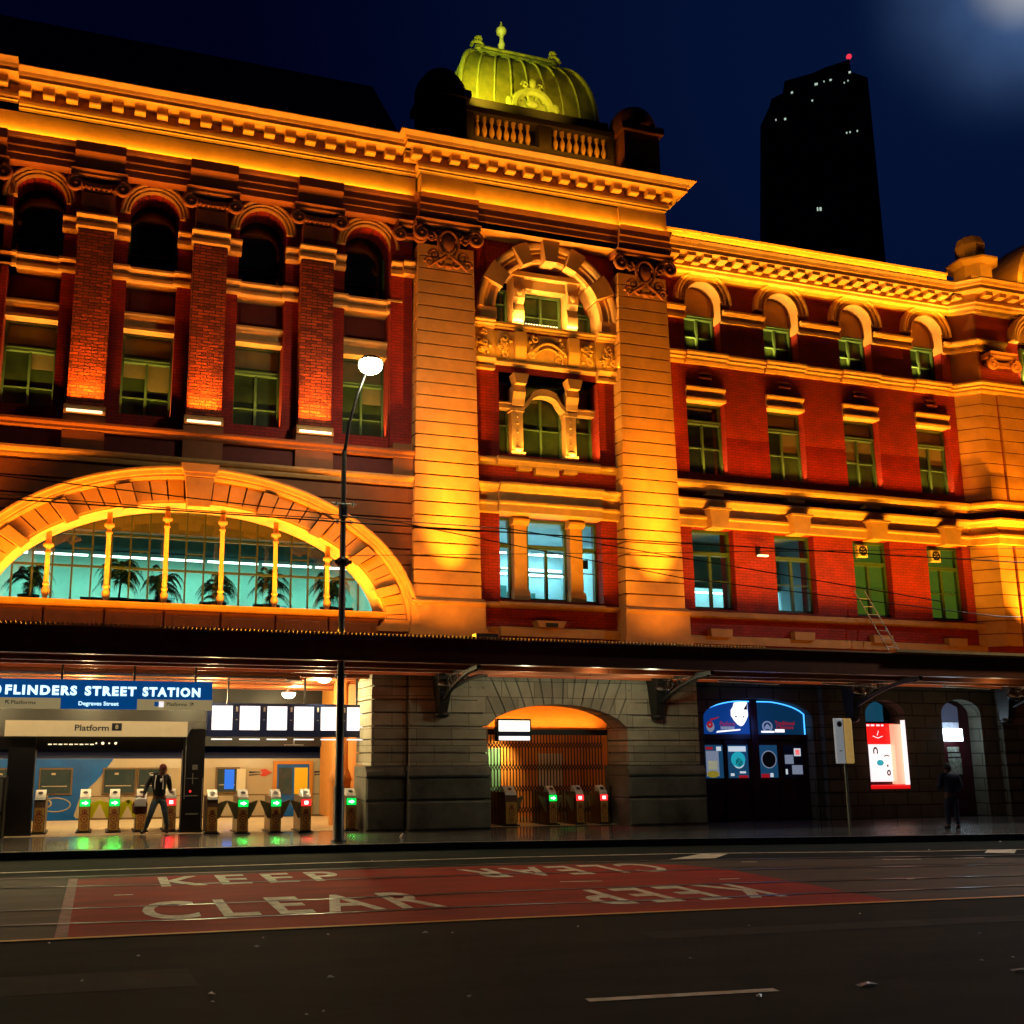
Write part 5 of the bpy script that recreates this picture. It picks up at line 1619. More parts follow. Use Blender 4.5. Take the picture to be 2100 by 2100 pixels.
m = MB(); m.box(22.0, 23.43, 0.60, 0.99, 0.86, 0.96); sub("red_sill", m, redglow, rw)
# door with white box light
m = MB(); m.box(24.84, 26.36, 1.10, 1.2, 0, 3.5); dr = part("shop_door", m, shopred)
m = MB(); m.prism([(24.9, 2.86), (25.9, 2.86), (25.9, 3.34), (25.6, 3.46), (25.2, 3.5), (24.9, 3.36)], 1.03, 1.09); sub("transom_light", m, greywin, dr)
m = MB(); m.box(24.9, 25.86, 1.0, 1.03, 2.66, 2.86); sub("door_panel", m, postpale, dr)
m = MB(); m.bbox(24.86, 25.86, 0.82, 0.98, 2.28, 2.66, 0.05); sub("box_light", m, mat("blue_white_box_light", (0.9, 0.95, 1), 0.4, emit=(0.75, 0.9, 1.0), estr=5), dr)
m = MB(); m.box(24.96, 25.18, 1.06, 1.09, 1.1, 2.1); m.box(25.42, 25.9, 1.06, 1.09, 1.25, 1.75); m.box(25.42, 25.88, 1.06, 1.09, 1.8, 1.9); m.box(25.40, 25.84, 1.06, 1.09, 1.95, 2.1); sub("door_notice", m, mat("door_notice_print", (0.4, 0.4, 0.36), 0.6, color2=(0.05, 0.08, 0.03), nscale=9), dr)
point("box_light_glow", (25.36, 0.66, 2.45), 22, (0.62, 0.85, 1.0), 0.15)
point("red_window_glow", (22.7, 0.35, 1.9), 6, (1.0, 0.35, 0.25), 0.2)
point("shop_glow", (18.2, 0.3, 2.7), 12, (0.08, 0.25, 1.0), 0.4)

# ================================================================ ground
PATCH = mat("asphalt_repair", (0.034, 0.038, 0.030), 0.85, color2=(0.020, 0.024, 0.018), nscale=3, bump=0.5, bscale=90, spec=0.1)
AS = mat("asphalt", (0.021, 0.028, 0.020), 0.85, color2=(0.010, 0.014, 0.010), nscale=1.0, stretch=(0.35, 1.3, 1), bump=0.6, bscale=120, spec=0.08)
TRK = mat("worn_concrete_track", (0.075, 0.068, 0.040), 0.7, color2=(0.034, 0.032, 0.018), nscale=1.2, stretch=(0.3, 2.5, 1), bump=0.4, bscale=70, spec=0.15)
REDR = mat("red_road_surface", (0.38, 0.030, 0.010), 0.7, color2=(0.19, 0.020, 0.008), nscale=1.3, stretch=(0.4, 1.6, 1), bump=0.4, bscale=90, spec=0.12)
PAINT = mat("worn_white_road_paint", (0.85, 0.82, 0.58), 0.6, color2=(0.38, 0.33, 0.20), nscale=5, bump=0.2)
YEL = mat("yellow_road_paint", (0.75, 0.38, 0.02), 0.6, noise=0.35, nscale=5)
PAV = brick_mat("bluestone_paving", (0.15, 0.145, 0.13), (0.11, 0.108, 0.10), (0.03, 0.03, 0.03), 0.9, 0.45, 0.008, axis='XY', rough=0.35, bump=0.08, noise=0.45, coat=0.9)
KERB = mat("dark_kerb_stone", (0.05, 0.05, 0.047), 0.6, noise=0.4)
m = MB(); m.add([(-1500, -1500, -0.15), (1500, -1500, -0.15), (1500, 1500, -0.15), (-1500, 1500, -0.15)], [(0, 1, 2, 3)])
tag(m.build("road", AS), kind="structure")
def sheet(name, pts, z, mt):
    me = MB(); me.add([(x, y, z) for x, y in pts], [tuple(range(len(pts)))])
    o = me.build(name, mt)
    if o.data.polygons[0].normal.z < 0:
        o.data.flip_normals()
    return tag(o, kind="structure")
def ribbon(name, pts, wd, z, mt, kind="structure"):
    me = MB(); vs = []
    for i, (x, y) in enumerate(pts):
        x0, y0 = pts[max(0, i - 1)]; x1, y1 = pts[min(len(pts) - 1, i + 1)]
        d = Vector((x1 - x0, y1 - y0)).normalized(); n = Vector((-d.y, d.x)) * wd / 2
        vs += [(x + n.x, y + n.y, z), (x - n.x, y - n.y, z)]
    me.add(vs, [(2 * i, 2 * i + 1, 2 * i + 3, 2 * i + 2) for i in range(len(pts) - 1)])
    o = me.build(name, mt)
    if o.data.polygons[0].normal.z < 0: o.data.flip_normals()
    if kind: tag(o, kind=kind)
    return o
kerb = [(-30, -2.2), (-8, -3.0), (-1.8, -3.28), (3.1, -3.45), (7.2, -3.62), (12.6, -4.25), (17.0, -4.9), (21, -5.35), (30, -6.3), (60, -9)]
m = MB()
pv = [(x, y + 0.16) for x, y in kerb] + [(60, 0.62), (-30, 0.62)]
m.zprism(pv, -0.2, 0.0); tag(m.build("footpath", PAV), kind="structure")
m = MB()
for (xa, ya), (xb, yb) in zip(kerb[:-1], kerb[1:]):
    n = max(1, int((xb - xa) / 1.2)) if xb < 32 else 1
    for i in range(n):
        u0, u1 = (i + 0.004) / n, (i + 0.996) / n
        a = (xa + (xb - xa) * u0, ya + (yb - ya) * u0); b = (xa + (xb - xa) * u1, ya + (yb - ya) * u1)
        m.zprism([a, b, (b[0], b[1] + 0.157), (a[0], a[1] + 0.157)], -0.2, 0.004)
tag(m.build("kerb", KERB), kind="structure")
far_ = [(-30, -5.9), (-1.5, -6.3), (7.5, -6.6), (11, -7.0), (16, -8.2), (19, -9.0), (30, -11), (45, -14.5)]
near_ = [(45, -14.3), (13, -13.11), (5, -12.83), (-1, -12.70), (-30, -11.9)]
sheet("tram_track_bed", far_ + near_, -0.146, TRK)
sheet("red_clearway", [(-0.30, -6.88), (4.0, -6.87), (7.6, -7.05), (9.6, -7.4), (10.5, -7.9), (10.78, -8.6), (10.85, -9.3), (10.84, -13.0), (5, -12.80), (-0.30, -12.68)], -0.142, REDR)
ribbon("white_lane_line", [(-30, -5.3), (-1.6, -5.60), (5, -5.60), (8, -5.66), (11.4, -5.95), (13.6, -6.36), (16.8, -7.03), (19.2, -7.3), (30, -8.8)], 0.09, -0.138, PAINT)
ribbon("yellow_line", [(-30, -11.8), (-1, -12.70), (5, -12.83), (9, -12.97), (13, -13.11), (45, -14.3)], 0.10, -0.138, YEL)
ribbon("red_edge_line", [(-0.34, -6.85), (-0.33, -12.66)], 0.14, -0.1375, mat("faded_pink_edge_paint", (0.30, 0.14, 0.10), 0.7, noise=0.6, nscale=5))
RAILS = [[(-30, -6.9), (-1.4, -7.8), (1.0, -8.15), (4.4, -8.30), (6.9, -8.38), (8.3, -8.52), (10.2, -8.78), (13.2, -9.25), (16.6, -9.72), (30, -11.3)],
         [(-30, -6.0), (-1.5, -6.62), (1.5, -6.62), (7.5, -6.78), (12, -7.3), (16, -8.0), (30, -10)],
         [(-30, -9.4), (-1.2, -10.35), (1.2, -10.49), (3.2, -10.50), (6.0, -10.46), (9.9, -10.63), (15.1, -11.11), (30, -12.3)],
         [(-30, -10.8), (-1.1, -11.60), (1.1, -11.81), (3.1, -11.80), (5.5, -11.80), (7.4, -11.95), (10, -12.02), (14, -12.2), (30, -13.2)]]
for r_ in RAILS:
    o = ribbon("tram_rail", r_, 0.055, -0.132, rail_m)
    ribbon("rail_groove", [(x, y + 0.05) for x, y in r_], 0.05, -0.1335, groove)
def road_text(body, x0, x1, y0, y1, flip=False):
    cu = bpy.data.curves.new("t", 'FONT'); cu.body = body; cu.size = 1; cu.resolution_u = 4; cu.space_character = 1.35; cu.offset = 0.018
    t = bpy.data.objects.new("t", cu); me = bpy.data.meshes.new_from_object(t); bpy.data.objects.remove(t)
    xs = [v.co.x for v in me.vertices]; ys = [v.co.y for v in me.vertices]
    a, b, c, d = min(xs), max(xs), min(ys), max(ys)
    for v in me.vertices:
        u, w_ = (v.co.x - a) / (b - a), (v.co.y - c) / (d - c)
        if flip: u, w_ = 1 - u, 1 - w_
        v.co = (x0 + u * (x1 - x0), y0 + w_ * (y1 - y0), -0.137)
    me.materials.clear(); me.materials.append(PAINT)
    o = bpy.data.objects.new("road_lettering", me); col.objects.link(o); tag(o, kind="structure")
road_text("KEEP", 1.0, 3.98, -8.35, -7.06)
road_text("CLEAR", 0.62, 4.60, -11.68, -10.04)
road_text("CLEAR", 6.15, 9.85, -8.78, -7.42, True)
road_text("KEEP", 6.72, 9.65, -12.15, -10.62, True)
sheet("road_patch", [(-2.2, -14.6), (0.9, -14.75), (0.95, -15.55), (-2.15, -15.45)], -0.147, PATCH)
sheet("road_patch", [(6.1, -14.2), (12.8, -14.55), (12.8, -14.95), (6.1, -14.65)], -0.147, PATCH)
ribbon("lane_dash", [(4.03, -17.09), (5.80, -17.22)], 0.11, -0.144, PAINT)
for a, b in (((14.7, -8.22), (15.5, -8.35)), ((16.23, -8.40), (16.9, -8.50)), ((11.80, -7.8), (12.1, -7.86)), ((13.83, -10.95), (14.4, -10.99)), ((12.85, -10.93), (12.98, -10.95)), ((9.86, -10.05), (10.22, -10.08)), ((0.28, -9.15), (0.55, -9.16)), ((7.2, -9.6), (7.9, -9.7))):
    ribbon("lane_dash", [a, b], 0.07, -0.138, PAINT)
sheet("arrow_marking", [(10.74, -6.95), (11.95, -6.15), (12.52, -6.26), (11.73, -7.02)], -0.138, PAINT)
sheet("square_marking", [(17.7, -7.72), (18.38, -7.13), (18.98, -7.31), (18.25, -7.95)], -0.136, PAINT)
# ================================================================ ticket gates
def make_gate(disp, flap, body=gatebody, wide=0.26, depth=1.15):
    """origin at the middle of the street-side foot"""
    t = empty("ticket_gate")
    w = wide / 2
    m = MB()
    m.mould([(depth, 0.03), (0.03, 0.03), (0.0, 0.62), (0.05, 0.84), (0.10, 0.87), (depth - 0.1, 0.87), (depth, 0.78)], -w, w)
    m.build("cabinet", body, t)
    m = MB(); m.box(-w - 0.05, w + 0.05, -0.06, depth + 0.05, 0.0, 0.03); m.build("base_plate", black, t)
    m = MB(); m.box(-w + 0.015, w - 0.015, -0.012, 0.0, 0.06, 0.62); fp = m.build("front_panel", art, t)
    m = MB()
    for zz, r_ in ((0.16, 0.07), (0.33, 0.085), (0.50, 0.06)):
        m.ring(0, zz, r_ - 0.02, r_ - 0.02, r_, r_, -0.018, -0.013, 0, 360, 14)
        m.ring(0, zz, 0.001, 0.001, 0.025, 0.025, -0.018, -0.013, 0, 360, 8)
    m.prism([(-0.10, 0.40), (0, 0.46), (0.10, 0.40), (0.10, 0.43), (0, 0.49), (-0.10, 0.43)], -0.018, -0.013)
    m.build("ring_pattern", artring, fp)
    if disp:
        mm = {'g': ledgreen, 'r': ledred}[disp]
        m = MB(); m.box(-w + 0.01, w - 0.01, -0.016, 0.0, 0.63, 0.79); d = m.build("display", mm, t)
        m = MB()
        if disp == 'g':
            m.prism([(-0.07, 0.69), (0.0, 0.69), (0.0, 0.66), (0.08, 0.71), (0.0, 0.76), (0.0, 0.73), (-0.07, 0.73)], -0.024, -0.017)
        else:
            m.box(-0.045, 0.045, -0.024, -0.017, 0.67, 0.75)
        m.build("display_symbol", ledwhite, d)
    m = MB()
    m.mould([(0.0, 0.80), (0.34, 0.88), (0.34, 1.02), (0.26, 1.03), (0.02, 0.86)], -w + 0.01, w - 0.01)
    rd = m.build("card_reader", whitep, t)
    m = MB()
    c = Vector((0, 0.11, 0.945)); 
    vs = [(c.x + 0.06 * math.cos(R(a)), c.y - 0.012 + 0.045 * math.sin(R(a)) , c.z + 0.012 + 0.034 * math.sin(R(a))) for a in range(0, 360, 30)]
    m.add(vs, [tuple(range(12))]); m.build("reader_pad", ink, rd)
    if flap:
        for s in flap[1]:
            m = MB()
            x0 = s * w
            q = [(x0, 0.70), (x0 + s * 0.22, 0.78), (x0 + s * 0.24, 0.74), (x0 + s * 0.05, 0.34), (x0, 0.34)]
            m.prism(q, 0.14, 0.17)
            m.build("gate_flap", flap[0], t)
    return t
G = "ticket gates at the station entrance"
def gate(x, y, disp, flap, label, **k):
    t = make_gate(disp, flap, **k)
    t.location = (x, y, 0.004)
    if disp:
        spot("gate_pool_spot", (x, y - 0.06, 0.72), (x, y - (1.9 if x < 2 else 1.5), 0), 55, 34, 0.8, (0.02, 1.0, 0.10) if disp == 'g' else (1.0, 0.01, 0.02), 0.05)  # spot added to throw a coloured pool on the paving
    return tag(t, label, "ticket gate", G)
gate(-1.36, 1.35, None, None, "unlit ticket gate right beside the plain black pillar")
gate(-0.33, 1.45, 'g', (flapy, (1,)), "leftmost ticket gate with a lit green arrow, yellow flap on its right only")
gate(0.36, 1.40, 'g', (flapy, (-1, 1)), "ticket gate with green arrow nearest the walking person, yellow flaps on both sides")
gate(1.00, 1.40, None, (flapy, (-1,)), "ticket gate half hidden behind the walking person's bag")
gate(1.70, 1.30, 'r', None, "ticket gate showing red light that the walking person is touching")
gate(2.62, 0.35, None, (flapg, (1,)), "ticket gate with dull olive flap right beside the black pillar", depth=1.0)
gate(3.33, 0.15, 'g', (flapg, (-1, 1)), "green lit ticket gate second from the black pillar, under the third white screen", depth=1.0)
gate(4.12, 0.12, 'g', (flapg, (-1, 1)), "green lit ticket gate between another green one and the red one", depth=1.0)
gate(4.86, 0.12, 'r', (flapg, (-1,)), "ticket gate with glowing red front left of the street lamp pole", depth=1.0)
gate(6.05, 0.35, 'g', None, "lone green ticket gate just right of the street lamp pole", depth=0.9)
dkbody = mat("dark_red_gate_side", (0.09, 0.02, 0.012), 0.4, noise=0.3)
gate(10.52, 0.75, None, (flapg, (1,)), "dark red sided gate at left inside the stone arch, without a light", body=dkbody, wide=0.34)
gate(11.72, 0.72, 'g', (flapg, (-1, 1)), "green lit gate inside the stone arch", body=dkbody, wide=0.24)
gate(12.52, 0.72, 'r', (flapg, (-1, 1)), "red lit gate in the middle of the stone arch, next to the green one", body=dkbody, wide=0.24)
gate(13.24, 0.72, 'r', None, "red lit gate against the right jamb of the stone arch", body=dkbody, wide=0.24)

# ---- black barrier pillars and header
def pillar(x0, x1, y, h, label, details=True):
    t = empty("barrier_pillar", ((x0 + x1) / 2, y, 0.004)); tag(t, label, "pillar")
    w = (x1 - x0) / 2
    m = MB(); m.box(-w, w, 0, 0.5, 0.05, h); m.box(-w - 0.03, w + 0.03, -0.03, 0.53, 0, 0.05); m.build("cabinet", black, t)
    if details:
        m = MB()
        m.box(-0.03, 0.1, -0.02, 0, 1.50, 1.62); m.box(-0.16, 0.12, -0.02, 0, 1.28, 1.30); m.box(-0.02, 0.0, -0.02, 0, 1.15, 1.42)
        m.box(w - 0.04, w - 0.02, -0.02, 0, 0.1, 1.3); m.box(-w + 0.05, -w + 0.07, -0.02, 0, 0.8, 2.3); m.box(-0.15, 0.15, -0.02, 0, 0.42, 0.45); m.box(-0.2, 0.12, -0.02, 0, 0.86, 0.885)
        m.build("metal_fitting", steel, t)
        m = MB(); m.ball((-0.06, -0.02, 0.98), 0.03, 8, 5); m.build("indicator_light", ledred, t)
    return t
pillar(1.92, 2.44, 0.95, 2.50, "tall black cabinet pillar with metal fittings, right end of the Platform sign")
pillar(-2.12, -1.52, 1.0, 2.30, "plain black pillar near the left edge, left of the gates", False)
m = MB(); m.box(-2.6, 2.44, 1.05, 1.35, 1.98, 2.30)
tag(m.build("black_header_beam", black), "black header beam spanning above the gates directly under the cream Platform sign", "beam")
m = MB()
for k in range(9): m.box(-1.25 + k * 0.12, -1.17 + k * 0.12, 1.03, 1.05, 2.10 + 0.008 * (k % 2), 2.125)
for k, r_ in enumerate((0.02, 0.035, 0.02, 0.03)): m.ball((-0.15 + k * 0.15, 1.03, 2.14), r_, 8, 5)
o = m.build("small_display", ledw); o.parent = bpy.data.objects["black_header_beam"]

# ---- signs
t = empty("station_name_sign", (0, -0.55, 2.9)); tag(t, "blue lit sign reading FLINDERS STREET STATION hung under the canopy", "sign")
m = MB(); m.box(-4.5, 2.42, 0.0, 0.16, 0.24, 0.66); m.build("blue_box", signblue, t)
m = MB(); m.box(-0.97, 0.71, 0.0, 0.16, 0.0, 0.24); m.build("blue_box", signblue, t)
for a, b in ((-4.5, -0.97), (0.71, 2.42)):
    m = MB(); m.box(a, b, -0.01, 0.16, -0.0, 0.235); m.build("cream_strip", signcream, t)
def sgn(body, x0, x1, z0, z1, mt, bold=0.0, space=1.0, y=-0.02, name="lettering", par=None):
    return fit_text(name, body, x0, x1, y, z0, z1, mt, par or t, bold, space)
m = MB(); m.ring(-2.36, 0.41, 0.07, 0.08, 0.12, 0.13, -0.02, -0.015, 0, 360, 20); m.build("round_logo", letterglow, t)
sgn("FLINDERS", -2.16, 0.0 - 0.63, 0.30, 0.52, letterglow, 0.05, 1.25)
sgn("STREET", -0.46, 0.68, 0.30, 0.52, letterglow, 0.05, 1.25)
sgn("STATION", 0.82, 2.14, 0.30, 0.52, letterglow, 0.05, 1.25)
sgn("Degraves Street", -0.58, 0.30, 0.05, 0.17, letterglow, 0.015)
sgn("Platforms", -2.02, -1.50, 0.09, 0.17, ink, 0.01)
m = MB(); m.prism([(-2.14, 0.17), (-2.06, 0.17), (-2.06, 0.155), (-2.11, 0.155), (-2.05, 0.10), (-2.07, 0.09), (-2.125, 0.145), (-2.125, 0.10), (-2.14, 0.10)], -0.02, -0.015); m.build("arrow", ink, t)
sgn("Platforms", 1.38, 1.84, 0.09, 0.17, ink, 0.01)
m = MB(); m.prism([(1.90, 0.17), (1.99, 0.17), (1.99, 0.10), (1.975, 0.10), (1.975, 0.145), (1.92, 0.09), (1.905, 0.10), (1.96, 0.155), (1.90, 0.155)], -0.02, -0.015); m.build("arrow", ink, t)
m = MB(); m.box(1.10, 1.20, -0.02, -0.015, 0.08, 0.18); m.build("symbol_tile", signblue, t)
m = MB(); m.box(1.20, 1.31, -0.024, -0.015, 0.06, 0.19); m.build("symbol_tile", whiteglow, t)
for x in (-3.4, -1.0, 0.6, 2.0):
    m = MB(); m.box(x, x + 0.05, 0.05, 0.11, 0.66, 1.08); m.build("hanger", black, t)
t = empty("platform_sign", (0, 0.78, 2.30)); tag(t, "long cream sign reading Platform with a black number tile, above the left gates", "sign")
m = MB(); m.box(-2.22, 1.98, 0, 0.14, 0, 0.37); m.build("sign_face", signcream, t)
m = MB()
pts = [(1.98, 0.0), (2.05, 0.16), (2.2, 0.29), (2.4, 0.36), (2.4, 0.39), (1.98, 0.38)]
m.prism(pts, 0.0, 0.12); m.build("curved_end", steel, t)
sgn("Platform", -0.66, 0.12, 0.13, 0.28, ink, 0.015, y=-0.01, par=t)
m = MB(); m.box(0.19, 0.42, -0.012, 0, 0.14, 0.32); nb = m.build("number_tile", ink, t)
sgn("8", 0.27, 0.34, 0.18, 0.28, signcream, y=-0.02, par=nb, name="number")
# ---- departure screens
t = empty("departure_board", (0, 1.45, 2.3)); tag(t, "row of six blank white screens in a dark blue housing left of the stone pier", "screen")
m = MB()
for k in range(7): 
    xa = 2.56 + k * 0.705
    m.box(xa - 0.12 if k else 2.50, xa + 0.065, -0.04, 0.12, 0.06, 0.84)
m.box(2.50, 6.86, -0.05, 0.12, 0.02, 0.19); m.box(2.50, 6.86, -0.045, 0.12, 0.81, 0.87)
m.build("housing", navy, t)
for k in range(6):
    a = 2.63 + k * 0.705
    m = MB(); m.box(a, a + 0.55, -0.01, 0.05, 0.19, 0.80); sc = m.build("screen", screenw, t)
    m = MB(); m.box(a, a + 0.52, -0.05, -0.01, -0.06, -0.03); m.build("light_bar", screenw, t)
for k in range(5):
    a = 3.20 + k * 0.705
    m = MB(); m.box(a + 0.03, a + 0.08, -0.046, -0.041, 0.66, 0.78); m.box(a + 0.03, a + 0.07, -0.046, -0.041, 0.44, 0.46); m.build("small_label", whitep, t)
for x in (3.0, 5.0, 6.4):
    m = MB(); m.box(x, x + 0.05, 0.02, 0.08, 0.86, 1.62); m.build("hanger", black, t)
# pipes and lamps on the ceiling
m = MB(); m.tube([(-5, 0.1, 3.76), (4.62, 0.1, 3.76)], 0.045, 8); m.tube([(-5, 0.1, 3.66), (4.4, 0.1, 3.66)], 0.02, 6); m.box(4.3, 4.66, 0.04, 0.16, 3.68, 3.74)
tag(m.build("ceiling_conduit", steel), "long pale conduit running below the orange ceiling boards to the street lamp pole", "pipe")
for x, y, z, lab in ((5.50, 1.35, 3.78, "round glowing ceiling lamp by the street lamp pole, the nearer and bigger of two"), (5.02, 4.0, 3.50, "round glowing ceiling lamp above the fourth white screen, further back")):
    t = empty("ceiling_lamp", (x, y, z)); tag(t, lab, "ceiling lamp", "round lamps on the concourse ceiling")
    m = MB(); m.lathe([(0.04, 0.22), (0.05, 0.16), (0.19, 0.13), (0.21, 0.10)], 0, 0, 0, 16); m.build("lamp_base", whitep, t)
    m = MB(); m.lathe([(0.20, 0.10), (0.19, 0.03), (0.12, -0.04), (0.03, -0.06)], 0, 0, 0, 16); m.build("lamp_globe", globe, t)
m = MB(); m.box(4.5, 5.0, 1.4, 1.46, 2.10, 2.13); m.box(4.73, 4.77, 1.41, 1.45, 2.13, 2.25)
tag(m.build("camera_bar", whitep), "thin pale bar hanging below the middle of the white screens", "bracket")
# ticket machine at the left edge
t = empty("ticket_machine", (-2.42, 0.2, 0.004)); tag(t, "grey ticket machine cut off by the left edge of the picture", "ticket machine")
m = MB(); m.bbox(-0.4, 0.36, 0, 0.6, 0, 1.38, 0.03); m.build("cabinet", black, t)
m = MB(); m.box(-0.34, 0.30, -0.02, -0.001, 0.60, 1.32); fc = m.build("fascia", steel, t)
m = MB()
for zz in (0.72, 0.86, 1.0, 1.14):
    m.box(0.02, 0.24, -0.03, -0.021, zz, zz + 0.05)
m.build("button_panel", ink, fc)
m = MB(); m.box(-0.34, 0.30, -0.02, -0.001, 0.05, 0.52); m.build("lower_panel", art, t)

# ---- the train beyond the gates
t = empty("train", (3, 8.0, -1.2)); tag(t, "cream and blue passenger train standing at the platform behind the gates", "train")
def tr(name, m, mt, par=None):
    m.v = [(x - 3, y - 8.0, z + 1.2) for x, y, z in m.v]
    return m.build(name, mt, par or t)
m = MB(); m.mould([(10.8, -1.0), (8.0, -1.0), (8.0, 1.45), (8.03, 1.74), (10.8, 1.74)], -7, 12); tr("body", m, trainw)
m = MB(); m.mould([(10.8, 1.741), (8.03, 1.741), (8.12, 1.93), (8.5, 2.08), (9.4, 2.16), (10.8, 2.0)], -7, 12); tr("roof", m, trainroof)
m = MB(); m.prism([(-7, -0.6), (0.05, -0.6), (-0.72, 0.05), (-0.55, 0.66), (-0.1, 1.1), (0.35, 1.735), (-7, 1.735)], 7.98, 7.999); bl = tr("blue_livery", m, trainb)
m = MB()
m.tube([(-1.25 + 0.42 * math.cos(R(a)), 7.97, 0.38 + 0.2 * math.sin(R(a))) for a in range(0, 361, 20)], 0.02, 5)
m.tube([(-1.5 + 0.12 * math.cos(R(a)), 7.97, 0.42 + 0.1 * math.sin(R(a))) for a in range(0, 361, 30)], 0.03, 5)
m.v = [(x - 3, y - 8.0, z + 1.2) for x, y, z in m.v]; m.build("round_logo", trainw, bl)
def twin(x0, x1, z0, z1):
    m = MB(); m.bbox(x0 - 0.05, x1 + 0.05, 7.93, 7.975, z0 - 0.05, z1 + 0.05, 0.01); f = tr("window", m, ceilbrown)
    m = MB(); m.box(x0, x1, 7.915, 7.929, z0, z1); m.v = [(x - 3, y - 8.0, z + 1.2) for x, y, z in m.v]; m.build("pane", paneltrain, f)
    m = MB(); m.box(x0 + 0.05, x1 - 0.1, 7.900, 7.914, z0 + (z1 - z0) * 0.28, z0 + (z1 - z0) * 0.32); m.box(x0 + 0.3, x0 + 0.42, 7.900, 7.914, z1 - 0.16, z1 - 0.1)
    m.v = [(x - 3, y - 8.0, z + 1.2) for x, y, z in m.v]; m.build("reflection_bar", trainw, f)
for a, b in ((-1.72, -0.86), (0.10, 1.0), (1.12, 1.9), (3.5, 4.15), (-3.2, -2.2), (8.0, 9.0)):
    twin(a, b, 0.72, 1.42)
def tdoor(x0, x1, surround, glass, extra=None):
    m = MB()
    m.box(x0 - 0.12, x0, 7.93, 7.99, -0.05, 1.66); m.box(x1, x1 + 0.12, 7.93, 7.99, -0.05, 1.66); m.box(x0, x1, 7.93, 7.99, 1.56, 1.66)
    d = tr("train_door", m, surround)
    m = MB(); m.box(x0, x1, 7.94, 7.99, -0.05, 1.56); m.v = [(x - 3, y - 8.0, z + 1.2) for x, y, z in m.v]; m.build("door_leaf", trainb, d)
    for a, b in ((x0 + 0.05, (x0 + x1) / 2 - 0.04), ((x0 + x1) / 2 + 0.04, x1 - 0.05)):
        m = MB(); m.box(a, b, 7.92, 7.939, 0.62, 1.45); m.v = [(x - 3, y - 8.0, z + 1.2) for x, y, z in m.v]; m.build("door_window", paneltrain if a < (x0 + x1) / 2 else glass, d)
tdoor(5.38, 6.42, doororange, yellowm)
m = MB(); m.box(3.72, 4.02, 7.89, 7.912, 0.80, 1.40); tr("blue_lit_pane", m, blueglow)
m = MB(); m.box(4.10, 4.38, 7.89, 7.93, 0.74, 1.42); tr("pale_panel", m, signcream)
m = MB(); m.box(-7, 12, 7.985, 7.999, -0.30, -0.02); m.box(-7, 12, 7.99, 7.999, 0.60, 0.63); tr("side_stripe", m, ceilbrown)
m = MB()
for x0 in (4.50, 6.60):
    m.prism([(x0, 1.28), (x0 + 0.35, 1.31), (x0 + 0.35, 1.33), (x0, 1.34)], 7.98, 7.996)
    m.prism([(x0, 1.20), (x0 + 0.35, 1.24), (x0 + 0.35, 1.26), (x0, 1.24)], 7.98, 7.996)
tr("dark_stripe", m, ink)
m = MB()
for x0 in (4.50, 6.60): m.prism([(x0 + 0.34, 1.20), (x0 + 0.5, 1.18), (x0 + 0.72, 1.30), (x0 + 0.5, 1.42), (x0 + 0.34, 1.38), (x0 + 0.42, 1.30)], 7.975, 7.998)
tr("red_arrow_mark", m, redm)

# ---- iron lattice gate inside the stone arch
t = empty("lattice_gate", (11.8, 1.3, 0.004)); tag(t, "black folding lattice gate drawn across the stone arch", "gate")
m = MB()
m.box(-2.2, 2.02, -0.04, 0.04, 2.40, 2.55); m.box(1.92, 2.08, -0.06, 0.06, 0, 2.70); m.ball((2.0, 0, 2.74), 0.07, 8, 6); m.box(-2.2, -2.1, -0.04, 0.04, 0, 2.55)
m.build("gate_frame", iron, t)
m = MB()
pch = 0.185
n = int(4.0 / pch)
for k in range(n):
    x = -2.05 + k * pch
    d = pch * 0.25
    dz = [0.38, 0.95, 1.52, 2.12]
    zlast = 0.05
    for zc_ in dz + [None]:
        z1 = (zc_ - 0.09) if zc_ else 2.40
        m.box(x - d - 0.013, x - d + 0.013, -0.01, 0.01, zlast, z1); m.box(x + d - 0.013, x + d + 0.013, -0.01, 0.01, zlast, z1)
        if zc_:
            for (xa, xb, xc) in ((x - d, x + 0.012 - pch / 2, x - d), (x + d, x + pch / 2 - 0.012, x + d), (x - d, x - 0.012, x - d), (x + d, x + 0.012, x + d)):
                m.tube([(xa, 0, zc_ - 0.09), (xb, 0, zc_), (xc, 0, zc_ + 0.09)], 0.017, 4, False)
            zlast = zc_ + 0.09
m.build("lattice_bars", iron, t)
t = empty("lit_box_sign", (10.72, 0.95, 2.25)); tag(t, "blank glowing white box sign at the top left of the lattice gate", "sign")
m = MB(); m.box(-0.50, 0.50, 0.0, 0.18, -0.02, 0.58); m.box(-0.55, -0.50, 0.02, 0.1, 0.2, 0.36); m.build("sign_case", black, t)
m = MB(); m.box(-0.45, 0.45, -0.02, 0.0, 0.24, 0.53); m.build("sign_screen", mat("warm_white_screen", (1, 1, 0.9), 0.4, emit=(1.0, 0.97, 0.80), estr=1.5), t)
m = MB(); m.box(-0.45, 0.45, -0.02, 0.0, 0.0, 0.11); m.build("sign_screen", screenw, t)
m = MB(); m.box(-0.45, 0.45, -0.015, 0.0, 0.13, 0.22); m.build("blue_strip", navy, t)
t = empty("bollard_rail", (14.35, 0.5, 0)); tag(t, "short dark side railing beside the right jamb of the stone arch", "railing")
t.location = (13.75, 0.95, 0)
m = MB()
for x, h_ in ((0, 0.85), (0.12, 0.98), (0.28, 0.9)):
    m.tube([(x - 0.3, 0, 0), (x - 0.3, 0, h_)], 0.025, 7); m.ball((x - 0.3, 0, h_), 0.035, 7, 5)
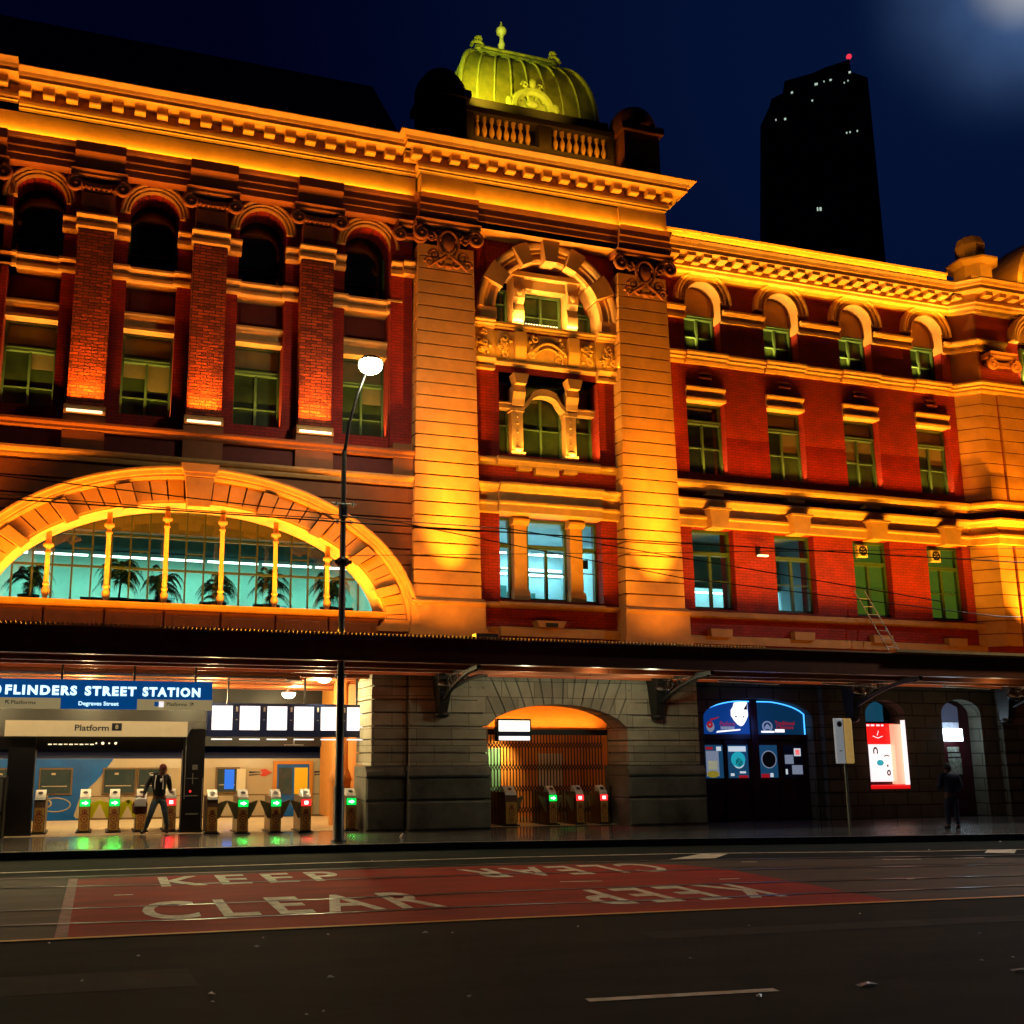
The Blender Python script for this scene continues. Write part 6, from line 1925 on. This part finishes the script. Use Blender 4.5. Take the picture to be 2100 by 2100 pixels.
m.tube([(-0.3, 0, 0.7), (0.0, 0, 0.8)], 0.015, 6)
m.build("rail_post", black, t)

# ---- plants in the upper hall
def palm(x, y, h, label, seed):
    rnd = random.Random(seed)
    t = empty("potted_palm", (x, y, 5.3)); tag(t, label, "potted palm", "potted palms along the arch window")
    m = MB(); m.lathe([(0.2, 0), (0.26, 0.5), (0.28, 0.52)], 0, 0, 0, 12); m.build("pot", planterm, t)
    m = MB()
    m.tube([(0, 0, 0.45), (0.03, 0, 0.9), (0, 0, h - 0.35)], [0.035, 0.03, 0.02], 6)
    m.build("stem", leaf, t)
    m = MB()
    for k in range(34):
        a = rnd.uniform(0, 2 * PI); ln = rnd.uniform(0.38, 0.66); z0 = h - rnd.uniform(0.2, 0.75)
        rise = rnd.uniform(0.05, 0.28)
        prev = None
        pts = []
        for i in range(8):
            u = i / 7
            r = ln * u
            pts.append(Vector((r * math.cos(a), r * math.sin(a) * 0.6, z0 + rise * math.sin(u * PI * 0.62) * 1.6 - 0.45 * u * u * ln * 1.6)))
        for i in range(7):
            d = (pts[i + 1] - pts[i]).normalized(); sd = d.cross(Vector((0, 0, 1))).normalized()
            for s in (-1, 1):
                for q_ in (0.0, 0.5):
                    o_1 = pts[i].lerp(pts[i + 1], q_)
                    tip = o_1 + d * 0.12 + sd * s * (0.15 * math.sin((i + 1) / 8 * PI)) - Vector((0, 0, 0.10))
                    m.add([o_1, o_1 + d * 0.05, tip], [(0, 1, 2)])
            m.add([pts[i] - sd * 0.008, pts[i + 1] - sd * 0.006, pts[i + 1] + sd * 0.006, pts[i] + sd * 0.008], [(0, 1, 2, 3)])
    m.build("fronds", leaf, t, fix=False)
palm(-2.0, 1.9, 1.45, "potted palm at the far left of the arch window", 1)
palm(0.18, 1.9, 1.62, "tallest potted palm, right of the second golden colonnette in the arch window", 2)
palm(1.25, 1.9, 1.40, "potted palm behind the middle colonnette of the arch window", 3)
palm(2.68, 1.9, 1.42, "potted palm behind the colonnette right of the middle one", 4)
palm(4.08, 1.9, 1.48, "potted palm behind the second colonnette from the right of the arch window", 5)
palm(5.72, 1.9, 1.50, "potted palm beside the street lamp pole at the right end of the arch window", 6)
t = None
for k, (a, b) in enumerate(((-0.75, 0.2), (0.35, 1.15), (2.2, 2.8), (3.6, 4.3), (5.5, 6.3))):
    m = MB(); m.box(a, b, 1.5, 1.66, 5.3, 5.78)
    tag(m.build("planter_box", planterm), ["low dark planter box left of the tallest palm", "low dark planter box left of the middle palm", "short dark planter box under the fourth palm", "dark planter box under the fifth palm from the left", "dark planter box at the right end of the arch window"][k], "planter", "planter boxes behind the arch glazing")

# ---- street lamp
t = empty("street_lamp", (5.07, -2.62, 0)); tag(t, "tall slender street lamp with a dazzling white head between the great arch and left pilaster", "street lamp")
m = MB()
m.lathe([(0.17, 0), (0.17, 0.03), (0.125, 0.05), (0.12, 1.15), (0.095, 1.2), (0.085, 3.6), (0.07, 6.5), (0.058, 8.9)], 0, 0, 0, 14)
m.lathe([(0.14, 3.62), (0.14, 3.66)], 0, 0, 0, 12)
m.build("pole", polegreen, t)
m = MB(); m.tube([(0, 0, 8.8), (0.10, -0.08, 9.6), (0.26, -0.22, 10.3), (0.46, -0.36, 10.9)], [0.045, 0.038, 0.032, 0.028], 8); m.build("lamp_arm", black, t)
m = MB(); m.lathe([(0.05, 0.12), (0.20, 0.08), (0.27, 0.0), (0.27, -0.03)], 0.52, -0.40, 11.08, 14); m.build("lamp_head", black, t)
m = MB(); m.ball((0.52, -0.40, 10.98), (0.29, 0.29, 0.23), 18, 12); m.build("lamp_diffuser", lampglow, t)  # ball oversized to stand in for the lamp's bloom
m = MB()
for z_, w_ in ((7.62, 0.30), (7.20, 0.24)):
    m.tube([(-w_, -0.05, z_), (w_, -0.05, z_)], 0.02, 6); m.tube([(-w_ * 0.6, -0.05, z_ - 0.06), (-w_ * 0.6, -0.05, z_ + 0.05)], 0.03, 6); m.tube([(w_ * 0.7, -0.05, z_ - 0.06), (w_ * 0.7, -0.05, z_ + 0.05)], 0.03, 6)
m.build("cross_arm", steel, t)
m = MB(); m.lathe([(0.10, 7.28), (0.11, 7.32), (0.11, 7.55), (0.09, 7.6)], 0, 0, 0, 10); m.build("clamp_box", black, t)
m = MB(); m.lathe([(0.10, 6.15), (0.16, 6.2), (0.16, 6.3), (0.08, 6.36)], 0.0, 0, 0, 10); m.box(-0.2, 0.2, -0.1, -0.04, 6.2, 6.28); m.build("clamp_box", black, t)
# posts of the two unseen street lamps added to light the carriageway
for (lx, ly, lab, dx) in ((27.2, -4.4, "unseen street lamp added beyond the right edge to light the road", -0.2), (-9.2, -2.8, "unseen street lamp added beyond the left edge to light the road", 0.2)):
    t2 = empty("street_lamp", (lx, ly, -0.15)); tag(t2, lab, "street lamp")
    m = MB(); m.lathe([(0.17, 0), (0.12, 0.05), (0.12, 1.15), (0.06, 10.7)], 0, 0, 0, 12); m.build("pole", polegreen, t2)
    m = MB(); m.lathe([(0.05, 0.12), (0.27, 0.0), (0.27, -0.03)], dx, -0.2, 10.95, 14); m.tube([(0, 0, 10.5), (dx, -0.2, 11.04)], 0.03, 6); m.build("lamp_head", black, t2)

# ---- tram stop totem
t = empty("stop_totem", (17.25, -4.2, 0)); tag(t, "slim tram stop pole carrying a double pale panel with a round badge", "sign pole")
m = MB(); m.tube([(0, 0, 0), (0, 0, 2.72)], 0.035, 10); m.build("pole", steel, t)
m = MB(); m.bbox(-0.26, -0.01, -0.06, 0.0, 1.66, 2.74, 0.02); pn = m.build("timetable_panel", mat("glowing_timetable", (0.5, 0.5, 0.5), 0.4, emit=(0.30, 0.32, 0.34), estr=0.5), t)  # panel's emission stands in for light from the street side
m = MB(); m.ring(-0.13, 2.60, 0.001, 0.001, 0.07, 0.07, -0.07, -0.061, 0, 360, 16); m.box(-0.18, -0.10, -0.066, -0.061, 1.95, 1.97); m.build("round_badge", redcap, pn)
m = MB(); m.lathe([(0.10, 0), (0.12, 0.03), (0.12, 1.02), (0.10, 1.08)], 0.13, 0, 1.66, 14)
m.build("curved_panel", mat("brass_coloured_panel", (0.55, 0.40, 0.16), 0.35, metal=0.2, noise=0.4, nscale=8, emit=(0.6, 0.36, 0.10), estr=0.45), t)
# ---- ladder leaning on the canopy against the wall
t = empty("ladder", (22.3, -0.3, 4.85)); tag(t, "aluminium ladder leaning from the canopy roof to the third green window", "ladder")
m = MB()
a0, a1 = Vector((-0.12, -0.2, -0.1)), Vector((-0.55, 0.65, 1.95))
for s in (0, 0.38):
    m = MB(); m.tube([a0 + Vector((s, 0, 0)), a1 + Vector((s, 0, 0))], 0.018, 6); m.build("rail", steel, t)
for k in range(1, 8):
    p = a0 + (a1 - a0) * (k / 8)
    m = MB(); m.tube([p, p + Vector((0.38, 0, 0))], 0.013, 6); m.build("rung", steel, t)
# ---- extractor fan boxes in the windows
for x, lab in ((22.40, "square fan unit in the green window above the ladder"), (25.22, "square fan unit in the rightmost lower window")):
    t = empty("window_fan", (x - 0.02, 0.56, 7.92)); tag(t, lab, "fan", "fan units set into the lower windows")
    m = MB(); m.bbox(-0.19, 0.19, 0, 0.14, 0, 0.38, 0.02); cs = m.build("fan_casing", mat("cream_plastic", (0.6, 0.5, 0.3), 0.5) if "cream_plastic" not in MATS else MATS["cream_plastic"], t)
    m = MB(); m.ring(0, 0.19, 0.11, 0.11, 0.15, 0.15, -0.015, -0.001, 0, 360, 18)
    for k in range(5):
        a = k * 2 * PI / 5
        m.prism([(0, 0.19), (0.11 * math.cos(a), 0.19 + 0.11 * math.sin(a)), (0.11 * math.cos(a + 0.7), 0.19 + 0.11 * math.sin(a + 0.7))], -0.01, -0.001)
    m.build("fan_grille", ink, t)
# small wall lamp on the brick pier
t = empty("wall_lamp", (18.42, 0.3, 7.72)); tag(t, "small wall lamp between the first two lower windows of the right wing", "wall lamp")
m = MB(); m.box(-0.03, 0.03, 0, 0.15, -0.02, 0.25); m.tube([(0, 0.1, 0.2), (0, -0.15, 0.0)], 0.012, 6); m.build("lamp_bracket", black, t)
m = MB(); m.box(-0.16, 0.16, -0.22, -0.10, -0.08, -0.04); m.build("lamp_body", ledw, t)

# ---- overhead wires
wires = [([(-6, -2.6, 7.36), (1.8, -2.62, 7.24), (5.07, -2.62, 7.26)], "thin tram wire running left from the street lamp across the great arch", 0.012),
         ([(5.07, -2.7, 7.3), (7.1, -8, 6.03), (16, -9, 4.9)], "tram wire sloping down to the right from the upper clamp of the street lamp", 0.011),
         ([(-12, -8, 5.99), (4.2, -8, 5.95), (10.7, -8, 5.98), (20, -8, 6.06), (34, -8, 6.2)], "level tram wire crossing in front of both pilasters", 0.014),
         ([(-12, -8.2, 6.8), (4.9, -8.1, 5.99), (8.1, -8, 5.60), (10.7, -8, 5.28), (18, -8.4, 4.75), (34, -9, 4.9)], "lower tram wire sagging across the pavilion", 0.011),
         ([(5.07, -2.62, 6.4), (13.5, -3.2, 6.85), (22, -5, 7.1), (40, -8, 7.6)], "thin stay wire rising right from the lower clamp of the street lamp", 0.009)]
for p, lab, r_ in wires:
    pts = []
    for a, b in zip(p[:-1], p[1:]):
        for i in range(8):
            pts.append(Vector(a).lerp(Vector(b), i / 8))
    pts.append(Vector(p[-1]))
    m = MB(); m.tube(pts, r_, 5); tag(m.build("overhead_wire", black), lab, "wire", "overhead wires above the street")

# ---- far tower
ta_ = math.atan2(148, 175.5)
t = empty("office_tower", (148, 150, -0.15), -ta_); tag(t, "dark office tower with stepped top and a red beacon on the skyline", "tower")
m = MB()
pts = [(-15.2, 0), (-14.0, 118.1), (-12.3, 145.7), (-10.0, 150.2), (-9.5, 152.0), (-6.9, 152.8), (-6.3, 155.8), (-0.2, 156.1), (2.6, 156.8), (7.8, 157.3), (7.9, 154.1), (11.2, 151.8), (11.3, 136.9), (11.4, 109.2), (11.6, 0)]
m.prism(pts, 0, 24); m.build("tower_body", towerm, t)
m = MB(); m.tube([(7.6, 0.5, 156), (7.6, 0.5, 157.9)], 0.2, 6); m.build("mast", black, t)
m = MB(); m.ball((7.75, 0.4, 158.3), 0.62, 8, 6); m.build("red_beacon_light", beacon, t)
for x, z, a, b in [(-4.9, 152.3, 0.29, 0.22), (0.4, 153.0, 0.45, 0.25), (3.5, 153.2, 0.32, 0.18), (7.6, 154.0, 0.32, 0.22), (2.1, 153.2, 0.16, 0.14), (7.1, 152.0, 0.16, 0.14), (6.3, 151.7, 0.16, 0.14), (-6.8, 146.0, 0.29, 0.25), (-8.8, 146.3, 0.16, 0.18), (-0.7, 149.1, 0.22, 0.18), (5.9, 139.2, 0.19, 0.18), (6.6, 139.2, 0.19, 0.18), (8.1, 139.1, 0.19, 0.18), (-1.4, 122.1, 0.19, 0.5), (-0.8, 122.0, 0.29, 0.47)]:
    m = MB(); m.box(x - a * 0.75, x + a * 0.75, -0.3, -0.02, z - b * 0.75, z + b * 0.75); m.build("lit_window", winlit, t)
# ---- litter on the carriageway
LIT = [(-0.44, -12.98), (0.47, -14.01), (-0.06, -15.08), (1.85, -13.34), (1.7, -13.87), (2.59, -13.35), (2.14, -15.6), (1.02, -15.96), (1.0, -16.25), (1.82, -16.83), (1.67, -16.9), (3.69, -13.56), (3.99, -13.66), (3.12, -16.7), (5.57, -13.68), (7.57, -14.23), (9.5, -13.83), (5.82, -15.79), (8.51, -17.26), (8.56, -16.73), (9.79, -15.49), (5.49, -17.41), (8.99, -16.7), (11.47, -5.98), (5.1, -5.5), (17.13, -6.8), (20.3, -5.6)]
base = None
for i, (x, y) in enumerate(LIT):
    if base is None:
        m = MB(); m.add([(-0.035, -0.02, 0), (0.03, -0.024, 0.004), (0.036, 0.018, 0), (-0.02, 0.026, 0.012), (0.004, 0.0, 0.022)], [(0, 1, 4), (1, 2, 4), (2, 3, 4), (3, 0, 4), (3, 2, 1, 0)])
        base = m.build("paper_scrap", whitep); o = base
    else:
        o = base.copy(); col.objects.link(o)
    s = random.choice((0.45, 0.55, 0.7, 1.0)) * (1.4 if y > -8 else 1)
    o.location = (x, y, -0.139); o.rotation_euler = (0, 0, random.uniform(0, 6)); o.scale = (s, s, s)
    tag(o, "tiny pale scrap of litter lying on the carriageway", "litter", "litter scraps on the road")
for (x, y, ang, ln) in ((6.68, -17.32, 0.1, 0.22), (8.52, -17.25, -0.4, 0.2)):
    m = MB(); m.add([(-ln / 2, -0.03, 0), (-ln / 6, -0.035, 0.02), (ln / 2, -0.02, 0.004), (ln / 2, 0.03, 0), (ln / 8, 0.02, 0.025), (-ln / 2, 0.03, 0.006)], [(0, 1, 4, 5), (1, 2, 3, 4), (5, 4, 3, 2, 1, 0)])
    o = m.build("crushed_paper", whitep); o.location = (x, y, -0.14); o.rotation_euler = (0, 0, ang)
    tag(o, "crushed white paper right of the painted lane dash" if x < 8 else "crushed white paper at the right edge of the road", "litter")
m = MB(); m.lathe([(0.035, 0), (0.05, 0.11), (0.053, 0.115)], 0, 0, 0, 10); m.ball((0.09, 0.02, 0.03), (0.05, 0.03, 0.03), 8, 5)
o = m.build("paper_cup", whitep); o.location = (6.47, -2.69, 0.0); o.rotation_euler = (0, R(60), 0.4); o.location.z = 0.05
tag(o, "small crumpled cup on the footpath in front of the stone pier", "litter")

# ================================================================ people
def skin_body(name, verts, edges, radii, m, parent, sub_=1, root=0):
    me = bpy.data.meshes.new(name)
    me.from_pydata([tuple(v) for v in verts], edges, [])
    me.materials.append(m)
    o = bpy.data.objects.new(name, me); col.objects.link(o); o.parent = parent
    s = o.modifiers.new("skin", 'SKIN'); s.use_smooth_shade = True
    for i, r in enumerate(radii):
        me.skin_vertices[0].data[i].radius = (r, r) if not isinstance(r, tuple) else r
    me.skin_vertices[0].data[root].use_root = True
    d = o.modifiers.new("sub", 'SUBSURF'); d.levels = sub_; d.render_levels = sub_
    return o
def fingers(J, idx, wrist, palm, d, side, up):
    """five finger chains added to the graph J"""
    V, E, Rd = J
    d = Vector(d).normalized(); side = Vector(side).normalized(); up = Vector(up).normalized()
    for k, (off, ln) in enumerate(((-0.030, 0.062), (-0.010, 0.074), (0.011, 0.070), (0.030, 0.054))):
        b = Vector(palm) + side * off + d * 0.035
        i0 = len(V)
        V += [b, b + d * ln * 0.5 - up * 0.008, b + d * ln * 0.85 - up * 0.03]
        Rd += [0.009, 0.009, 0.007]
        E += [(idx, i0), (i0, i0 + 1), (i0 + 1, i0 + 2)]
    i0 = len(V)
    b = Vector(wrist) + (Vector(palm) - Vector(wrist)) * 0.5 - side * 0.04
    V += [b, b + d * 0.04 - side * 0.02]
    Rd += [0.011, 0.009]
    E += [(idx, i0), (i0, i0 + 1)]
def person(name, loc, rz, label, J, jacket, trousers, hair, extras=None):
    """J: dict of joint positions in metres, local frame facing -y"""
    t = empty("person", loc, rz); tag(t, label, "person")
    V = [Vector(J[k]) for k in ("pelvis", "waist", "chest", "neck", "head", "crown",
                                "sl", "el", "wl", "hl", "sr", "er", "wr", "hr",
                                "hipl", "kl", "al", "tl", "hipr", "kr", "ar", "tr")]
    E = [(0, 1), (1, 2), (2, 3), (3, 4), (4, 5), (2, 6), (6, 7), (7, 8), (8, 9), (2, 10), (10, 11), (11, 12), (12, 13), (0, 14), (14, 15), (15, 16), (16, 17), (0, 18), (18, 19), (19, 20), (20, 21)]
    Rd = [(0.14, 0.11), (0.135, 0.10), (0.155, 0.11), 0.055, (0.082, 0.095), (0.070, 0.080), 0.062, 0.046, 0.030, (0.036, 0.018), 0.062, 0.046, 0.030, (0.036, 0.018),
          0.085, 0.058, 0.040, 0.036, 0.085, 0.058, 0.040, 0.036]
    for (idx, w_, h_) in ((9, "wl", "hl"), (13, "wr", "hr")):
        d = Vector(J[h_]) - Vector(J[w_])
        side = d.cross(Vector((0, 1, 0.2))).normalized()
        fingers((V, E, Rd), idx, J[w_], J[h_], d, side, side.cross(d))
    body = skin_body("body", V, E, Rd, skin, t, 2)
    k = 1.13
    def shell(nm, keys, edges, rr, mt):
        return skin_body(nm, [J[q] if isinstance(q, str) else q for q in keys], edges, rr, mt, t, 2)
    jl = lambda a, b, u: Vector(J[a]).lerp(Vector(J[b]), u)
    shell("jacket", [J["pelvis"], J["waist"], J["chest"], jl("neck", "head", 0.05), J["sl"], J["el"], jl("el", "wl", 0.95), J["sr"], J["er"], jl("er", "wr", 0.95)],
          [(0, 1), (1, 2), (2, 3), (2, 4), (4, 5), (5, 6), (2, 7), (7, 8), (8, 9)],
          [(0.165, 0.135), (0.158, 0.125), (0.18, 0.135), 0.070, 0.082, 0.062, 0.044, 0.082, 0.062, 0.044], jacket)
    shell("trousers", [jl("pelvis", "waist", 0.3), J["pelvis"], J["hipl"], J["kl"], jl("kl", "al", 0.93), J["hipr"], J["kr"], jl("kr", "ar", 0.93)],
          [(0, 1), (1, 2), (2, 3), (3, 4), (1, 5), (5, 6), (6, 7)], [(0.15, 0.12), (0.155, 0.125), 0.10, 0.074, 0.056, 0.10, 0.074, 0.056], trousers)
    for a, b in (("al", "tl"), ("ar", "tr")):
        m = MB(); p, q = Vector(J[a]), Vector(J[b]); m.tube([p + Vector((0, 0, -0.02)), (p + q) / 2, q], [0.05, 0.05, 0.04], 10)
        m.build("shoe", ink, t)
    hd = (Vector(J["head"]) + Vector(J["crown"])) / 2
    m = MB(); m.ball((hd.x, hd.y + 0.012, hd.z + 0.045), (0.092, 0.105, 0.10), 14, 9); m.build("hair", hair, t)
    m = MB()
    for s in (-1, 1):
        m.ball((hd.x + s * 0.032, hd.y - 0.092, hd.z - 0.01), (0.012, 0.008, 0.008), 7, 5)
    m.build("eye", ink, t)
    m = MB(); m.ball((hd.x, hd.y - 0.105, hd.z - 0.035), (0.012, 0.02, 0.022), 7, 5)
    m.ball((hd.x, hd.y - 0.09, hd.z - 0.068), (0.026, 0.01, 0.006), 8, 5)
    for s in (-1, 1): m.ball((hd.x + s * 0.088, hd.y + 0.01, hd.z - 0.015), (0.012, 0.02, 0.03), 7, 5)
    m.build("facial_feature", skin, t)
    if extras: extras(t)
    return t
J1 = dict(pelvis=(0.04, 0, 0.84), waist=(0.03, -0.03, 1.00), chest=(0.02, -0.11, 1.22), neck=(0.05, -0.18, 1.39), head=(0.08, -0.23, 1.46), crown=(0.09, -0.25, 1.56),
          sl=(-0.17, -0.10, 1.36), el=(-0.27, -0.06, 1.12), wl=(-0.33, -0.16, 0.92), hl=(-0.35, -0.19, 0.84),
          sr=(0.21, -0.10, 1.37), er=(0.27, -0.02, 1.12), wr=(0.30, 0.20, 1.02), hr=(0.31, 0.28, 1.02),
          hipl=(-0.05, 0, 0.80), kl=(-0.16, -0.06, 0.44), al=(-0.26, 0.02, 0.09), tl=(-0.34, -0.10, 0.04),
          hipr=(0.13, 0, 0.80), kr=(0.20, -0.02, 0.44), ar=(0.27, 0.16, 0.09), tr=(0.25, 0.03, 0.04))
def ex1(t):
    m = MB()
    for s, x in ((-1, -0.07), (1, 0.08)):
        m.tube([(x, -0.235, 1.38), (x + s * 0.02, -0.235, 1.22), (x + s * 0.02, -0.19, 1.05)], 0.014, 6)
    m.ball((-0.17, -0.17, 1.38), (0.05, 0.02, 0.02), 7, 5); m.ball((0.05, -0.235, 1.26), (0.03, 0.015, 0.05), 7, 5); m.ball((0.26, -0.17, 1.36), (0.03, 0.03, 0.02), 7, 5)
    m.build("white_jacket_stripe", whitec, t)
person("person", (1.34, 0.72, 0.004), 0.0, "person in black and white jacket and jeans stepping up to the red gate", J1, cloth, jeans, redcap, ex1)
t = empty("shoulder_bag", (0.93, 0.58, 0.60)); tag(t, "dark bag with a white panel held by the person at the gates", "bag")
m = MB(); m.lathe([(0.12, -0.12), (0.17, -0.08), (0.18, 0.10), (0.15, 0.19), (0.10, 0.21)], 0, 0, 0, 14); m.v = [(x, y * 0.5, z) for x, y, z in m.v]; m.build("bag_body", redcap, t)
m = MB(); m.bbox(-0.13, 0.14, -0.12, -0.05, 0.06, 0.26, 0.02); m.build("white_panel", whitec, t)
m = MB(); m.tube([(0.12 * math.cos(a), 0.0, 0.2 + 0.10 * math.sin(a)) for a in [i * PI / 10 for i in range(11)]], 0.012, 6); m.build("handle", cloth, t)
J2 = dict(pelvis=(0, 0.02, 0.84), waist=(0, 0, 1.0), chest=(0, -0.02, 1.24), neck=(0, -0.04, 1.40), head=(0.0, -0.06, 1.47), crown=(0.0, -0.06, 1.56),
          sl=(-0.20, 0, 1.34), el=(-0.27, 0.04, 1.06), wl=(-0.20, -0.16, 0.94), hl=(-0.15, -0.22, 0.96),
          sr=(0.20, 0, 1.34), er=(0.27, 0.04, 1.06), wr=(0.20, -0.16, 0.94), hr=(0.15, -0.22, 0.96),
          hipl=(-0.09, 0.02, 0.80), kl=(-0.11, -0.03, 0.44), al=(-0.12, 0.02, 0.09), tl=(-0.14, -0.12, 0.04),
          hipr=(0.09, 0.02, 0.80), kr=(0.10, -0.04, 0.44), ar=(0.12, 0.03, 0.09), tr=(0.15, -0.11, 0.04))
person("person", (20.75, -3.75, 0.0), R(160), "dark figure standing on the footpath in front of the white box light door", J2, navycloth, navycloth, cloth)
